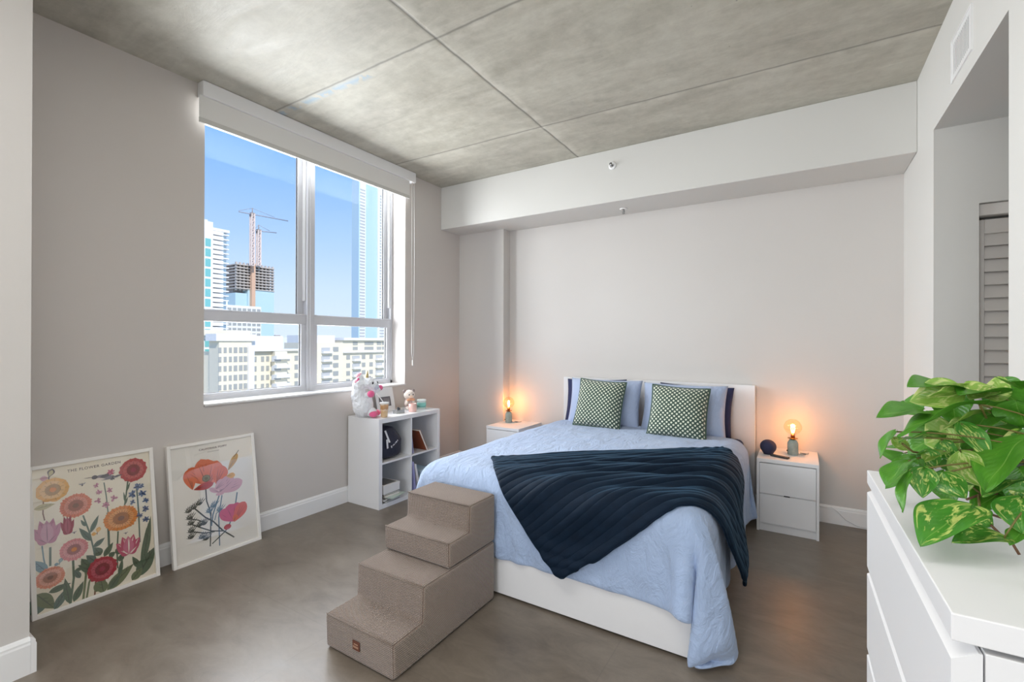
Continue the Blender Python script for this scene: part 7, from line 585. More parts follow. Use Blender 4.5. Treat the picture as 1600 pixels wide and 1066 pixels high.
[222,5,5,8,13,10,5,7,9,9,10,9,9,10,10,9,9,10,10,12,11,10,10,10,10,9,6,6,5,4,2,1,0,-1,-1,-1,-1,-1,-2,-1,-1,-1,-2,-1,-1,0,-1,-1,-3,-4,-4,-5,-7,-8,-10,-9,-10,-11,-11,-10,-11,-10,-11,-11,-10,-11,-10,-10,-11,-10,-10,-10,-10,-11,-10,-10,-10,-11,-10,-10,-10,-10,-11,-10],
[215,10,2,5,10,12,8,5,8,9,9,10,9,9,10,9,10,9,10,10,11,11,10,9,10,10,9,6,5,6,4,2,1,0,-1,0,-1,0,0,-1,-1,0,-1,-1,-1,-2,-2,-3,-4,-5,-5,-7,-8,-10,-9,-10,-11,-11,-11,-10,-11,-10,-10,-11,-10,-11,-10,-11,-10,-11,-10,-10,-10,-10,-10,-10,-10,-11,-11,-9,-10,-11,-10,-10],
[200,16,10,1,4,12,13,5,6,8,9,9,9,10,9,10,9,9,10,10,10,11,10,10,10,9,10,8,6,5,6,3,2,1,0,0,0,0,0,-1,0,-1,0,-1,0,-2,-2,-4,-6,-6,-6,-8,-11,-10,-10,-10,-11,-11,-11,-10,-10,-11,-10,-10,-10,-11,-10,-11,-10,-11,-10,-10,-10,-10,-10,-10,-11,-11,-10,-10,-9,-10,-11,-10],
[193,10,15,8,0,5,14,11,5,6,8,9,9,10,9,9,10,9,10,9,10,11,10,11,10,9,10,9,7,6,5,6,3,2,1,0,-1,0,0,0,0,-1,0,0,-1,-2,-4,-5,-6,-6,-8,-10,-10,-10,-11,-11,-10,-11,-11,-11,-10,-10,-11,-10,-10,-10,-10,-11,-10,-11,-10,-10,-11,-10,-10,-10,-11,-11,-9,-9,-9,-11,-11,-9],
[189,6,10,14,7,0,5,14,11,6,6,8,9,9,9,9,10,9,10,9,10,10,10,11,10,10,9,10,9,8,5,6,6,3,2,1,0,-1,0,0,-1,0,0,-1,-2,-3,-5,-6,-6,-7,-10,-10,-11,-10,-11,-11,-11,-11,-10,-11,-10,-11,-10,-10,-11,-10,-10,-10,-10,-10,-11,-10,-10,-11,-10,-11,-11,-10,-9,-9,-10,-10,-10,-12],
[187,3,5,11,14,6,0,6,13,11,7,7,8,8,8,9,10,9,10,9,9,10,10,10,11,10,9,10,9,10,7,6,7,5,3,2,2,0,-1,0,0,0,-1,-1,-3,-4,-6,-6,-8,-10,-10,-11,-10,-11,-12,-10,-11,-11,-11,-10,-10,-11,-10,-11,-10,-10,-11,-10,-10,-10,-10,-10,-10,-10,-11,-11,-11,-9,-9,-10,-10,-10,-10,-10],
[182,7,2,6,10,14,6,-1,7,12,11,9,8,7,8,8,9,9,9,9,10,9,10,9,10,11,9,9,10,9,9,7,6,8,4,2,3,2,1,0,0,-1,0,-2,-4,-6,-5,-7,-10,-11,-11,-10,-12,-11,-11,-11,-11,-10,-11,-10,-10,-11,-10,-11,-10,-10,-11,-10,-11,-10,-10,-10,-10,-10,-10,-10,-10,-10,-10,-10,-9,-10,-10,-7],
[168,14,9,3,4,9,15,6,-1,6,11,12,11,8,7,9,8,8,8,9,10,9,9,10,10,9,10,9,9,9,9,8,6,6,8,3,2,2,3,2,-1,0,-2,-3,-4,-6,-6,-9,-10,-11,-10,-11,-12,-11,-11,-11,-10,-11,-10,-10,-11,-10,-10,-11,-10,-10,-11,-10,-11,-10,-11,-10,-10,-10,-10,-9,-8,-10,-11,-10,-10,-9,-10,-9],
[159,9,16,11,2,1,8,17,7,0,5,7,13,11,9,9,9,8,8,8,10,9,9,9,10,9,9,10,9,9,9,8,8,5,7,7,3,0,3,1,0,-1,-3,-4,-5,-6,-7,-9,-10,-11,-10,-11,-11,-11,-11,-11,-11,-10,-10,-11,-10,-10,-10,-10,-10,-11,-10,-10,-10,-10,-11,-10,-11,-10,-10,-10,-8,-10,-9,-11,-9,-9,-9,-12],
[155,5,9,17,7,1,2,9,18,9,2,1,7,10,11,9,10,10,9,8,9,9,8,10,9,10,9,9,11,10,9,8,8,8,5,7,7,3,0,0,0,-2,-4,-6,-5,-7,-9,-9,-10,-10,-11,-10,-11,-11,-11,-10,-11,-11,-10,-11,-10,-10,-10,-10,-10,-10,-10,-10,-10,-10,-10,-11,-10,-10,-10,-10,-10,-10,-8,-9,-10,-9,-8,-9],
[150,6,5,12,13,3,3,4,12,16,8,2,-1,8,9,10,10,10,11,10,8,9,8,9,9,9,11,8,9,11,12,9,8,10,7,4,8,6,0,-1,0,-2,-5,-6,-7,-8,-10,-9,-10,-10,-11,-11,-10,-11,-10,-12,-11,-10,-10,-11,-10,-10,-10,-10,-10,-10,-10,-10,-11,-10,-10,-10,-10,-10,-10,-10,-11,-10,-9,-6,-6,-13,-10,-2]]]

# ------------------------------------------------------------------ helpers
def lin(r, g, b):
    f = lambda c: (c/255/12.92) if c/255 <= .04045 else ((c/255+.055)/1.055)**2.4
    return (f(r), f(g), f(b), 1)

MATS = {}
def mat(name, rgb=(200, 200, 200), rough=.5, metal=0, bump=None, spec=.5, sheen=0, coat=0, emit=None, trans=0, vary=None, sss=0):
    """plain procedural material; bump=(scale,strength,detail); vary=(scale,rgb2)"""
    if name in MATS: return MATS[name]
    m = bpy.data.materials.new(name); m.use_nodes = True
    nt = m.node_tree; b = nt.nodes['Principled BSDF']
    b.inputs['Base Color'].default_value = lin(*rgb)
    b.inputs['Roughness'].default_value = rough
    b.inputs['Metallic'].default_value = metal
    b.inputs['Specular IOR Level'].default_value = spec
    b.inputs['Sheen Weight'].default_value = sheen
    b.inputs['Coat Weight'].default_value = coat
    b.inputs['Transmission Weight'].default_value = trans
    if sss: b.inputs['Subsurface Weight'].default_value = sss; b.inputs['Subsurface Radius'].default_value = (.02, .01, .01)
    if emit: b.inputs['Emission Color'].default_value = lin(*emit[:3]); b.inputs['Emission Strength'].default_value = emit[3]
    tc = None
    if bump or vary:
        tc = nt.nodes.new('ShaderNodeTexCoord')
    if bump:
        n = nt.nodes.new('ShaderNodeTexNoise'); n.inputs['Scale'].default_value = bump[0]; n.inputs['Detail'].default_value = bump[2] if len(bump) > 2 else 4
        nt.links.new(tc.outputs['Object'], n.inputs['Vector'])
        bp = nt.nodes.new('ShaderNodeBump'); bp.inputs['Strength'].default_value = bump[1]; bp.inputs['Distance'].default_value = .01
        nt.links.new(n.outputs['Fac'], bp.inputs['Height']); nt.links.new(bp.outputs['Normal'], b.inputs['Normal'])
    if vary:
        n = nt.nodes.new('ShaderNodeTexNoise'); n.inputs['Scale'].default_value = vary[0]; n.inputs['Detail'].default_value = 5
        nt.links.new(tc.outputs['Object'], n.inputs['Vector'])
        r = nt.nodes.new('ShaderNodeValToRGB'); r.color_ramp.elements[0].position = .35; r.color_ramp.elements[1].position = .65
        r.color_ramp.elements[0].color = lin(*rgb); r.color_ramp.elements[1].color = lin(*vary[1])
        nt.links.new(n.outputs['Fac'], r.inputs['Fac']); nt.links.new(r.outputs['Color'], b.inputs['Base Color'])
    MATS[name] = m
    return m

class NT:
    """short node graph helper"""
    def __init__(s, name):
        s.m = bpy.data.materials.new(name); s.m.use_nodes = True; s.t = s.m.node_tree; s.b = s.t.nodes['Principled BSDF']; MATS[name] = s.m
    def n(s, kind, **kw):
        x = s.t.nodes.new('ShaderNode'+kind)
        for k, v in kw.items(): setattr(x, k, v)
        return x
    def l(s, a, b): s.t.links.new(a, b)
    def math(s, op, a, b=None, c=None):
        x = s.n('Math', operation=op)
        for i, v in enumerate((a, b, c)):
            if v is None: continue
            if isinstance(v, (int, float)): x.inputs[i].default_value = v
            else: s.l(v, x.inputs[i])
        return x.outputs[0]
    def mix(s, f, a, b, blend='MIX'):
        x = s.n('Mix', data_type='RGBA', blend_type=blend)
        for k, v in ((0, f), (6, a), (7, b)):
            if isinstance(v, (int, float)): x.inputs[k].default_value = v
            elif isinstance(v, tuple): x.inputs[k].default_value = v
            else: s.l(v, x.inputs[k])
        return x.outputs[2]
    def noise(s, vec, scale, detail=4, rough=.5, dist=0):
        x = s.n('TexNoise'); x.inputs['Scale'].default_value = scale; x.inputs['Detail'].default_value = detail
        x.inputs['Roughness'].default_value = rough; x.inputs['Distortion'].default_value = dist
        s.l(vec, x.inputs['Vector']); return x.outputs['Fac']
    def ramp(s, f, *st):
        x = s.n('ValToRGB'); e = x.color_ramp.elements
        while len(e) < len(st): e.new(.5)
        for i, (p, c) in enumerate(st): e[i].position = p; e[i].color = c
        s.l(f, x.inputs['Fac']); return x.outputs['Color']
    def mapv(s, vec, scale=(1, 1, 1), loc=(0, 0, 0), rot=(0, 0, 0)):
        x = s.n('Mapping'); x.inputs['Scale'].default_value = scale; x.inputs['Location'].default_value = loc; x.inputs['Rotation'].default_value = rot
        s.l(vec, x.inputs['Vector']); return x.outputs[0]
    def bump(s, h, strength=.3, dist=.01):
        x = s.n('Bump'); x.inputs['Strength'].default_value = strength; x.inputs['Distance'].default_value = dist
        s.l(h, x.inputs['Height']); s.l(x.outputs[0], s.b.inputs['Normal'])

def link(name, me, parent=None, m=None, smooth=False):
    o = bpy.data.objects.new(name, me); COL.objects.link(o)
    if m is not None:
        for mm in (m if isinstance(m, (list, tuple)) else [m]): me.materials.append(mm)
    if smooth:
        for p in me.polygons: p.use_smooth = True
    if parent is not None:
        o.parent = parent
    return o

def tag(o, label=None, cat=None, group=None, kind=None):
    if label: o['label'] = label
    if cat: o['category'] = cat
    if group: o['group'] = group
    if kind: o['kind'] = kind
    return o

def thing(name, loc, label, cat, rz=0, group=None):
    o = bpy.data.objects.new(name, None); COL.objects.link(o)
    o.location = loc; o.rotation_euler = (0, 0, rz); o.empty_display_size = .1
    return tag(o, label, cat, group)

def copy_tree(o, parent=None):
    c = o.copy(); COL.objects.link(c); c.parent = parent
    for ch in list(o.children): copy_tree(ch, c)
    return c

class B:
    """collects shapes in one bmesh"""
    def __init__(s): s.bm = bmesh.new(); s.mi = 0
    def _new(s, vs, mtx=None):
        if mtx is not None: bmesh.ops.transform(s.bm, matrix=mtx, verts=vs)
        for f in {f for v in vs for f in v.link_faces}: f.material_index = s.mi
        return vs
    def box(s, x0, x1, y0, y1, z0, z1, bev=0, seg=2, mtx=None):
        r = bmesh.ops.create_cube(s.bm, size=1); vs = r['verts']
        for v in vs: v.co = ((x0+x1)/2+v.co.x*(x1-x0), (y0+y1)/2+v.co.y*(y1-y0), (z0+z1)/2+v.co.z*(z1-z0))
        if bev:
            es = list({e for v in vs for e in v.link_edges})
            r = bmesh.ops.bevel(s.bm, geom=es, offset=bev, segments=seg, affect='EDGES', profile=.5)
            vs = list({v for f in r['faces'] for v in f.verts} | {v for v in vs if v.is_valid})
        return s._new(vs, mtx)
    def poly(s, pts, depth_vec=None):
        vs = [s.bm.verts.new(p) for p in pts]
        f = s.bm.faces.new(vs); f.material_index = s.mi
        if depth_vec is not None:
            r = bmesh.ops.extrude_face_region(s.bm, geom=[f]); nv = [g for g in r['geom'] if isinstance(g, bmesh.types.BMVert)]
            bmesh.ops.translate(s.bm, verts=nv, vec=depth_vec)
            for g in {f for v in nv for f in v.link_faces}: g.material_index = s.mi
            vs += nv
        return vs
    def lathe(s, prof, n=32, mtx=None, close=False):
        rings = []
        for r, z in prof:
            if r < 1e-6: rings.append([s.bm.verts.new((0, 0, z))])
            else: rings.append([s.bm.verts.new((r*math.cos(2*PI*i/n), r*math.sin(2*PI*i/n), z)) for i in range(n)])
        for a, b in zip(rings[:-1], rings[1:]):
            for i in range(n):
                j = (i+1) % n
                if len(a) == 1 and len(b) == 1: continue
                if len(a) == 1: f = s.bm.faces.new((a[0], b[j], b[i]))
                elif len(b) == 1: f = s.bm.faces.new((a[i], a[j], b[0]))
                else: f = s.bm.faces.new((a[i], a[j], b[j], b[i]))
                f.smooth = True; f.material_index = s.mi
        vs = [v for r in rings for v in r]
        if mtx is not None: bmesh.ops.transform(s.bm, matrix=mtx, verts=vs)
        return vs
    def tube(s, pts, r, n=8, taper=None):
        pts = [Vector(p) for p in pts]; rings = []
        up = Vector((0, 0, 1))
        for i, p in enumerate(pts):
            t = (pts[min(i+1, len(pts)-1)]-pts[max(i-1, 0)]).normalized()
            a = t.cross(up)
            if a.length < .01: a = t.cross(Vector((1, 0, 0)))
            a.normalize(); b = t.cross(a)
            rr = r if taper is None else r*(1+(taper-1)*i/(len(pts)-1))
            rings.append([s.bm.verts.new(p+a*rr*math.cos(2*PI*k/n)+b*rr*math.sin(2*PI*k/n)) for k in range(n)])
        for a, b in zip(rings[:-1], rings[1:]):
            for i in range(n):
                f = s.bm.faces.new((a[i], a[(i+1) % n], b[(i+1) % n], b[i])); f.smooth = True; f.material_index = s.mi
        for r_ in (rings[0], rings[-1]):
            f = s.bm.faces.new(r_); f.material_index = s.mi
    def ell(s, c, r, seg=24, ring=16, mtx=None, rot=None):
        q = bmesh.ops.create_uvsphere(s.bm, u_segments=seg, v_segments=ring, radius=1)
        M = Matrix.Translation(c) @ (rot.to_4x4() if rot is not None else Matrix.Identity(4)) @ Matrix.Diagonal((r[0], r[1], r[2], 1))
        bmesh.ops.transform(s.bm, matrix=M, verts=q['verts'])
        for f in {f for v in q['verts'] for f in v.link_faces}: f.smooth = True; f.material_index = s.mi
        return q['verts']
    def done(s, name, m, parent=None, smooth=False, loc=None):
        bmesh.ops.recalc_face_normals(s.bm, faces=s.bm.faces[:])
        me = bpy.data.meshes.new(name); s.bm.to_mesh(me); s.bm.free()
        o = link(name, me, parent, m, smooth)
        if loc is not None: o.location = loc
        return o

def box(name, m, x0, x1, y0, y1, z0, z1, bev=0, parent=None, seg=2):
    """box whose origin sits at its base centre (local to parent)"""
    b = B(); cx, cy, cz = (x0+x1)/2, (y0+y1)/2, z0
    b.box(x0-cx, x1-cx, y0-cy, y1-cy, 0, z1-z0, bev, seg)
    return b.done(name, m, parent, loc=(cx, cy, cz))

def struct(o): o['kind'] = 'structure'; return o
def sbox(name, m, *a, **k): return struct(box(name, m, *a, **k))

# ------------------------------------------------------------------ materials
def wall_paint(name, rgb):
    g = NT(name); tc = g.n('TexCoord'); v = tc.outputs['Object']
    c = g.ramp(g.noise(v, .9, 3), (.3, lin(*rgb)), (.7, lin(*[min(255, c+4) for c in rgb])))
    g.l(c, g.b.inputs['Base Color']); g.b.inputs['Roughness'].default_value = .55
    g.bump(g.noise(v, 220, 2), .06, .003)
    return g.m
GREY = wall_paint('warm grey wall paint', (203, 199, 195))
GREY2 = wall_paint('greige wall paint', (203, 197, 192))
LIGHT = wall_paint('off white wall paint', (212, 211, 207))
TRIM = mat('white trim gloss', (236, 236, 236), .3)
LACQ = mat('white lacquer', (229, 229, 230), .3)
LACQ_IN = mat('white foil', (226, 228, 228), .4)
FRAMEW = mat('white window aluminium', (202, 203, 208), .35)
SEAL = mat('black glazing seal', (40, 42, 46), .6)
STONE = mat('white marble sill', (238, 238, 236), .25, vary=(6, (228, 228, 228)))

def concrete_ceiling():
    g = NT('cast concrete ceiling'); tc = g.n('TexCoord'); v = tc.outputs['Object']
    sep = g.n('SeparateXYZ'); g.l(v, sep.inputs[0]); X, Y = sep.outputs[0], sep.outputs[1]
    n1 = g.noise(g.mapv(v, (1, 1.3, 1)), .9, 6, .6, .6)
    n2 = g.noise(g.mapv(v, (1.2, 5, 1), rot=(0, 0, .5)), 1.6, 8, .65, .8)
    n3 = g.noise(v, 14, 8, .7)
    c = g.ramp(n1, (.3, lin(150, 144, 131)), (.5, lin(184, 180, 165)), (.7, lin(214, 211, 198)))
    c = g.mix(g.math('MULTIPLY', n2, .55), c, g.ramp(n2, (.36, lin(140, 135, 124)), (.6, lin(218, 215, 204))))
    c = g.mix(.35, c, g.ramp(n3, (.3, lin(140, 135, 124)), (.7, lin(192, 190, 178))))
    # thin pale trowel scratches
    w = g.noise(g.mapv(v, (2, 14, 1), rot=(0, 0, -.35)), 3, 10, .8, .4)
    c = g.mix(g.math('MULTIPLY', g.math('GREATER_THAN', w, .66), .35), c, lin(205, 203, 194))
    # pits
    pn = g.noise(v, 38, 2); pm = g.math('GREATER_THAN', pn, .77)
    c = g.mix(g.math('MULTIPLY', pm, .5), c, lin(88, 86, 80))
    # form joints
    wob = g.math('MULTIPLY', g.math('SUBTRACT', g.noise(v, 5, 5), .5), .02)
    def joint(d, wd, soft):
        a = g.math('ABSOLUTE', g.math('ADD', d, wob)); return g.math('SUBTRACT', 1, g.math('SMOOTHSTEP' if False else 'MINIMUM', g.math('DIVIDE', a, wd), 1))
    dx = g.math('ADD', X, 1.772)
    dy1 = g.math('SUBTRACT', Y, 2.01)
    dy2 = g.math('SUBTRACT', Y, g.math('ADD', g.math('MULTIPLY', X, .033), 3.345))
    for d, s_ in ((dx, 1), (dy1, .8), (dy2, .8)):
        side = joint(g.math('SUBTRACT', d, .03), .05, 1)
        c = g.mix(g.math('MULTIPLY', g.math('MULTIPLY', side, g.ramp(g.noise(v, 9, 4), (.4, (0, 0, 0, 1)), (.6, (1, 1, 1, 1)))), .6), c, lin(208, 204, 192))
        c = g.mix(g.math('MULTIPLY', joint(d, .013, 1), .85*s_), c, lin(92, 90, 84))
    # bluish patch along the joint by the window
    bl = g.math('MULTIPLY', joint(g.math('SUBTRACT', dy1, .045), .04, 1), g.math('MULTIPLY', g.math('LESS_THAN', X, -2.35), g.math('GREATER_THAN', g.noise(v, 13, 4), .47)))
    c = g.mix(g.math('MULTIPLY', bl, .75), c, lin(150, 176, 196))
    g.l(c, g.b.inputs['Base Color'])
    g.l(g.ramp(n2, (.3, (.42,)*3+(1,)), (.7, (.62,)*3+(1,))), g.b.inputs['Roughness'])
    h = g.math('SUBTRACT', g.math('ADD', g.math('MULTIPLY', n2, .5), g.math('MULTIPLY', n3, .35)), g.math('MULTIPLY', joint(dx, .02, 1), .6))
    g.bump(h, .22, .02)
    return g.m

def concrete_floor():
    g = NT('polished concrete floor'); tc = g.n('TexCoord'); v = tc.outputs['Object']
    sep = g.n('SeparateXYZ'); g.l(v, sep.inputs[0]); X, Y = sep.outputs[0], sep.outputs[1]
    n1 = g.noise(v, .8, 6, .6, .5); n2 = g.noise(g.mapv(v, (1, 2, 1), rot=(0, 0, .6)), 4, 8, .7, .5); n3 = g.noise(v, 60, 3)
    c = g.ramp(n1, (.3, lin(106, 95, 84)), (.7, lin(134, 124, 112)))
    c = g.mix(.5, c, g.ramp(n2, (.32, lin(96, 86, 76)), (.68, lin(146, 136, 123))))
    sp = g.math('GREATER_THAN', g.noise(v, 26, 2), .79)
    c = g.mix(g.math('MULTIPLY', sp, .4), c, lin(176, 168, 156))
    j = None
    for d in (g.math('SUBTRACT', g.math('PINGPONG', g.math('ADD', X, .12), .61), .6), g.math('SUBTRACT', g.math('PINGPONG', g.math('ADD', Y, .35), .61), .6)):
        a = g.math('GREATER_THAN', d, .0075)
        j = a if j is None else g.math('MAXIMUM', j, a)
    c = g.mix(g.math('MULTIPLY', j, .22), c, lin(92, 84, 76))
    g.l(c, g.b.inputs['Base Color'])
    g.l(g.ramp(n2, (.3, (.30,)*3+(1,)), (.7, (.42,)*3+(1,))), g.b.inputs['Roughness'])
    g.bump(g.math('SUBTRACT', g.math('MULTIPLY', n2, .5), g.math('MULTIPLY', j, .2)), .05, .01)
    return g.m
CEIL = concrete_ceiling(); FLOOR = concrete_floor()

def glass_mat(name, tint=(1, 1, 1, 1), rough=0, refl=1.0):
    m = bpy.data.materials.new(name); m.use_nodes = True; t = m.node_tree
    for n in list(t.nodes): t.nodes.remove(n)
    o = t.nodes.new('ShaderNodeOutputMaterial'); mx = t.nodes.new('ShaderNodeMixShader')
    tr = t.nodes.new('ShaderNodeBsdfTransparent'); tr.inputs[0].default_value = tint
    gl = t.nodes.new('ShaderNodeBsdfGlossy'); gl.inputs['Roughness'].default_value = rough
    lw = t.nodes.new('ShaderNodeLayerWeight'); pw = t.nodes.new('ShaderNodeMath'); pw.operation = 'POWER'; pw.inputs[1].default_value = 4; t.links.new(lw.outputs['Facing'], pw.inputs[0]); fr = t.nodes.new('ShaderNodeMath'); fr.operation = 'MULTIPLY_ADD'; fr.inputs[1].default_value = .8; fr.inputs[2].default_value = .05; t.links.new(pw.outputs[0], fr.inputs[0])
    mu = t.nodes.new('ShaderNodeMath'); mu.operation = 'MULTIPLY'; mu.inputs[1].default_value = refl
    t.links.new(fr.outputs[0], mu.inputs[0]); t.links.new(mu.outputs[0], mx.inputs[0])
    t.links.new(tr.outputs[0], mx.inputs[1]); t.links.new(gl.outputs[0], mx.inputs[2]); t.links.new(mx.outputs[0], o.inputs[0])
    return m
GLASS = glass_mat('window glass', refl=.3)
PICGLASS = glass_mat('picture glass', rough=.02, refl=1.3)
BULBGLASS = glass_mat('clear bulb glass', (1, .93, .82, 1))

# ------------------------------------------------------------------ room shell
XL, XR, YB, ZC, ZB = -3.442, .651, 4.47, 3.165, 2.692
YR = -3.4
sbox('floor', FLOOR, XL-.3, 2.4, YR-.3, YB+.3, -.2, 0)
bpy.data.objects['floor'].location  # origin differs from world: textures use it below
sbox('ceiling', CEIL, XL-.3, 2.4, YR-.3, YB+.3, ZC, ZC+.25)
for nm in ('floor', 'ceiling'):      # keep the texture frame equal to the room frame
    o = bpy.data.objects[nm]; loc = o.location.copy()
    o.data.transform(Matrix.Translation(loc)); o.location = (0, 0, 0)
WY0, WY1, WZ0, WZ1 = 1.563, 3.445, .985, 3.08
b = B(); XO = XL-.26
b.box(XO, XL, .55, WY0, 0, ZC); b.box(XO, XL, WY1, YB+.2, 0, ZC); b.box(XO, XL, WY0, WY1, 0, WZ0); b.box(XO, XL, WY0, WY1, WZ1, ZC)
struct(b.done('wall_left', GREY2))
b = B(); b.box(XO, -2.82, YR, .598, 0, ZC)
struct(b.done('wall_left_front', GREY))
b = B(); b.box(XL, XR+.15, YB, YB+.2, 0, ZC)
struct(b.done('wall_back', GREY))
b = B(); b.box(XL, -2.817, 4.334, YB, 0, ZB)
struct(b.done('wall_column', GREY))
b = B(); b.box(XL, XR, 4.0, YB, ZB, ZC, .004, 1)
tag(struct(b.done('trim_1', LIGHT)), 'painted soffit beam along the top of the back wall')
b = B(); b.box(XR, XR+.15, YR, 2.42, 0, ZC); b.box(XR, XR+.15, 2.42, 3.562, 2.665, ZC); b.box(XR, XR+.15, 3.562, YB, 0, ZC)
struct(b.done('wall_right', LIGHT))
# closet passage behind the opening
b = B(); b.box(XR+.15, .842, 3.562, 3.75, 0, 2.665); b.box(.842, 1.72, 3.562, 3.75, 2.212, 2.665); b.box(1.72, 2.3, 3.562, 3.75, 0, 2.665)
struct(b.done('wall_passage_back', LIGHT))
b = B(); b.box(2.3, 2.4, 2.2, 3.75, 0, 2.665); b.box(XR+.15, 2.3, 2.2, 2.32, 0, 2.665); b.box(.842, 1.72, 3.75, 3.9, 0, 2.3)
struct(b.done('wall_passage_right', LIGHT))
b = B(); b.box(XR+.15, 2.4, 2.2, 3.9, 2.665, 2.75)
struct(b.done('ceiling_passage', LIGHT))
# rear wall behind the viewpoint; its window is added to carry fill light
b = B()
b.box(-2.82, -2.3, YR-.2, YR, 0, ZC); b.box(.35, XR, YR-.2, YR, 0, ZC); b.box(-2.3, .35, YR-.2, YR, 0, .5); b.box(-2.3, .35, YR-.2, YR, 2.8, ZC)
struct(b.done('wall_rear', LIGHT))
b = B(); 
for x in (-2.27, -.99, .31): b.box(x-.03, x+.03, YR-.14, YR-.08, .5, 2.8)
b.box(-2.3, .35, YR-.14, YR-.08, .5, .56); b.box(-2.3, .35, YR-.14, YR-.08, 2.74, 2.8)
w2 = struct(b.done('rear_window_added', FRAMEW))

def baseboard(name, pts, inward, h=.15, t=.016):
    """moulded skirting extruded along a straight run; pts = two floor points, inward = unit normal into room"""
    (x0, y0), (x1, y1) = pts; nx, ny = inward
    prof = [(0, 0), (t, 0), (t, h-.03), (t-.003, h-.022), (t-.003, h-.014), (t*.45, h-.004), (0, h)]
    b = B(); L = Vector((x1-x0, y1-y0, 0))
    b.poly([(x0+nx*d, y0+ny*d, z) for d, z in prof], L)
    return struct(b.done(name, TRIM))
baseboard('baseboard_left', ((XL, .60), (XL, 4.334)), (1, 0), .14)
baseboard('baseboard_pillar', ((-2.82, YR), (-2.82, .598)), (1, 0), .155, .018)
baseboard('baseboard_pillar_end', ((XL, .5985), (-2.8018, .5985)), (0, 1), .155, .018)
baseboard('baseboard_back', ((-2.80, YB), (XR, YB)), (0, -1), .14)
baseboard('baseboard_column', ((XL, 4.334), (-2.817, 4.334)), (0, -1), .14)
baseboard('baseboard_right', ((XR, 3.562), (XR, YB)), (-1, 0), .14)
baseboard('baseboard_right_front', ((XR, YR), (XR, 2.42)), (-1, 0), .14)

# ---- window_1
XF = -3.62
win = struct(thing('window_1', (XF, (WY0+WY1)/2, WZ0), None, None))
def wpart(name, m, boxes, bev=.003, par=win):
    b = B()
    for q in boxes: b.box(q[0]-XF, q[1]-XF, q[2]-(WY0+WY1)/2, q[3]-(WY0+WY1)/2, q[4]-WZ0, q[5]-WZ0, bev, 1)
    return b.done(name, m, par)
SZ = 1.003
wpart('window_frame', FRAMEW, [(XF-.08, XF+.0, WY0, WY0+.03, SZ, WZ1), (XF-.08, XF+.0, WY1-.028, WY1, SZ, WZ1), (XF-.08, XF+.0, WY0, WY1, SZ, SZ+.03), (XF-.08, XF+.0, WY0, WY1, WZ1-.03, WZ1),
      (XF-.08, XF+.012, 2.452, 2.516, SZ, WZ1), (XF-.04, XF+.018, 2.476, 2.492, SZ, WZ1)])
for y0, y1 in ((WY0+.03, 2.452), (2.516, WY1-.028)):
    s = wpart('lower_sash', FRAMEW, [(XF-.045, XF-.005, y0, y0+.046, SZ+.03, 1.665), (XF-.045, XF-.005, y1-.046, y1, SZ+.03, 1.665), (XF-.045, XF-.002, y0, y1, SZ+.028, 1.052), (XF-.045, XF-.002, y0, y1, 1.575, 1.662), (XF-.045, XF+.004, y0, y1, 1.650, 1.662)])
    p = wpart('pane', GLASS, [(XF-.028, XF-.024, y0+.03, y1-.03, 1.05, 1.58)], 0, s)
    p = wpart('glazing_seal', SEAL, [(XF-.03, XF-.0225, y1-.053, y1-.0455, 1.052, 1.575), (XF-.03, XF-.0225, y0+.046, y1-.046, 1.052, 1.056)], 0, s)
    s = wpart('upper_sash', FRAMEW, [(XF-.078, XF-.047, y0, y0+.05, 1.63, WZ1-.03), (XF-.078, XF-.047, y1-.055, y1, 1.63, WZ1-.03), (XF-.078, XF-.047, y0, y1, 1.60, 1.66), (XF-.078, XF-.047, y0, y1, WZ1-.07, WZ1-.03)])
    p = wpart('pane', GLASS, [(XF-.066, XF-.062, y0+.028, y1-.028, 1.65, WZ1-.06)], 0, s)
    p = wpart('glazing_seal', SEAL, [(XF-.064, XF-.058, y1-.062, y1-.0545, 1.66, WZ1-.07), (XF-.064, XF-.058, y0+.05, y1-.055, 1.66, 1.6645)], 0, s)
    wpart('balance_track', TRIM, [(XF-.045, XF-.01, y1-.012, y1-.002, 1.78, WZ1-.03)], .001)
wpart('window_sill', STONE, [(XF, XL+.018, WY0+.001, WY1-.001, WZ0+.001, SZ)], .004)
wpart('window_head', LIGHT, [(XF-.08, XL-.01, WY0, WY1, WZ1-.012, WZ1-.001)], 0)

# ---- roller blind
bl = thing('roller_blind', (-3.37, 2.49, 2.884), 'white roller blind with square cassette drawn up above the window', 'window blind')
box('cassette', TRIM, -.068, .01, -.975, 1.025, .179, .279, .004, bl)
FAB = mat('blind fabric', (226, 225, 222), .8, bump=(300, .1, 2))
box('blind_fabric', FAB, -.012, -.009, -1.0+.01, .95, .033, .181, 0, bl)
box('bottom_bar', mat('blind hem bar', (200, 199, 195), .6), -.0165, -.0045, -1.0+.01, .95, .0, .033, .002, bl)
b = B()
for dy in (0, .035): b.tube([(-.005, .985+dy*.8, .18), (-.005, .985+dy, -.6), (-.005, .985+dy*.85, -1.57), (-.005, .985+.015, -1.65)], .0025, 6)
b.tube([(-.005, 1.0, -1.64), (-.005, 1.0, -1.70)], .007, 8)
b.done('bead_chain', mat('chain plastic', (214, 213, 210), .4), bl)

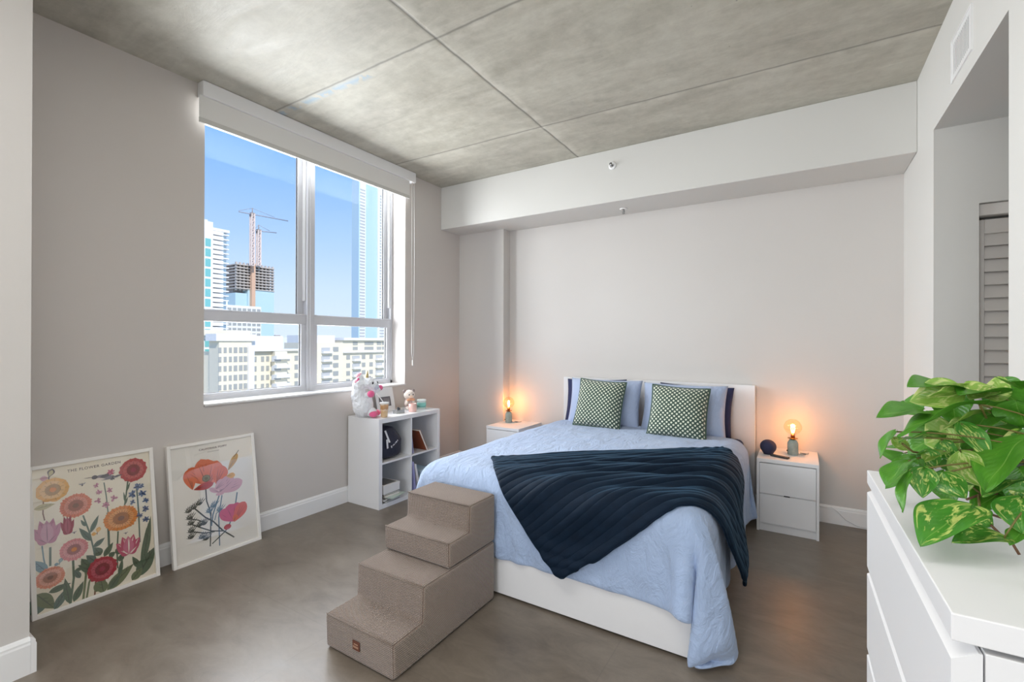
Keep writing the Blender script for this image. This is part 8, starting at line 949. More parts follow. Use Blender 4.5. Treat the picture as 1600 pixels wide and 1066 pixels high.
# ---- door_1 louvered closet door, in the passage
dr = struct(thing('door_1', (1.28, 3.63, 0), None, None))
DW = mat('louvre door paint', (226, 222, 218), .45)
b = B(); b.box(-.438, -.40, -.0, .03, .01, 2.13, .003, 1); b.box(.40, .438, 0, .03, .01, 2.13, .003, 1); b.box(-.40, .40, 0, .03, .01, .15, .002, 1); b.box(-.40, .40, 0, .03, 2.05, 2.13, .002, 1); b.box(-.40, .40, 0, .03, 1.05, 1.15, .002, 1)
b.done('door_stiles', DW, dr)
b = B()
z = .18
while z < 2.04:
    if not 1.03 < z < 1.15:
        b.box(-.4, .4, -.004, .004, -.04, .04, .002, 1, mtx=Matrix.Translation((0, .016, z)) @ Matrix.Rotation(math.radians(-22), 4, 'X'))
    z += .0735
b.done('louvres', DW, dr)
b = B(); b.box(-.438, .438, -.045, .03, 2.145, 2.21, .003, 1); b.done('head_track', DW, dr)
box('closet_dark_sheet', mat('closet dark', (120, 116, 112), .9), -.43, .43, .05, .06, .01, 2.14, 0, dr)  # dark sheet stands in for the unlit closet behind the louvres

# ---- vent grille
vg = thing('air_vent', (XR, 3.005, 2.85), 'white metal air vent grille on the right wall above the opening', 'vent')
b = B()
for q in ((-.165, -.125, -.105, .105), (.125, .165, -.105, .105), (-.125, .125, -.105, -.075), (-.125, .125, .075, .105)): b.box(-.004, 0, q[0], q[1], q[2], q[3])
b.box(-.007, -.004, -.165, -.159, -.105, .105); b.box(-.007, -.004, .159, .165, -.105, .105); b.box(-.007, -.004, -.159, .159, -.105, -.099); b.box(-.007, -.004, -.159, .159, .099, .105)
b.done('vent_frame', TRIM, vg)
b = B()
for i in range(12):
    y = -.115+.23*i/11
    b.box(-.0018, -.0008, y-.0062, y+.0062, -.075, .075)
b.done('louvres', TRIM, vg)
box('vent_dark_sheet', mat('vent shadow', (92, 92, 92), .8), -.0008, -.0002, -.125, .125, -.075, .075, 0, vg)  # flat grey sheet on the wall, stands in for shade between the slats

# ---- sprinklers
def sprinkler(loc, rot, label):
    t = thing('fire_sprinkler', loc, label, 'sprinkler'); t.rotation_euler = rot
    b = B(); b.lathe([(0, 0), (.036, 0), (.036, .004), (.027, .009), (.016, .011), (.014, .004), (0, .004)], 28); b.done('escutcheon', TRIM, t)
    b = B(); b.lathe([(0, .002), (.009, .002), (.009, .03), (.005, .034), (0, .034)], 14)
    b.tube([(.009, 0, .02), (.011, 0, .034), (.003, 0, .046)], .0018, 6); b.tube([(-.009, 0, .02), (-.011, 0, .034), (-.003, 0, .046)], .0018, 6)
    b.lathe([(0, .046), (.014, .046), (.014, .048), (0, .048)], 14)
    b.done('nozzle', mat('sprinkler chrome', (150, 150, 150), .3, 1), t)
sprinkler((-1.436, 4.0, 3.016), (PI/2, 0, 0), 'round white fire sprinkler on the face of the soffit beam')
sprinkler((-1.42, 4.262, ZB), (PI, 0, 0), 'small fire sprinkler hanging under the soffit beam')

# ------------------------------------------------------------------ framed prints
PC = {'g1': (84, 104, 78), 'g2': (96, 116, 104), 'g3': (112, 122, 84), 'b1': (120, 150, 160), 'br': (128, 84, 60), 'y1': (232, 176, 92), 'y2': (196, 186, 140), 'o1': (224, 128, 100),
      'o2': (226, 140, 60), 'o3': (232, 150, 120), 'p1': (196, 130, 158), 'p2': (222, 138, 140), 'p3': (190, 74, 104), 'p4': (186, 116, 142), 'r1': (176, 38, 56), 'r2': (160, 36, 66), 'r3': (186, 60, 56),
      'b2': (72, 92, 130), 'b3': (96, 122, 140), 'gy': (130, 124, 134), 'dk': (84, 76, 86), 'dg': (66, 70, 62), 'o4': (226, 112, 62), 'o5': (230, 126, 88), 'r4': (190, 62, 48), 'ol': (120, 110, 70),
      'p5': (216, 172, 184), 'p6': (214, 96, 130), 'p7': (226, 108, 92), 'y3': (206, 160, 84), 'wh': (240, 226, 214), 'ink': (96, 74, 70)}
PK = list(PC)
def shade(c, f): return tuple(int(max(0, min(255, v*f))) for v in c)
def build_art(items, parent, x):
    """flat printed illustration: thin layered shapes on the paper; local y = across, z = up"""
    b = B(); names = []; lay = [0]
    def mi(k):
        if k not in names: names.append(k)
        b.mi = names.index(k)
    def poly(pts, k):
        mi(k); lay[0] += 1; xx = x+.00012+lay[0]*.0000025
        try: b.poly([(xx, p[0], p[1]) for p in pts])
        except ValueError: pass
    def blade(p0, p1, w, k, n=9, shp=.75, fat=1):
        p0, p1 = Vector(p0), Vector(p1); d = p1-p0; L = d.length
        if L < 1e-5: return
        t = d/L; nn = Vector((-t.y, t.x)); A = []; C = []
        for i in range(n+1):
            s = i/n; ww = w/2*max(0, math.sin(PI*s**shp))**fat; q = p0+d*s
            A.append(q+nn*ww); C.append(q-nn*ww)
        poly([*A, *C[-2:0:-1]], k)
        return t, nn, L
    def disc(c, rx, ry, k, n=16, jit=0, rot=0):
        poly([(c[0]+rx*math.cos(2*PI*i/n+rot)*(1+jit*random.uniform(-1, 1)), c[1]+ry*math.sin(2*PI*i/n+rot)*(1+jit*random.uniform(-1, 1))) for i in range(n)], k)
    for it in items:
        k = it[0]
        if k == 'leaf':
            blade(it[1], it[2], it[3]*.8, it[4]); p0, p1 = Vector(it[1]), Vector(it[2])
            blade(p0, p1, it[3]*.08, it[4]+'_d')
            d = p1-p0; nn = Vector((-d.y, d.x)).normalized()
            for s in (.3, .5, .7): blade(p0+d*s, p0+d*(s+.16)+nn*it[3]*.24, it[3]*.05, it[4]+'_d', 4)
        elif k == 'petal':
            blade(it[1], it[2], it[3]*1.15, it[4], 16, 1.45, .6)
            p0, p1 = Vector(it[1]), Vector(it[2]); d = p1-p0; nn = Vector((-d.y, d.x)).normalized()
            for s in (-.24, 0, .24): blade(p0, p0+d*.85+nn*it[3]*s, it[3]*.06, it[4]+'_d', 5)
        elif k == 'stem':
            pts = [Vector(q) for q in it[1]]; w = it[2]
            for a, c in zip(pts[:-1], pts[1:]):
                n = Vector((-(c-a).y, (c-a).x)).normalized()*w/2; e = (c-a).normalized()*w*.3
                poly([a-e-n, a-e+n, c+e+n, c+e-n], it[3])
        elif k == 'flower':
            _, c, rx, ry, n, c1, c2 = it; c = Vector(c)
            for ring, (rr, cc) in enumerate(((1, c1), (.74, c1+'_l'), (.48, c1+'_d' if c1 != 'ol' else c1))):
                disc(c, rx*rr*.97, ry*rr*.97, cc)
                for i in range(n):
                    a = 2*PI*(i+.5*ring)/n+random.uniform(-.05, .05); tip = c+Vector((rx*rr*math.cos(a), ry*rr*math.sin(a)))*random.uniform(.98, 1.07)
                    blade(c+(tip-c)*.35, tip, rx*rr*6.2/max(n, 8)*.95, cc, 8, 1.7, .6)
                    if ring < 2: blade(c+(tip-c)*.4, tip, rx*.035, c1+'_d', 3)
            disc(c, rx*.2, ry*.2, c2, 14, .08)
        elif k in ('tulip', 'stulip'):
            _, c, rx, ry, c1 = it; c = Vector(c)
            for a, ln, w in ((150, 1, .75), (30, 1, .75), (115, 1.0, .7), (65, 1.0, .7), (200, .7, .6), (-20, .7, .6), (90, .85, .8)):
                d = Vector((rx*math.cos(math.radians(a)), ry*math.sin(math.radians(a)))); base = c-Vector((0, ry*.65))
                blade(base, c+d*ln, rx*w, c1 if a != 90 else c1+'_l', 9, .8)
                blade(base, c+d*ln*.9, rx*.07, c1+'_d' if k == 'tulip' else 'wh', 5)
                if k == 'stulip': blade(base+d*.1, c+d*ln*.8+Vector((rx*.08, 0)), rx*.09, 'wh', 5)
        elif k == 'ell': disc(it[1], it[2], it[3], it[4])
        elif k == 'flor':
            c = Vector(it[1])
            for i in range(6):
                a = 2*PI*i/6+random.random(); blade(c, c+Vector((math.cos(a), math.sin(a)))*it[2], it[2]*.5, it[3] if i % 2 else it[3]+'_l', 5, .9)
            disc(c, it[2]*.2, it[2]*.2, it[3]+'_d', 8)
        elif k == 'butter':
            c = Vector(it[1]); r = it[2]
            blade(c, c+Vector((r*.35, r)), r*.65, 'dk' if it[3] == 'dk' else it[3], 9, 1.5); blade(c+Vector((.02*r, .1*r)), c+Vector((r*.32, r*.85)), r*.42, 'y2' if it[3] == 'dk' else it[3]+'_l', 9, 1.5)
            blade(c, c+Vector((-r*.75, r*.1)), r*.6, 'p5' if it[3] == 'dk' else it[3], 9, 1.3); blade(c-Vector((0, r*.2)), c+Vector((.02*r, r*.3)), r*.1, 'dk')
        elif k == 'bird':
            c = Vector(it[1]); r = .035
            blade(c+Vector((-r*1.0, r*.25)), c+Vector((r*2.2, -r*.35)), r*.9, 'gy', 10, .7); disc(c+Vector((-r*.9, r*.3)), r*.38, r*.32, 'dk')
            blade(c+Vector((-r*1.1, r*.35)), c+Vector((-r*2.3, r*.45)), r*.1, 'ink', 4); blade(c+Vector((-r*.3, r*.1)), c+Vector((r*1.8, r*.45)), r*.5, 'dk', 8); blade(c+Vector((-r*.8, -r*.02)), c+Vector((r*.5, -r*.3)), r*.4, 'wh', 8)
            blade(c+Vector((r*1.6, -r*.2)), c+Vector((r*2.8, -r*.1)), r*.3, 'dk', 5)
        elif k == 'bee':
            c = Vector(it[1]); r = it[2]; blade(c-Vector((0, r*.6)), c+Vector((0, r*.6)), r*.5, 'dk')
            blade(c, c+Vector((r, r*.5)), r*.4, 'gy_l'); blade(c, c+Vector((-r, r*.4)), r*.4, 'gy_l')
        elif k == 'frond':
            c = Vector(it[1])
            for a in (70, 95, 120, 145, 170, 45):
                e = c+Vector((math.cos(math.radians(a)), math.sin(math.radians(a))))*.036; blade(c-Vector((0, .004)), e, .0065, it[2], 5, .6)
                blade(c+(e-c)*.5, e+Vector((.010, .008)), .005, it[2], 4, .6)
    ms = []
    for k in names:
        base = PC[k.split('_')[0]]
        if k.endswith('_d'): base = shade(base, .74)
        elif k.endswith('_l'): base = tuple(int(v+(255-v)*.22) for v in base)
        ms.append(mat('print ink '+k, base, .7))
    return b.done('illustration', ms, parent)

def text_mesh(name, s, size, m, parent, mtx, spacing=1.0, font_bold=0.0, depth=.0004):
    cu = bpy.data.curves.new(name, 'FONT'); cu.body = s; cu.size = size; cu.align_x = 'CENTER'; cu.space_character = spacing; cu.extrude = depth/2; cu.offset = font_bold
    tmp = bpy.data.objects.new('tmp', cu); COL.objects.link(tmp)
    dg = bpy.context.evaluated_depsgraph_get(); me = bpy.data.meshes.new_from_object(tmp.evaluated_get(dg))
    bpy.data.objects.remove(tmp); me.transform(mtx)
    o = link(name, me, parent, m); return o

def poster(label, y0, w, h, lean, art, title, subtitle, paper, xb):
    t = thing('framed_poster', (xb, y0, 0), label, 'framed poster'); t.rotation_euler = (0, -lean, 0)
    fw, fd = .02, .028
    b = B()
    for q in ((0, fw, 0, h), (w-fw, w, 0, h), (fw, w-fw, 0, fw), (fw, w-fw, h-fw, h)): b.box(-fd, 0, q[0], q[1], q[2], q[3], .0015, 1)
    b.done('frame', mat('white poster frame', (243, 240, 235), .4), t)
    p = box('print', paper, -.0125, -.012, fw*.8, w-fw*.8, fw*.8, h-fw*.8, 0, t)
    art_o = build_art(art, p, 0); art_o.location = (.00026, -w/2, -fw*.8)
    R = Matrix(((0, 0, 1, 0), (1, 0, 0, 0), (0, 1, 0, 0), (0, 0, 0, 1)))   # text x->y, y->z
    INK = mat('print ink ink', PC['ink'], .7)
    text_mesh('print_title', title, title_size(title, w), INK, p, Matrix.Translation((.0006, 0, h-.062-fw*.8)) @ R, 1.15, .00035)
    if subtitle: text_mesh('print_subtitle', subtitle, .009, INK, p, Matrix.Translation((.0006, 0, h-.082-fw*.8)) @ R, 1.2)
    box('picture_glass', PICGLASS, -.0065, -.005, fw*.8, w-fw*.8, fw*.8, h-fw*.8, 0, t)
    b = B(); b.box(-.0265, -.0235, .004, w-.004, .004, h-.004); b.done('backing_board', mat('backing board', (150, 130, 108), .8), t)
    return t
def title_size(s, w): return .0205 if len(s) > 16 and s.startswith('THE') else .0175
CREAM = mat('aged cream paper', (246, 238, 220), .75, vary=(3, (240, 229, 206)))
CREAM2 = mat('pale paper', (244, 240, 232), .75, vary=(2, (236, 231, 222)))
lean = math.asin((.115)/.77)
poster('white framed flower garden poster of many colourful blooms, leaning beside the white wall end', .712, .556, .775, lean, ART1, 'THE FLOWER GARDEN', None, CREAM, -3.312)
poster('white framed poppy print leaning on the grey wall, nearer the cube shelf', 1.336, .553, .765, lean*.97, ART2, 'CALIFORNIA POPPY', 'ESCHSCHOLZIA', CREAM2, -3.304)

# ------------------------------------------------------------------ cube shelf
SX0, SX1, SY0, SY1, SH = -3.425, -3.030, 2.735, 3.515, .768
sh = thing('cube_shelf', ((SX0+SX1)/2, (SY0+SY1)/2, 0), 'white open two by two cube shelf below the window', 'shelf')
hx, hy = (SX1-SX0)/2, (SY1-SY0)/2
b = B(); T = .038
for q in ((-hy, -hy+T, 0, SH), (hy-T, hy, 0, SH), (-hy+T, hy-T, 0, T), (-hy+T, hy-T, SH-T, SH)): b.box(-hx, hx, q[0], q[1], q[2], q[3], .0012, 1)
b.done('carcass', LACQ, sh)
box('upright_divider', LACQ, -hx, hx-.003, -.008, .008, T, SH-T, .001, sh)
for s in (-1, 1): box('shelf_board', LACQ, -hx, hx-.003, *((-hy+T, -.008) if s < 0 else (.008, hy-T)), SH/2-.008, SH/2+.008, .001, sh)
box('back_panel', LACQ_IN, -hx, -hx+.006, -hy+T, hy-T, T, SH-T, 0, sh)

# plush unicorn
FLUFF = mat('white fluffy plush', (238, 240, 243), .9, bump=(90, .9, 8), sheen=.6)
PINK = mat('pink plush', (236, 100, 150), .85, bump=(160, .4, 4), sheen=.6)
PALEPINK = mat('pale pink plush', (244, 178, 196), .85, bump=(160, .4, 4), sheen=.6)
GREYP = mat('silvery grey plush', (198, 202, 214), .85, bump=(160, .4, 4), sheen=.5)
DARK = mat('black plastic eye', (24, 24, 28), .25)
def furry(o, amp=.006, seed=0):
    tx = o.data; rnd = random.Random(seed)
    from mathutils import noise
    for v in tx.vertices:
        n = v.normal; v.co = v.co+n*amp*(noise.noise(v.co*38)+.7*noise.noise(v.co*90))
    return o
un = thing('plush_unicorn', (-3.245, 2.765, SH), 'large white fluffy plush unicorn with pink hooves sitting on the shelf end', 'plush toy', rz=0)
b = B()
b.ell((-.01, -.01, .105), (.085, .088, .11), 40, 28); b.ell((-.03, -.04, .19), (.065, .062, .10), 36, 24); b.ell((-.02, -.042, .285), (.058, .055, .065), 36, 24)
b.ell((.03, .01, .30), (.060, .052, .048), 32, 22); b.ell((.06, .04, .275), (.042, .046, .042), 28, 20)
b.ell((-.01, -.04, .345), (.03, .028, .035), 24, 16)
body = b.done('body', FLUFF, un)
rm = body.modifiers.new('fuse', 'REMESH'); rm.mode = 'VOXEL'; rm.voxel_size = .006; rm.use_smooth_shade = True
sm = body.modifiers.new('sm', 'SMOOTH'); sm.iterations = 6
dg = bpy.context.evaluated_depsgraph_get(); nm = bpy.data.meshes.new_from_object(body.evaluated_get(dg)); body.modifiers.clear()
nm.materials.clear(); nm.materials.append(FLUFF); body.data = nm; body.data.polygons.foreach_set('use_smooth', [True]*len(nm.polygons)); furry(body, .006)
def part_ell(name, c, r, m, par, rot=None):
    b = B(); b.ell(c, r, 24, 16, rot=rot); return b.done(name, m, par, True)
part_ell('muzzle', (.077, .052, .268), (.030, .034, .028), GREYP, un)
part_ell('front_hoof', (.085, -.005, .208), (.028, .034, .031), PINK, un)
part_ell('front_hoof', (.062, .118, .252), (.022, .028, .026), PINK, un)
b = B(); b.tube([(.03, -.02, .19), (.06, -.01, .20), (.08, -.005, .207)], .026, 12); b.tube([(.03, .06, .215), (.05, .09, .235), (.06, .11, .25)], .024, 12); b.done('front_leg', FLUFF, un)
part_ell('rear_hoof', (.082, .028, .030), (.032, .043, .030), PINK, un)
part_ell('rear_hoof', (.06, .085, .032), (.028, .034, .028), PINK, un)
b = B(); b.ell((.05, .03, .045), (.05, .045, .042)); b.done('thigh', FLUFF, un, True)
b = B()
for i in range(6):
    f = i/6; b.lathe([(.0145*(1-f)+.002, .0), (.0155*(1-f)+.002, .005), (.0125*(1-f)+.001, .0105), (0, .0125 if i == 5 else .0105)], 14, mtx=Matrix.Translation((.012, .012, .345)) @ Matrix.Rotation(math.radians(8), 4, 'Y') @ Matrix.Translation((0, 0, i*.0105)))
b.done('horn', mat('gold lame horn', (196, 178, 130), .35, .6), un)
b = B(); b.ell((-.02, -.045, .365), (.026, .03, .024), rot=Matrix.Rotation(.4, 3, 'X')); b.ell((-.015, -.075, .315), (.016, .022, .018)); b.done('pink_tuft', PALEPINK, un, True)
part_ell('ear', (.0, -.062, .325), (.012, .02, .026), PINK, un, Matrix.Rotation(.5, 3, 'X'))
part_ell('ear', (.008, .045, .338), (.01, .016, .022), GREYP, un, Matrix.Rotation(-.5, 3, 'X'))
part_ell('eye', (.089, .012, .302), (.006, .008, .011), DARK, un)
part_ell('eye', (.079, .073, .302), (.006, .006, .010), DARK, un)

# iced coffee
cup = thing('iced_coffee_cup', (-3.105, 2.862, SH), 'clear cup of layered iced coffee with a straw, in front of the unicorn', 'cup'); cup.scale = (1.22, 1.22, 1.3)
b = B(); b.lathe([(0, 0), (.022, 0), (.0235, .003), (.0285, .062), (.0305, .092), (.0315, .094)], 28)
g = NT('layered latte'); tc = g.n('TexCoord'); sp = g.n('SeparateXYZ'); g.l(tc.outputs['Object'], sp.inputs[0])
hgt = g.math('ADD', g.math('MULTIPLY', sp.outputs[2], 10.6), g.math('MULTIPLY', g.math('SUBTRACT', g.noise(tc.outputs['Object'], 55, 4), .5), .35))
g.l(g.ramp(hgt, (.0, lin(214, 184, 144)), (.42, lin(206, 170, 126)), (.5, lin(226, 202, 168)), (.6, lin(180, 132, 86)), (.85, lin(206, 160, 108)), (.95, lin(238, 228, 214))), g.b.inputs['Base Color']); g.b.inputs['Roughness'].default_value = .15; g.b.inputs['Coat Weight'].default_value = .6
b.done('cup_body', g.m, cup)
b = B(); b.lathe([(.032, .092), (.0335, .096), (.031, .099), (.02, .102), (0, .102)], 28); b.done('lid', mat('clear lid', (232, 232, 230), .1, coat=.6), cup)
b = B(); b.tube([(0, 0, .09), (-.012, -.022, .125), (-.03, -.05, .165)], .003, 8); b.done('straw', mat('white straw', (238, 238, 238), .3), cup)

# photo card frame leaning on wall
pf = thing('photo_frame', (-3.345, 3.11, SH), 'small white photo frame with grey picture leaning behind the coffee cup', 'photo frame'); pf.rotation_euler = (0, -.22, 0)
box('mount', mat('white card', (226, 226, 226), .5), -.012, 0, -.10, .12, 0, .225, .002, pf)
box('photo', mat('grey photo', (118, 112, 116), .4, vary=(18, (150, 146, 148))), .0, .0012, -.06, .06, .055, .13, 0, pf)
b = B()
for q in ((-.068, -.06, .047, .138), (.06, .068, .047, .138), (-.06, .06, .047, .055), (-.06, .06, .13, .138)): b.box(0, .004, *q[:2], q[2], q[3])
b.done('inner_frame', mat('pewter', (96, 96, 100), .4, .4), pf)
# plush bear
br = thing('plush_bear', (-3.265, 3.325, SH), 'small cream plush bear with a peach bow on the cube shelf', 'plush toy', rz=-.35)
CR = mat('cream plush', (240, 228, 216), .9, bump=(150, .6, 5), sheen=.5); MV = mat('dusty mauve plush', (206, 178, 172), .9, bump=(150, .6, 5), sheen=.5)
part_ell('body', (0, 0, .055), (.042, .045, .058), MV, br)
hd = part_ell('head', (.008, 0, .142), (.047, .054, .047), CR, br)
for s in (-1, 1):
    part_ell('ear', (0, s*.047, .178), (.010, .016, .017), mat('grey ear plush', (150, 138, 136), .9), br)
    part_ell('arm', (.03, s*.035, .068), (.017, .016, .028), CR, br, Matrix.Rotation(s*.5, 3, 'X'))
    part_ell('leg', (.045, s*.032, .018), (.030, .018, .018), CR, br)
    part_ell('eye', (.050, s*.020, .146), (.005, .006, .008), DARK, br)
part_ell('snout', (.050, 0, .128), (.014, .019, .014), mat('pale snout', (244, 214, 190), .9), br)
b = B(); b.ell((.045, -.02, .098), (.012, .024, .014), rot=Matrix.Rotation(.2, 3, 'X')); b.ell((.045, .02, .098), (.012, .024, .014), rot=Matrix.Rotation(-.2, 3, 'X')); b.ell((.052, 0, .098), (.009, .008, .009)); b.done('bow', mat('peach ribbon', (226, 168, 132), .6), br, True)
# candles
def candle(name, loc, label, r, h, wax, glassc, lid=None):
    t = thing(name, loc, label, 'candle')
    b = B(); b.lathe([(0, 0), (r, 0), (r*1.02, .004), (r*1.02, h), (r*.95, h), (r*.95, h*.8)], 32); b.done('jar', glassc, t)
    b = B(); b.lathe([(r*.94, h*.82), (0, h*.82)], 32); b.tube([(0, 0, h*.8), (0, 0, h*.92)], .001, 6); b.done('wax', wax, t)
    if lid:
        b = B(); b.lathe([(r*1.05, h*.96), (r*1.08, h*.98), (r*1.08, h+.010), (r*1.0, h+.014), (0, h+.014)], 32); b.done('lid', lid, t)
    return t
candle('candle', (-3.125, 3.232, SH), 'pale pink candle in a short glass jar beside the plush bear', .036, .076, mat('pink wax', (240, 196, 184), .5), mat('pink frosted glass', (228, 186, 176), .2, coat=.5))
m_ = candle('candle', (-3.20, 3.435, SH), 'mint green lidded candle at the shelf corner', .043, .075, mat('mint wax', (150, 214, 206), .5), mat('milky glass', (206, 226, 224), .2, coat=.5), mat('frosted lid', (226, 236, 234), .3))
b = B(); b.lathe([(.0442, .014), (.0446, .014), (.0446, .060), (.0442, .060)], 24); b.done('candle_label', mat('mint label', (132, 200, 192), .5), m_)
# trinket box and paper
tb = thing('trinket_box', (-3.155, 3.085, SH), 'small silver trinket box between coffee cup and pink candle', 'box')
box('box_body', mat('pewter glass', (172, 176, 176), .25, .3), -.026, .026, -.05, .05, .0, .026, .003, tb)
box('box_lid', mat('mirror lid', (196, 200, 200), .12, .6), -.028, .028, -.052, .052, .026, .032, .002, tb)
b = B(); b.ell((0, -.01, .045), (.008, .012, .014)); b.ell((0, .008, .041), (.007, .009, .010)); b.done('trinket', mat('dark trinket', (76, 78, 84), .4), tb, True)
tag(box('paper_card', mat('white paper', (238, 238, 236), .6), -3.15, -3.06, 2.93, 3.06, SH, SH+.0015, 0), 'white card lying flat on the shelf top beside the coffee cup', 'card')

# navy drawstring bag in upper left cubby
bag = thing('tote_bag', (-3.17, 2.915, SH/2+.008), 'navy blue fabric bag with white straps in the upper left cube', 'bag')
b = B(); b.ell((0, 0, 0), (1, 1, 1), 44, 32)
for v in b.bm.verts:
    k = (v.co.z+1)/2; a = math.atan2(v.co.y, v.co.x)
    z = .285*k**.8 if k < 1 else .285
    rad = (max(0, min(1, (1-abs(2*k-1)**16)))**.5)*(1-.62*max(0, k-.45)**1.1)
    ce = (abs(math.cos(a))**4+abs(math.sin(a))**4)**-.25
    f_ = rad*ce*(1+(.03*math.sin(5*a+8*k)+.02*math.sin(13*a-6*k))*k)
    v.co = Vector((.112*f_*math.cos(a), .142*f_*math.sin(a)-.07*max(0, k-.45), max(0, z*(1+.04*math.sin(3*a)) if k < .95 else z)))
for v in b.bm.verts: v.co.x = max(-.16, min(.118, v.co.x)); v.co.y = max(-.135, min(.145, v.co.y))
b.done('bag_body', mat('navy nylon', (28, 32, 50), .55, bump=(25, .6, 5)), bag, True)
b = B(); b.box(-.001, .001, -.009, .009, -.055, .055, mtx=Matrix.Translation((.112, -.06, .21)) @ Matrix.Rotation(-.42, 4, 'Y') @ Matrix.Rotation(.1, 4, 'X')); b.box(-.001, .001, -.009, .009, -.04, .04, mtx=Matrix.Translation((.128, -.075, .15)) @ Matrix.Rotation(.1, 4, 'X'))
b.done('strap', mat('white webbing', (216, 218, 222), .8), bag)
b = B(); y = -.02; z0_ = .115
for w_, hh in ((.012, .02), (.006, .012), (.012, .012), (.005, .018), (.004, .012), (.012, .014), (.010, .012)):
    b.box(-.001, .001, -w_/2, w_/2, -hh/2, hh/2, .001, 1, mtx=Matrix.Translation((.122-.25*max(0, y-.02), y, z0_+(y+.02)*.5)) @ Matrix.Rotation(.35, 4, 'X')); y += w_+.005
b.done('printed_lettering', mat('white print', (214, 216, 222), .7), bag)

def book(label, loc, size, cover, pages=True, rot=(0, 0, 0), name='book', group=None, cat='book'):
    t = thing(name, loc, label, cat, group=group); t.rotation_euler = rot
    l, w, h = size
    if pages:
        c = B(); c.box(-l/2, l/2, -w/2, w/2, 0, .0025, .0008, 1); c.box(-l/2, l/2, -w/2, w/2, h-.0025, h, .0008, 1); c.box(-l/2, -l/2+.002, -w/2, w/2, 0, h, .0008, 1); c.done('cover', cover, t)
        box('pages', mat('book pages', (226, 222, 212), .8), -l/2+.002, l/2-.003, -w/2+.003, w/2-.003, .0025, h-.0025, 0, t)
    else:
        c = B(); c.box(-l/2, l/2, -w/2, w/2, 0, h, .002, 1); c.done('cover', cover, t)
    return t
# brown leather folio leaning, upper right cubby
zs = SH/2+.008
book('brown leather notebook leaning open against the divider, upper right cube', (-3.13, 3.285, zs+.0005), (.20, .235, .022), mat('brown leather', (128, 62, 34), .45, bump=(60, .2)), True, (math.radians(-60), 0, PI/2*0), 'notebook')
bk = bpy.data.objects['notebook']; bk.rotation_euler = (math.radians(118), 0, 0); bk.location = (-3.14, 3.305, zs+.105)
book('lilac magazine standing by the divider in the upper right cube', (-3.13, 3.150, zs+.11), (.18, .215, .006), mat('lilac cover', (166, 168, 206), .5), False, (math.radians(98), 0, 0), 'magazine', cat='magazine')
book('pale lilac folder standing by the divider in the lower right cube', (-3.12, 3.160, T+.15), (.2, .28, .010), mat('lilac cover two', (150, 150, 196), .5), False, (math.radians(97), 0, 0), 'folder', cat='folder')
book('white ring binder leaning beside the lilac folder, lower right cube', (-3.11, 3.195, T+.14), (.2, .26, .014), mat('white binder', (220, 218, 220), .5), False, (math.radians(104), 0, 0), 'ring_binder', cat='binder')
bb = thing('storage_box', (-3.14, 3.33, T), 'pale blue storage box in the lower right cube', 'box')
box('box_body', mat('pale blue card', (176, 200, 216), .6), -.1, .09, -.07, .07, 0, .15, .003, bb)
box('box_lid', mat('pale blue card', ()), -.104, .094, -.074, .074, .15, .175, .003, bb)
# stack, lower left cubby
zz = T
specs = [('black covered book at the bottom of the stack in the lower left cube', (.20, .17, .014), mat('black cover', (34, 34, 38), .5), .05, .0),
         ('white magazine second from the bottom of the stack, lower left cube', (.21, .18, .010), mat('white cover', (222, 222, 222), .5), -.12, .0),
         ('black spined book in the middle of the stack, lower left cube', (.19, .17, .012), mat('charcoal cover', (46, 48, 52), .5), .08, .01),
         ('white and green magazine sliding out of the stack, lower left cube', (.24, .19, .007), mat('greenish cover', (186, 202, 192), .5), .22, .025),
         ('cream paperback near the top of the stack, lower left cube', (.20, .17, .018), mat('cream cover', (216, 210, 196), .5), .02, .0),
         ('black flat book right under the white box, lower left cube', (.20, .18, .012), mat('black cover two', (30, 30, 32), .5), -.05, .0)]
for lab, sz, c, rz, dy in specs:
    book(lab, (-3.135+dy, 2.895+dy*.6, zz), sz, c, True, (0, 0, rz), 'book'); zz += sz[2]+.0004
bx = thing('gift_box', (-3.135, 2.885, zz), 'white box with grey top panel on the book stack, lower left cube', 'box')
box('box_body', mat('white carton', (226, 224, 222), .5), -.10, .10, -.09, .095, 0, .055, .002, bx)
box('box_lid', mat('white carton', ()), -.102, .102, -.092, .097, .055, .075, .002, bx)
box('lid_panel', mat('grey lid panel', (110, 108, 106), .5), -.08, .08, -.07, .075, .075, .0765, 0, bx)

# ------------------------------------------------------------------ nightstands
def nightstand(loc, label):
    t = thing('nightstand', loc, label, 'nightstand')      # local: front faces -y, width along x
    w, d, h = .20, .47, .55
    tp = box('top_panel', LACQ, -w, w, 0, d, h-.028, h, .0015, t)
    for s in (-1, 1):
        b = B(); x0, x1 = (-w, -w+.018) if s < 0 else (w-.018, w); b.box(x0, x1, .004, d, 0, h-.028, .001, 1); b.done('side_panel', LACQ, t)
    box('back_panel', LACQ_IN, -w+.018, w-.018, d-.008, d-.001, .04, h-.028, 0, t)
    box('plinth', LACQ, -w+.018, w-.018, .02, .036, .0, .062, .001, t)
    for z0, z1 in ((.066, .285), (.290, h-.034)):
        b = B(); prof = [(0, z0), (0, z1-.004), (.014, z1-.0005+.002), (.020, z1), (.020, z0)]
        b.poly([(-w+.020, y, z) for y, z in prof], Vector((2*w-.040, 0, 0)))
        dd = b.done('drawer', LACQ, t)
    b = B(); b.tube([(-.02, .0, .287), (.018, -.001, .287)], .004, 8); b.done('drawer_tag', mat('black rubber', (24, 24, 26), .5), t)
    return t
nr = nightstand((-.085, 4.0, 0), 'white two drawer nightstand on the right of the bed')
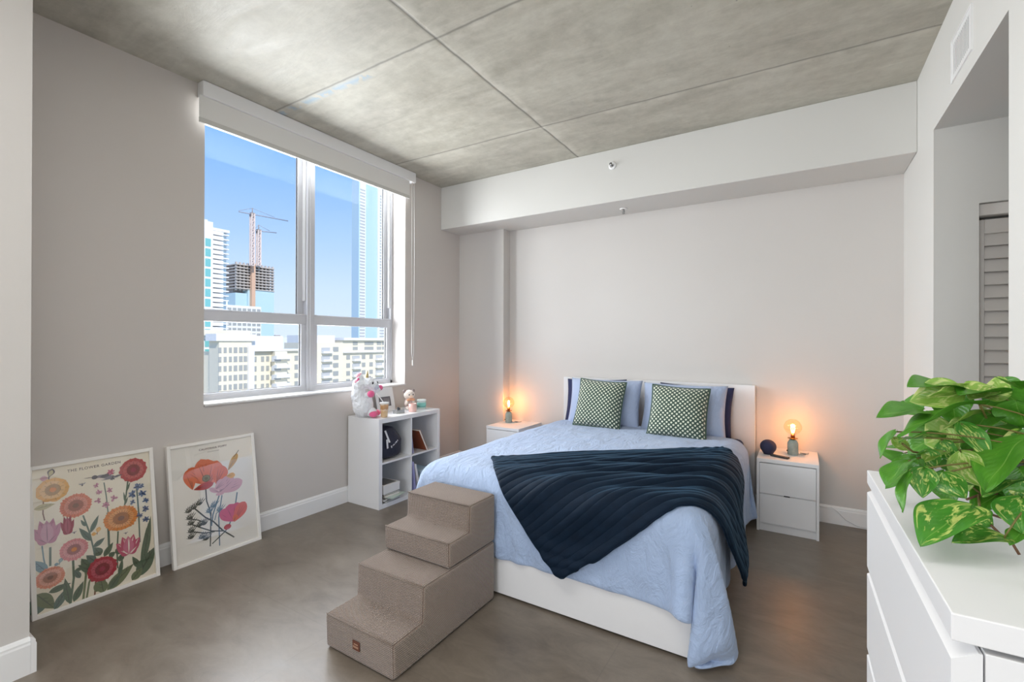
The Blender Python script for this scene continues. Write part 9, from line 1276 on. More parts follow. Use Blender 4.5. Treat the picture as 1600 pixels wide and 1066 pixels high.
nl = copy_tree(nr); nl.location = (-2.61, 4.0, 0); nl['label'] = 'white two drawer nightstand on the left of the bed, by the column'
for c in list(nl.children):
    if c.name.startswith('drawer_tag'): bpy.data.objects.remove(c)

# table lamps
def lamp(loc, label):
    t = thing('table_lamp', loc, label, 'lamp')
    CONC = mat('grey green stone', (146, 158, 150), .7, bump=(60, .3), vary=(25, (166, 174, 166)))
    b = B(); b.lathe([(0, 0), (.034, 0), (.037, .004), (.037, .085), (.035, .098), (.026, .112), (.018, .118), (0, .118)], 32); b.done('lamp_base', CONC, t)
    b = B(); b.lathe([(.014, .116), (.020, .122), (.036, .128), (.037, .130), (.020, .129), (.0, .129)], 32); b.done('collar', mat('aged brass', (132, 104, 62), .4, .9), t)
    b = B(); b.lathe([(.0, .128), (.0145, .128), (.0145, .150), (.013, .156), (0, .156)], 20); b.done('socket', mat('copper socket', (176, 104, 52), .35, .9), t)
    b = B(); b.lathe([(.0135, .154), (.018, .160), (.045, .176), (.060, .200), (.0625, .215), (.060, .232), (.046, .259), (.024, .274), (0, .2775)], 36); g = b.done('bulb', BULBGLASS, t)
    fil = mat('glowing filament', (255, 190, 110), .5, emit=(255, 170, 82, 60))
    b = B()
    for i in range(4):
        a = i*PI/2; b.tube([(.006*math.cos(a), .006*math.sin(a), .170), (.014*math.cos(a), .014*math.sin(a), .205), (.005*math.cos(a+.5), .005*math.sin(a+.5), .238)], .0022, 6)
    b.done('filament', fil, g)
    b = B(); b.tube([(0, 0, .154), (0, 0, .20)], .004, 8); b.done('glass_stem', BULBGLASS, g)
    b = B(); pts = [(.036, 0, .008), (.06, .01, .004), (.085, .03, .004), (.09, .055, .004), (.06, .06, .004), (.05, .04, .010), (.075, .03, .012), (.10, .06, .004), (.105, .10, .004)]
    b.tube(pts, .003, 6); b.done('power_cord', mat('grey cord', (150, 152, 150), .6), t)
    b = B(); b.tube([(-.036, -.012, .03), (-.041, -.014, .03)], .006, 10); b.done('switch', DARK, t)
    L = bpy.data.lights.new('bulb_glow', 'POINT'); L.energy = 3.4; L.color = (1, .38, .10); L.shadow_soft_size = .02
    lo = bpy.data.objects.new('bulb_light', L); COL.objects.link(lo); lo.parent = t; lo.location = (0, 0, .205)
    return t
lamp((-.052, 4.27, .55), 'stone based table lamp with lit globe bulb on the right nightstand')
lamp((-2.715, 4.29, .55), 'stone based table lamp with lit globe bulb on the left nightstand')
# speaker
sp_ = thing('smart_speaker', (-.218, 4.19, .55), 'round navy fabric smart speaker on the right nightstand', 'speaker')
b = B(); b.lathe([(0, .003), (.032, .003), (.040, .014)]+[(.058*math.cos(a), .058+.055*math.sin(a)) for a in [math.radians(q) for q in range(-40, 91, 8)]], 40)
b.done('speaker_body', mat('navy mesh fabric', (52, 54, 84), .8, bump=(500, .5, 2)), sp_)
b = B(); b.lathe([(0, 0), (.034, 0), (.034, .003), (0, .003)], 32); b.done('foot_ring', DARK, sp_)
rmt = thing('remote_control', (-.135, 4.105, .55), 'slim black remote control on the right nightstand', 'remote control', rz=math.radians(-24))
box('remote_body', mat('black plastic', (26, 26, 28), .35), -.065, .065, -.018, .018, 0, .014, .004, rmt)
b = B()
for x_ in (-.04, -.022, -.004, .014): b.box(x_, x_+.008, -.006, .006, .0138, .0155, .001, 1)
b.done('buttons', mat('grey rubber', (90, 92, 96), .6), rmt)
b = B(); yy = YB-.019
b.tube([(.10, yy, .125), (.17, yy, .118), (.21, yy, .128), (.25, yy, .10), (.30, yy-.002, .05), (.37, yy-.004, .018), (.47, yy-.01, .008), (.60, yy-.02, .006)], .0035, 8)
tag(b.done('power_cord', mat('white cord', (222, 222, 222), .5)), 'white power cord drooping along the baseboard right of the nightstand', 'cord')

# ------------------------------------------------------------------ bed
bed = thing('bed_frame', (-1.216, 3.3, 0), 'white wooden double bed frame with tall plain headboard', 'bed')
def bpart(name, m, x0, x1, y0, y1, z0, z1, bev=.002): return box(name, m, x0+1.216, x1+1.216, y0-3.3, y1-3.3, z0, z1, bev, bed)
bpart('headboard', LACQ, -2.106, -.327, 4.402, 4.455, .0, 1.068, .003)
bpart('footboard', LACQ, -2.07, -.372, 2.187, 2.213, .012, .36)
for s in ((-2.07, -2.045), (-.397, -.372)): bpart('side_rail', LACQ, *s, 2.213, 4.402, .012, .36)
bpart('slat_base', mat('pale birch', (206, 186, 156), .6), -2.045, -.397, 2.213, 4.402, .20, .235, 0)
NAVY = mat('navy cotton', (38, 46, 84), .85, bump=(18, .5, 5))
mt = box('mattress', NAVY, -2.035, -.405, 2.235, 4.395, .236, .612, .05, None, 4)
tag(mt, 'mattress in a dark navy sheet under the blue duvet', 'mattress')
for p in mt.data.polygons: p.use_smooth = True

def decode(D):
    """cloth points in 1.5 mm steps: x, y, z rows, each row as running differences"""
    a = np.cumsum(np.array(D, dtype=np.float64), axis=2)*.0015
    P = np.moveaxis(a, 0, 2)
    Q = P.copy()                                  # light relaxation of the rounding
    Q[1:-1, 1:-1] = P[1:-1, 1:-1]*.6+.1*(P[:-2, 1:-1]+P[2:, 1:-1]+P[1:-1, :-2]+P[1:-1, 2:])
    return Q
def cloth(name, D, m, thick, uv=True, z_off=0, sub=1):
    P = decode(D); r, c = P.shape[:2]
    ctr = P.reshape(-1, 3).mean(0); ctr[2] = P[..., 2].min()
    vs = (P-ctr).reshape(-1, 3); vs[:, 2] += z_off
    fs = [(j*c+i, j*c+i+1, (j+1)*c+i+1, (j+1)*c+i) for j in range(r-1) for i in range(c-1)]
    me = bpy.data.meshes.new(name); me.from_pydata(vs.tolist(), [], fs)
    ul = me.uv_layers.new(name='UVMap')
    k = 0
    for f in me.polygons:
        for li in f.loop_indices:
            vi = me.loops[li].vertex_index; ul.data[li].uv = ((vi % c)/(c-1), (vi//c)/(r-1))
    o = link(name, me, None, m, True); o.location = ctr
    s = o.modifiers.new('thick', 'SOLIDIFY'); s.thickness = thick; s.offset = 1
    ss = o.modifiers.new('sub', 'SUBSURF'); ss.levels = sub; ss.render_levels = sub
    return o
def linen(name, rgb, rgb2, wr=.5):
    g = NT(name); tc = g.n('TexCoord'); v = tc.outputs['Object']; u = tc.outputs['UV']
    c = g.ramp(g.noise(v, 2.5, 4), (.3, lin(*rgb)), (.7, lin(*rgb2))); g.l(c, g.b.inputs['Base Color'])
    g.b.inputs['Roughness'].default_value = .8; g.b.inputs['Sheen Weight'].default_value = .25; g.b.inputs['Specular IOR Level'].default_value = .25
    n1 = g.noise(g.mapv(v, (3.5, 1.6, 2), rot=(0, 0, .25)), 3.2, 5, .62, 1.2)
    n2 = g.noise(g.mapv(v, (2.2, 1, 1.3), rot=(0, 0, .4)), 6, 6, .6, 1.2)
    n3 = g.noise(v, 500, 1)
    h = g.math('ADD', g.math('ADD', g.math('MULTIPLY', n1, 1.6), g.math('MULTIPLY', n2, .55)), g.math('MULTIPLY', n3, .02))
    g.bump(h, wr, .03)
    return g.m
DUV = linen('light blue cotton', (160, 180, 212), (170, 189, 219), .55)
dv = cloth('duvet', DUVET_CLOTH, DUV, .016)
tag(dv, 'rumpled light blue duvet spread over the bed, hanging to the floor at the right corner', 'duvet')

def velvet():
    g = NT('navy plush velvet'); tc = g.n('TexCoord'); u = tc.outputs['UV']; v = tc.outputs['Object']
    sp = g.n('SeparateXYZ'); g.l(u, sp.inputs[0])
    rib = g.math('ABSOLUTE', g.math('SINE', g.math('MULTIPLY', g.math('ADD', sp.outputs[1], g.math('MULTIPLY', g.noise(v, 4, 2), .01)), 25*PI)))
    rib = g.math('POWER', rib, .5)
    n = g.noise(v, 16, 6, .6, .5)
    c = g.mix(n, lin(6, 17, 31), lin(14, 34, 54)); g.l(c, g.b.inputs['Base Color'])
    g.b.inputs['Roughness'].default_value = .75; g.b.inputs['Sheen Weight'].default_value = .3; g.b.inputs['Sheen Roughness'].default_value = .35
    g.b.inputs['Sheen Tint'].default_value = lin(90, 150, 190); g.b.inputs['Specular IOR Level'].default_value = .15
    g.bump(g.math('ADD', g.math('MULTIPLY', rib, .9), g.math('MULTIPLY', n, .35)), .5, .012)
    return g.m
th = cloth('throw_blanket', THROW_CLOTH, velvet(), .019)
tag(th, 'dark navy ribbed plush throw blanket draped across the foot of the bed', 'blanket')

# pillows
def pillow_mesh(name, w, h, t, m, parent=None, seed=0, n=36, pinch=.05, wr=.006):
    from mathutils import noise
    bm = bmesh.new(); grids = []
    for side in (1, -1):
        G = []
        for j in range(n+1):
            row = []
            for i in range(n+1):
                u = i/n*2-1; v = j/n*2-1
                border = (abs(u) == 1 or abs(v) == 1)
                if border and side == -1: row.append(grids[0][j][i]); continue
                k = (max(0, 1-abs(u)**2.6)**.5)*(max(0, 1-abs(v)**2.6)**.5)
                x = u*w/2*(1-pinch*(1-abs(v)**2)*abs(u)**3); y = v*h/2*(1-pinch*(1-abs(u)**2)*abs(v)**3)
                z = side*t/2*k
                p = Vector((x, y, z)); nn = noise.noise(Vector((x*9+seed*3.1, y*9, side*2+seed)))+.5*noise.noise(Vector((x*22+seed, y*22, side*5)))
                z += wr*nn*(.4+.6*k)*side
                row.append(bm.verts.new((x, y, z)))
            G.append(row)
        grids.append(G)
    ul = bm.loops.layers.uv.new('UVMap')
    for s, G in enumerate(grids):
        for j in range(n):
            for i in range(n):
                vs = [G[j][i], G[j][i+1], G[j+1][i+1], G[j+1][i]]; ij = [(i, j), (i+1, j), (i+1, j+1), (i, j+1)]
                if s: vs.reverse(); ij.reverse()
                f = bm.faces.new(vs); f.smooth = True
                for l, (a, b_) in zip(f.loops, ij): l[ul].uv = (a/n*w*10, b_/n*h*10)
    me = bpy.data.meshes.new(name); bm.to_mesh(me); bm.free()
    o = link(name, me, parent, m); return o
def stand(o, x, y, zbase, h, tilt, rz=0, roll=0):
    """stand a pillow (local xy plane) upright, leaning back by tilt (radians) towards +y"""
    R = Matrix.Rotation(rz, 4, 'Z') @ Matrix.Rotation(PI/2-tilt, 4, 'X') @ Matrix.Rotation(roll, 4, 'Z')
    q = R @ Vector((0, h/2, 0))
    o.matrix_world = Matrix.Translation((x+q.x, y+q.y, zbase+q.z)) @ R
BLUEP = linen('light blue pillowcase', (164, 178, 206), (174, 187, 213), .4)
ZP = .655
def pillow(label, x, y, z, w, h, t, tilt, rz, m, seed, roll=0):
    o = pillow_mesh('pillow', w, h, t, m, None, seed); stand(o, x, y, z, h, tilt, rz, roll); tag(o, label, 'pillow'); return o
pillow('dark navy pillow at the back left against the headboard', -1.712, 4.26, ZP-.02, .62, .44, .10, .22, 0, NAVY, 1, .03)
pillow('dark navy pillow at the back right against the headboard', -.80, 4.25, ZP-.02, .62, .43, .10, .22, 0, NAVY, 2, -.03)
pillow('light blue pillow on the left, behind the left green cushion', -1.57, 4.10, ZP-.01, .70, .45, .16, .26, .02, BLUEP, 3)
pillow('light blue pillow on the right, behind the right green cushion', -.86, 4.09, ZP-.01, .70, .44, .16, .26, -.02, BLUEP, 4)
def knit():
    g = NT('green and cream lattice weave'); tc = g.n('TexCoord'); u = tc.outputs['UV']
    sp = g.n('SeparateXYZ'); g.l(u, sp.inputs[0])
    K = PI*2/.36
    a = g.math('SINE', g.math('MULTIPLY', g.math('ADD', sp.outputs[0], sp.outputs[1]), K*.5)); b_ = g.math('SINE', g.math('MULTIPLY', g.math('SUBTRACT', sp.outputs[0], sp.outputs[1]), K*.5))
    d = g.math('MULTIPLY', a, b_); dots = g.math('ABSOLUTE', d)
    f = g.ramp(dots, (.50, (0, 0, 0, 1)), (.66, (1, 1, 1, 1)))
    c = g.mix(f, lin(58, 80, 68), lin(222, 224, 204)); g.l(c, g.b.inputs['Base Color']); g.b.inputs['Roughness'].default_value = .9; g.b.inputs['Sheen Weight'].default_value = .3
    h = g.math('ADD', g.math('MULTIPLY', f, -.5), g.math('MULTIPLY', g.noise(tc.outputs['Object'], 160, 3), .3))
    g.bump(h, .7, .006)
    return g.m
KN = knit(); CORD = mat('green piping', (72, 94, 80), .9, bump=(220, .5))
def cushion(label, x, y, z, w, h, tilt, rz, seed, roll=0):
    t = bpy.data.objects.new('cushion', None); COL.objects.link(t); tag(t, label, 'cushion')
    stand(t, x, y, z, h, tilt, rz, roll)
    o = pillow_mesh('cushion_cover', w, h, .17, KN, t, seed, 34, .06, .005)
    e = [(-1, -1), (1, -1), (1, 1), (-1, 1)]; b = B(); pts = []
    N = 18
    for k in range(4):
        (u0, v0), (u1, v1) = e[k], e[(k+1) % 4]
        for i in range(N):
            f = i/N; u = u0+(u1-u0)*f; v = v0+(v1-v0)*f
            pts.append((u*w/2*(1-.06*(1-v*v)*abs(u)**3), v*h/2*(1-.06*(1-u*u)*abs(v)**3), random.uniform(-.002, .002)))
    pts.append(pts[0]); b.tube(pts, .0075, 8); b.done('piping', CORD, t)
    return t
cushion('left green and cream lattice patterned square cushion, propped on the blue pillow', -1.555, 3.905, ZP+.01, .435, .44, .34, .03, 5, -.05)
cushion('right green and cream lattice patterned square cushion, propped on the blue pillow', -.855, 3.855, ZP+.005, .455, .43, .36, .05, 6, -.04)

# ------------------------------------------------------------------ pet stairs
def weave():
    g = NT('taupe honeycomb corduroy'); tc = g.n('TexCoord'); v = tc.outputs['Object']
    sp = g.n('SeparateXYZ'); g.l(v, sp.inputs[0]); K = 2*PI/.0155
    s1 = g.math('SINE', g.math('MULTIPLY', g.math('ADD', g.math('ADD', sp.outputs[0], sp.outputs[1]), sp.outputs[2]), K))
    s2 = g.math('SINE', g.math('MULTIPLY', g.math('SUBTRACT', g.math('SUBTRACT', sp.outputs[0], sp.outputs[1]), sp.outputs[2]), K))
    d = g.math('MULTIPLY', s1, s2)
    n = g.noise(v, 7, 5, .6)
    c0 = g.mix(n, lin(112, 92, 80), lin(142, 120, 105))
    c = g.mix(g.ramp(d, (.15, (0, 0, 0, 1)), (.6, (1, 1, 1, 1))), c0, lin(200, 182, 168)); g.l(c, g.b.inputs['Base Color'])
    g.b.inputs['Roughness'].default_value = .92; g.b.inputs['Sheen Weight'].default_value = .3
    g.bump(g.math('ADD', d, g.math('MULTIPLY', n, .6)), .8, .006)
    return g.m
WV = weave()
ps = thing('pet_stairs', (-1.665, 1.78, 0), 'taupe corduroy foam pet stairs with four steps at the foot of the bed', 'pet stairs')
def stepblock(name, prof, x0=-.222, x1=.222):
    b = B(); vs = b.poly([(x0, y-1.78, z) for y, z in prof], Vector((x1-x0, 0, 0)))
    es = b.bm.edges[:]
    bmesh.ops.bevel(b.bm, geom=es, offset=.018, segments=4, affect='EDGES', profile=.55)
    bmesh.ops.recalc_face_normals(b.bm, faces=b.bm.faces[:])
    o = b.done(name, WV, ps); 
    for p in o.data.polygons: p.use_smooth = True
    return o
lo_ = stepblock('lower_block', [(1.385, .004), (2.142, .004), (2.142, .322), (1.565, .322), (1.56, .165), (1.38, .160)])
up_ = stepblock('upper_block', [(1.745, .324), (2.145, .324), (2.145, .585), (1.91, .585), (1.905, .452), (1.74, .450)])
for y0, z0_ in ((1.381, .158), (1.563, .318), (1.742, .447), (1.907, .582)):
    b = B(); b.tube([(-.215, y0-1.78+.003, z0_+.001), (-.07, y0-1.78+.002, z0_+.002), (.07, y0-1.78+.002, z0_+.002), (.215, y0-1.78+.003, z0_+.001)], .0035, 6); b.done('seam_piping', WV, ps)
b = B(); b.box(-.026, .020, -.4035, -.399, .062, .104, .002, 1); tagm = b.done('leather_label', mat('brown leather label', (98, 58, 44), .5), ps); tagm['label'] = 'small brown leather label'
b = B()
for i in range(5): b.box(-.020+i*.007, -.0155+i*.007, -.4045, -.403, .074, .082)
b.box(-.015, .010, -.4045, -.403, .088, .092); b.done('label_stitching', mat('tan thread', (176, 140, 116), .7), tagm)

# ------------------------------------------------------------------ chest of drawers + plant
DH = 1.06
ch = thing('chest_of_drawers', (.176, .86, 0), 'white tall chest of drawers in the right foreground under the potted plant', 'chest of drawers', rz=math.radians(.8))
# local: front faces -x at x=0, runs along +y 0.834, depth +x
CW, CD = .834, .455
b = B(); b.box(.0, CD, 0, CW, DH-.038, DH, .002, 2); b.done('top_panel', LACQ, ch)
for y0 in (0, CW-.02): box('side_panel', LACQ, .034, CD, y0, y0+.02, 0, DH-.045, .001, ch)
box('back_panel', LACQ_IN, CD-.01, CD-.003, .02, CW-.02, .06, DH-.045, 0, ch)
box('inner_rail', LACQ_IN, .036, .05, .02, CW-.02, .06, DH-.045, 0, ch)
box('plinth', LACQ, .036, .052, .02, CW-.02, 0, .08, .001, ch)
zt = DH-.052
for i in range(4):
    z1 = zt; z0 = zt-.226
    b = B(); prof = [(.0, z0), (.0, z1-.002), (.004, z1), (.032, z1+.020 if i else z1-.001), (.032, z0+.02 if False else z0), ]
    prof = [(.0, z0), (.0, z1-.012), (.028, z1+.004), (.032, z1+.004), (.032, z0)]
    b.poly([(x, .002, z) for x, z in prof], Vector((0, CW-.004, 0))); b.done('drawer', LACQ, ch)
    zt = z0-.010

pot = thing('potted_pothos', (.49, 1.30, DH), 'variegated green pothos houseplant spilling over the chest of drawers', 'plant')
b = B(); b.lathe([(0, .0), (.052, 0), (.060, .006), (.078, .13), (.082, .14), (.076, .141), (.071, .12), (0, .12)], 40); b.done('pot', mat('white ceramic pot', (232, 232, 230), .25), pot)
b = B(); b.lathe([(.071, .122), (.04, .126), (0, .128)], 30); b.done('soil', mat('potting soil', (64, 48, 38), .95, bump=(80, 1)), pot)
def leaf_mat(kind):
    g = NT('pothos leaf %d' % kind); tc = g.n('TexCoord'); u = tc.outputs['UV']; oi = g.n('ObjectInfo')
    sp = g.n('SeparateXYZ'); g.l(u, sp.inputs[0])
    ad = g.n('VectorMath', operation='ADD'); g.l(u, ad.inputs[0]); g.l(oi.outputs['Location'], ad.inputs[1])
    mp = g.mapv(ad.outputs[0], (1.2, 2.6, 1)); n = g.noise(mp, 2.6, 4, .65, .7)
    n2 = g.noise(u, 3, 3)
    if kind == 0: c = g.mix(n2, lin(44, 116, 32), lin(112, 178, 56)); c = g.mix(g.math('MULTIPLY', g.math('GREATER_THAN', n, .66), .5), c, lin(136, 190, 70))
    elif kind == 1: c = g.mix(n2, lin(46, 124, 42), lin(98, 168, 58)); c = g.mix(g.ramp(n, (.53, (0, 0, 0, 1)), (.60, (1, 1, 1, 1))), c, lin(214, 224, 128))
    else: c = g.mix(n2, lin(116, 168, 60), lin(166, 200, 90)); c = g.mix(g.ramp(n, (.5, (0, 0, 0, 1)), (.6, (.8, .8, .8, 1))), c, lin(222, 226, 150))
    mid = g.math('LESS_THAN', g.math('ABSOLUTE', g.math('SUBTRACT', sp.outputs[1], .5)), .012)
    c = g.mix(g.math('MULTIPLY', mid, .5), c, lin(150, 196, 96))
    g.l(c, g.b.inputs['Base Color']); g.b.inputs['Roughness'].default_value = .33
    tr = g.n('BsdfTranslucent'); g.l(g.mix(.5, c, lin(150, 200, 60)), tr.inputs[0]); ms = g.n('MixShader'); ms.inputs[0].default_value = .3
    out = g.t.nodes['Material Output']; g.l(g.b.outputs[0], ms.inputs[1]); g.l(tr.outputs[0], ms.inputs[2]); g.l(ms.outputs[0], out.inputs[0])
    vein = g.math('SINE', g.math('MULTIPLY', g.math('ADD', sp.outputs[0], g.math('MULTIPLY', g.math('ABSOLUTE', g.math('SUBTRACT', sp.outputs[1], .5)), -.8)), 60))
    g.bump(g.math('ADD', g.math('MULTIPLY', vein, .12), n), .25, .004)
    return g.m
LM = [leaf_mat(0), leaf_mat(1), leaf_mat(2)]
P0 = Vector((.49, 1.30, DH+.12)); VIEW = Vector((0, 0, 1.43))
def leaf_obj(base, tip, w, kind, roll, droop=.16):
    base, tip = Vector(base), Vector(tip); d = tip-base; L = d.length; t = d/L
    # blade faces roughly up and outwards from the pot, as leaves do
    out = (base+tip)/2-P0; nrm = (Vector((-.55, -.85, .55))+out.normalized()*.3+Vector((0, 0, .25))).normalized()
    s = t.cross(nrm).normalized(); nrm = s.cross(t).normalized()
    R = Matrix.Rotation(math.radians(roll), 3, t); s = R @ s; nrm = R @ nrm
    n, mw = 16, 8; bm = bmesh.new(); ul = bm.loops.layers.uv.new('UVMap'); G = []
    for i in range(n+1):
        f = i/n
        # heart outline: widest near the base, long point
        ww = w/2*(1.3*math.sin(PI*min(1, f**.66))**.72*(1-f**3*.3)) if 0 < f < 1 else 0
        if f < .12: ww = max(ww, w/2*.35*(f/.12)**.4)
        row = []
        for j in range(mw+1):
            v = j/mw*2-1
            back = -.09*L*(1-f)**6*(abs(v)**.8)*1.2 if f < .5 else 0      # lobes behind the petiole
            p = base+t*(f*L+back)+s*(v*ww)+nrm*(-droop*L*(f-.35)**2+droop*L*.12+abs(v)**1.3*ww*.30+.02*L*math.sin(9*f+3*v))
            row.append(bm.verts.new(p-base))
        G.append(row)
    for i in range(n):
        for j in range(mw):
            f = bm.faces.new((G[i][j], G[i+1][j], G[i+1][j+1], G[i][j+1])); f.smooth = True
            for l, (a, b_) in zip(f.loops, ((i, j), (i+1, j), (i+1, j+1), (i, j+1))): l[ul].uv = (a/n, b_/mw)
    bmesh.ops.remove_doubles(bm, verts=bm.verts[:], dist=1e-5)
    me = bpy.data.meshes.new('leaf'); bm.to_mesh(me); bm.free()
    o = link('leaf', me, pot, LM[kind]); o.location = base-Vector(pot.location)
    so = o.modifiers.new('t', 'SOLIDIFY'); so.thickness = .0006
    ss = o.modifiers.new('s', 'SUBSURF'); ss.levels = 1; ss.render_levels = 1
    return o
rl = random.Random(11)
for k in range(34):        # inner foliage of the crown
    a = rl.uniform(-.11, .15); dp = rl.uniform(-.03, .10)
    ba = Vector((.345+a*.85-dp*.53, 1.285-a*.53+dp*.85, 1.235+rl.uniform(-.09, .12))); ti = ba+Vector((rl.uniform(-.085, .02), rl.uniform(-.07, .04), rl.uniform(-.07, .01)))
    if ti.z < DH+.03: ti.z = DH+.035
    LEAVES.append((tuple(ba), tuple(ti), rl.uniform(.05, .075), rl.choice((0, 0, 0, 1, 2)), rl.uniform(-20, 25)))
for ba, ti, w_, k_, r_ in LEAVES: leaf_obj(ba, ti, w_, k_, r_)
STM = mat('vine stem', (112, 104, 52), .6); STB = mat('brown vine', (104, 74, 52), .7)
for i, pts in enumerate(STEMS):
    b = B(); q = [Vector(p)-Vector(pot.location) for p in pts]
    # smooth the polyline
    sm_ = []
    for a, c in zip(q[:-1], q[1:]): sm_ += [a, a.lerp(c, .5)]
    sm_.append(q[-1]); b.tube(sm_, .0022, 7); b.done('vine_stem', STB if i < 5 else STM, pot)
# petioles joining each leaf to the crown of the pot
for i, (ba, ti, w_, k_, r_) in enumerate(LEAVES):
    if i % 2 == 0 and i > 2: continue
    a = Vector(ba); e = P0+Vector((random.uniform(-.03, .03), random.uniform(-.03, .03), .0)); mid = (a+e)/2+Vector((0, 0, .05 if a.z > DH+.12 else .09))
    b = B(); pp = [a.lerp(mid, t)*(1-t)+mid.lerp(e, t)*t-Vector(pot.location) for t in [k/8 for k in range(9)]]; b.tube(pp, .0016, 6); b.done('petiole', STM, pot)

# ------------------------------------------------------------------ city outside
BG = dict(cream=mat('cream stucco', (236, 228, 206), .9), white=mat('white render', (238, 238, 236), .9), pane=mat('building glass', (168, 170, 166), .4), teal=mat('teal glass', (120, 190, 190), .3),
          shade=mat('painted recess shade', (186, 188, 188), .8), slab=mat('bare concrete', (196, 188, 180), .9), curtain=mat('blue curtain wall', (186, 214, 222), .3), dkc=mat('raw floor', (160, 150, 146), .9), orange=mat('hoist orange', (214, 176, 148), .7),  # shade: grey panels on the facade, painting the shade of balcony recesses
          red=mat('crane lattice', (232, 214, 204), .7), pale=mat('pale tower glass', (196, 220, 232), .3), ptw=mat('tower white', (228, 232, 236), .8))
GZ = -45
def building(name, label, x, y0, y1, depth):
    t = thing(name, (x, (y0+y1)/2, GZ), label, 'building'); return t
def bprt(t, name, m, x0, x1, y0, y1, z0, z1): return box(name, m, x0-t.location.x, x1-t.location.x, y0-t.location.y, y1-t.location.y, z0-GZ, z1-GZ, 0, t)
def dupe(o, dx, dy, dz):
    c = o.copy(); COL.objects.link(c); c.parent = o.parent; c.location = o.location+Vector((dx, dy, dz)); return c
def windows(t, x, cols, rows, w, h, m='pane', name='window', frame=True):
    """one window with a recessed pane, copied over the facade"""
    first = None
    for y in cols:
        for z in rows:
            if first is None:
                first = bprt(t, name, BG[m], x, x+.12, y-w/2, y+w/2, z-h/2, z+h/2); f0 = (y, z)
            else: dupe(first, 0, y-f0[0], z-f0[1])
# cream apartment block seen through the left sash
X = -140
Y0, Y1, Y2, Y3, Y4 = 66.3, 75.3, 77.6, 82.6, 94.7
ZR, ZR2 = 2.4, 3.7
t = building('apartment_block', 'cream apartment block with stepped white roof, lower left of the window view', X-8, Y0, Y4, 20)
bprt(t, 'wall', BG['cream'], X-9, X, Y1-8, Y4, GZ, -1.6)
bprt(t, 'left_wing', BG['cream'], X-3, X+2.5, Y0, Y1, GZ, 1.5)
bprt(t, 'parapet', BG['white'], X-3, X+3, Y0-1, Y1+1, 1.5, 3.5)
bprt(t, 'roof_block', BG['white'], X-9, X+1.5, Y2-2, Y4-9, -1.6, 3.1)
bprt(t, 'penthouse', BG['cream'], X-9, X-8, Y1-12, Y4-14, 3.1, 4.8)
bprt(t, 'cornice', BG['white'], X-9, X+1, Y2, Y4, -1.6, -1.0)
bprt(t, 'pier', BG['white'], X, X+3, Y1-1.2, Y1+.6, GZ, 0.2)
bprt(t, 'balcony_tower', BG['cream'], X, X+2, 82.8, 86.8, GZ, -1.7)
for zz_ in (-4.1, -6.9, -9.9, -12.7):
    bprt(t, 'balcony', BG['white'], X+2, X+3.6, 82.4, 87.0, zz_, zz_+1.1)
rows = (-1.1, -3.7, -6.3, -9.0, -11.6)
windows(t, X+2.5, (66.5, 67.9, 69.3), rows, .75, 1.5)
windows(t, X+2.5, (70.7, 72.2, 73.5), rows, .95, 1.6)
rows2 = (-4.0, -6.9, -9.7, -12.4)
windows(t, X, (77.7, 80.0, 81.6), rows2, .9, 1.6)
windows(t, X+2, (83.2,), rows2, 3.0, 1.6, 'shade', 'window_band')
windows(t, X, (88.3, 91.2), rows2, 1.2, 1.6)
# cream block seen through the right sash
X = -165
t = building('apartment_block', 'pale cream apartment block behind the plush unicorn, right half of the window view', X-8, 116.4, 156.5, 20)
bprt(t, 'wall', BG['cream'], X-20, X, 115.0, 129.0, GZ, 0.9)
bprt(t, 'roof_block', BG['white'], X-18, X-2, 115.0, 126.4, 0.9, 4.0)
bprt(t, 'wall', BG['cream'], X-20, X-1, 129.3, 161.9, GZ, 2.0)
bprt(t, 'cornice', BG['white'], X-20, X+.5, 129.0, 161.9, 2.0, 3.1)
bprt(t, 'floor_band', BG['white'], X-20, X+.3, 129.0, 161.9, -3.4, -2.9)
rows = (-1.8, -5.2, -8.5, -11.9, -15.2)
windows(t, X, (125.3,), rows, 2.6, 1.9)
windows(t, X, (120.5,), rows, 4.0, 1.4, 'shade', 'recess_shade_panel')
for z in rows: bprt(t, 'balcony', BG['white'], X, X+1.6, 118.4, 123.0, z-1.6, z-.7)
rows = (0.6, -1.6)
windows(t, X-1, (136.1, 142.5, 145.0, 149.6, 152.7), rows, 2.6, 1.4, 'pane', 'loft_window')
rows = (-5.4, -8.9, -12.3, -15.7)
windows(t, X-1, (132.4, 140.7, 145.0), rows, 1.9, 1.9)
windows(t, X-1, (136.5, 149.6), rows, 4.0, 1.3, 'shade', 'recess_shade_panel')
for z in rows:
    for ya, yb in ((134.4, 138.6), (147.3, 152.3)): bprt(t, 'balcony', BG['white'], X-1, X+.6, ya, yb, z-1.7, z-.8)
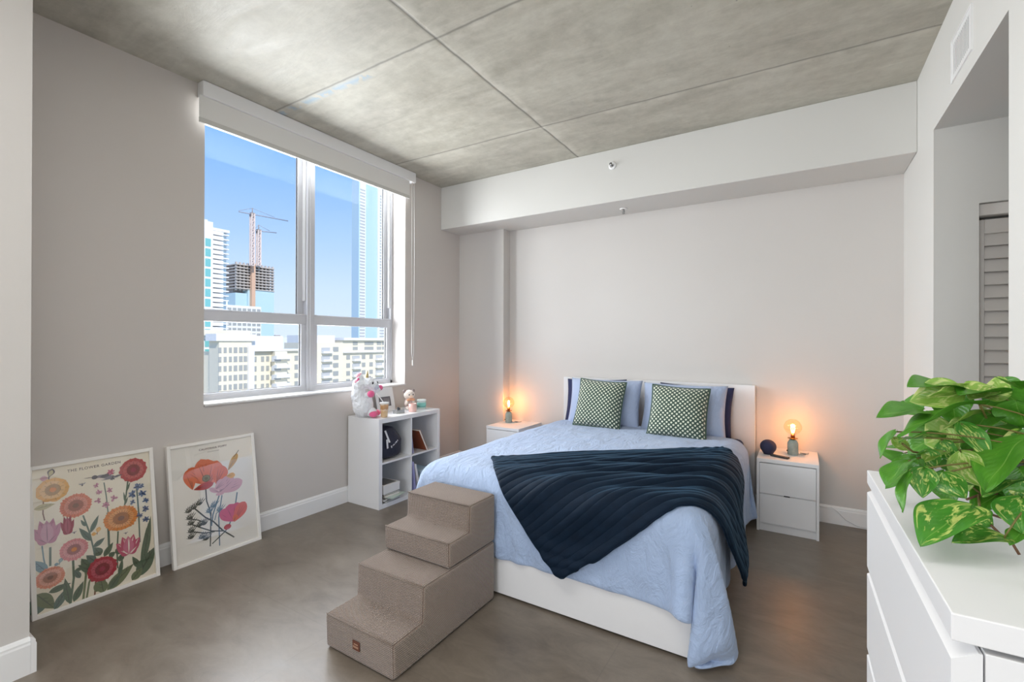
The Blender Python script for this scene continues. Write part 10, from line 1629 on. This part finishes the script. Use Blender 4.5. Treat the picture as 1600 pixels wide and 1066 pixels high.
# white balcony tower, far left
X = -150
t = building('residential_tower', 'white residential tower with teal windows and balconies at the left edge of the window view', X-8, 65.0, 76.2, 20)
bprt(t, 'front_slab', BG['white'], X-16, X, 64.6, 70.5, GZ, 37.2)
bprt(t, 'crown', BG['white'], X-14, X-2, 65.0, 69.9, 37.2, 38.1)
bprt(t, 'rear_slab', BG['shade'], X-18, X-2.2, 70.5, 73.7, GZ, 35.8)
bprt(t, 'side_slab', BG['pale'], X-22, X-3, 73.7, 75.8, GZ, 35.2)
bprt(t, 'roof_slab', BG['white'], X-22, X-1.5, 70.3, 76.0, 35.2, 36.0)
zt_ = 30.9; st_ = (30.9-27.9)
windows(t, X, (69.1,), [zt_-st_*k for k in range(16)], 1.5, 2.3, 'teal')
first = None
for k in range(17):
    z = 34.8-st_*k*.97
    for q in range(2):
        o_ = None
        if first is None: first = bprt(t, 'balcony', BG['white'], X-2.2, X-.2, 70.6, 73.6, z-1.1, z); z00 = z
        else: dupe(first, 0, 0, z-z00-q*st_*.48)
f2_ = None
for k in range(34):
    z = 34.6-st_*k*.485
    if f2_ is None: f2_ = bprt(t, 'balcony_edge', BG['white'], X-3, X-1.6, 73.7, 75.9, z-.35, z); z01 = z
    else: dupe(f2_, 0, 0, z-z01)
# white mid-rise behind the cream block
X = -230
t = building('office_block', 'white mid-rise block with small square windows in front of the unfinished tower', X-8, 108.9, 130.7, 20)
bprt(t, 'wall', BG['white'], X-20, X, 108.9, 130.7, GZ, 18.7)
bprt(t, 'roof_plant', BG['white'], X-20, X-5, 110.8, 117.1, 18.7, 20.8)
rows = (16.8, 9.6, 7.2, 4.7)
windows(t, X, [113.1+i*(129.4-113.1)/7 for i in range(8)], rows, 1.7, 1.3, 'pane')
# unfinished tower with blue curtain wall
X = -500
t = building('unfinished_tower', 'unfinished concrete tower with blue glass lower floors below two cranes', X-8, 257.2, 298.6, 30)
bprt(t, 'curtain_wall', BG['curtain'], X-40, X, 269.7, 298.6, GZ, 57.8)
bprt(t, 'curtain_wall', BG['curtain'], X-38, X-2, 257.8, 269.7, GZ, 52.4)
bprt(t, 'concrete_core', BG['dkc'], X-32, X-10, 259.8, 295.7, 52.3, 82.7)
bprt(t, 'hoist', BG['orange'], X, X+4, 271.7, 275.5, GZ, 84.7)
for k in range(9):
    z = 82.7-k*(82.7-57.8)/8
    bprt(t, 'floor_slab', BG['slab'], X-40, X+1, 257.2, 298.6, z-1.0, z)
for i in range(11):
    y = 258.5+i*(297.9-258.5)/10
    bprt(t, 'column', BG['slab'], X-3, X-1, y-.8, y+.8, 55.1, 84.8)
# cranes
for lab, xx, px_y, zb, zt__, j0, j1 in (('taller tower crane rising over the unfinished tower, jib pointing right', -490, 268.6, 81.1, 135.6, -14, 40), ('shorter tower crane behind the unfinished tower', -494, 277.6, 82.7, 120.5, -5, 20)):
    c_ = thing('tower_crane', (xx, px_y, zb), lab, 'crane'); H_ = zt__-zb
    b = B()
    for dx_ in (-1.5, 1.5):
        for dy_ in (-1.5, 1.5): b.box(dx_-.5, dx_+.5, dy_-.5, dy_+.5, 0, H_)
    n_ = int(H_/5)
    for i in range(n_): 
        z = i*H_/n_; b.tube([(1.5, -1.5, z), (1.5, 1.5, z+H_/n_)], .4, 4); b.box(-1.6, 1.6, -1.6, 1.6, z-.3, z+.3)
    b.done('mast', BG['red'], c_)
    b = B(); b.tube([(0, j0, H_-1), (0, j1, H_+1.5)], .6, 4); b.tube([(0, 0, H_+6), (0, j1*.6, H_+2)], .25, 4); b.tube([(0, 0, H_+6), (0, j0, H_)], .25, 4); b.done('jib', mat('crane steel', (170, 176, 190), .6), c_)
    b = B(); b.box(-1.8, 1.8, -2, 2, H_-3, H_+1); b.tube([(0, 0, H_), (0, 0, H_+6)], .5, 4); b.done('cab', BG['dkc'], c_)
# tall glass tower, right
X = -550
t = building('glass_tower', 'very tall slim glass tower with balcony stripes at the right of the window view', X-8, 455.6, 516.4, 30)
bprt(t, 'left_bay', BG['ptw'], X-14, X, 457.3, 469.7, GZ, 260)
bprt(t, 'glass_face', BG['curtain'], X-14, X-1, 469.7, 492.4, GZ, 262)
bprt(t, 'right_bay', BG['ptw'], X-14, X, 492.4, 513.8, GZ, 260)
for ya, yb, nm in ((459.1, 467.9, 'balcony'), (496.8, 506.5, 'balcony')):
    f_ = None
    for k in range(49):
        z = 4+k*4.6
        if f_ is None: f_ = bprt(t, 'recess_shade_panel', BG['shade'], X, X+.4, ya, yb, z, z+1.9); z9 = z
        else: dupe(f_, 0, 0, z-z9)
bprt(t, 'left_fin', BG['pale'], X-14, X+1.5, 455.6, 457.7, GZ, 264)
# distant low skyline
t = building('distant_block', 'low pale block on the horizon between the two window halves', -700, 420.2, 581.3, 30)
bprt(t, 'wall', BG['ptw'], -720, -700, 422.3, 581.3, GZ, 8.1)
bprt(t, 'roof_plant', BG['dkc'], -715, -705, 423.3, 431.8, 8.1, 11.3)


# ground far below
g_ = sbox('ground', mat('city ground', (176, 176, 160), .9), -1500, 50, -900, 1500, GZ-1, GZ)

# ------------------------------------------------------------------ light
w = bpy.data.worlds.new('sky'); scene.world = w; w.use_nodes = True; t = w.node_tree; bgd = t.nodes['Background']
tc = t.nodes.new('ShaderNodeTexCoord'); sp = t.nodes.new('ShaderNodeSeparateXYZ'); rp = t.nodes.new('ShaderNodeValToRGB')
t.links.new(tc.outputs['Generated'], sp.inputs[0]); t.links.new(sp.outputs[2], rp.inputs['Fac']); t.links.new(rp.outputs[0], bgd.inputs['Color'])
e = rp.color_ramp.elements
e[0].position = 0; e[0].color = lin(222, 238, 253); e[1].position = 1; e[1].color = lin(70, 120, 215)
for p, c in ((.10, (206, 230, 255)), (.2, (176, 212, 255)), (.32, (142, 191, 255)), (.45, (112, 172, 252))):
    q = e.new(p); q.color = lin(*c)
bgd.inputs['Strength'].default_value = 1.12
S = bpy.data.lights.new('sun', 'SUN'); S.energy = 3.6; S.angle = .01; S.color = (1, .96, .9)
so = bpy.data.objects.new('sun', S); COL.objects.link(so); so.rotation_euler = Vector((-.75, .30, -.62)).to_track_quat('-Z', 'Y').to_euler()
def area(name, loc, direction, sx, sy, power, color=(1, 1, 1)):
    A = bpy.data.lights.new(name, 'AREA'); A.shape = 'RECTANGLE'; A.size = sx; A.size_y = sy; A.energy = power; A.color = color
    o = bpy.data.objects.new(name, A); COL.objects.link(o); o.location = loc; o.rotation_euler = Vector(direction).to_track_quat('-Z', 'Z').to_euler(); return o
area('window_daylight', (-4.7, 2.4, 2.25), (1, 0, -.02), 3.0, 2.6, 400, (.95, .98, 1))
area('rear_fill_light', (-.98, YR-.05, 1.65), (0, 1, 0), 2.6, 2.2, 105, (.98, .99, 1))  # added fill light, set in the made-up rear window
area('ceiling_fill', (-.9, .15, ZC-.06), (0, 0, -1), 1.8, 1.2, 32, (1, .985, .96))  # added overhead fill imitating bounced flash, no fixture built

# ------------------------------------------------------------------ camera
cam = bpy.data.cameras.new('camera'); cam.sensor_width = 36; cam.lens = 723.6/1600*36; cam.clip_start = .05; cam.clip_end = 3000
co = bpy.data.objects.new('camera', cam); COL.objects.link(co); scene.camera = co
yaw, pitch, roll = -.557518, .002247, .002879
f = Vector((math.sin(yaw), math.cos(yaw), 0)); r = Vector((math.cos(yaw), -math.sin(yaw), 0)); u = Vector((0, 0, 1))
f2 = f*math.cos(pitch)+u*math.sin(pitch); u2 = -f*math.sin(pitch)+u*math.cos(pitch)
r3 = r*math.cos(roll)+u2*math.sin(roll); u3 = -r*math.sin(roll)+u2*math.cos(roll)
M = Matrix((r3, u3, -f2)).transposed().to_4x4(); M.translation = (0, 0, 1.43); co.matrix_world = M

scene.view_settings.view_transform = 'Standard'; scene.view_settings.look = 'None'; scene.view_settings.exposure = -.05; scene.view_settings.gamma = 1
scene.view_settings.use_curve_mapping = False
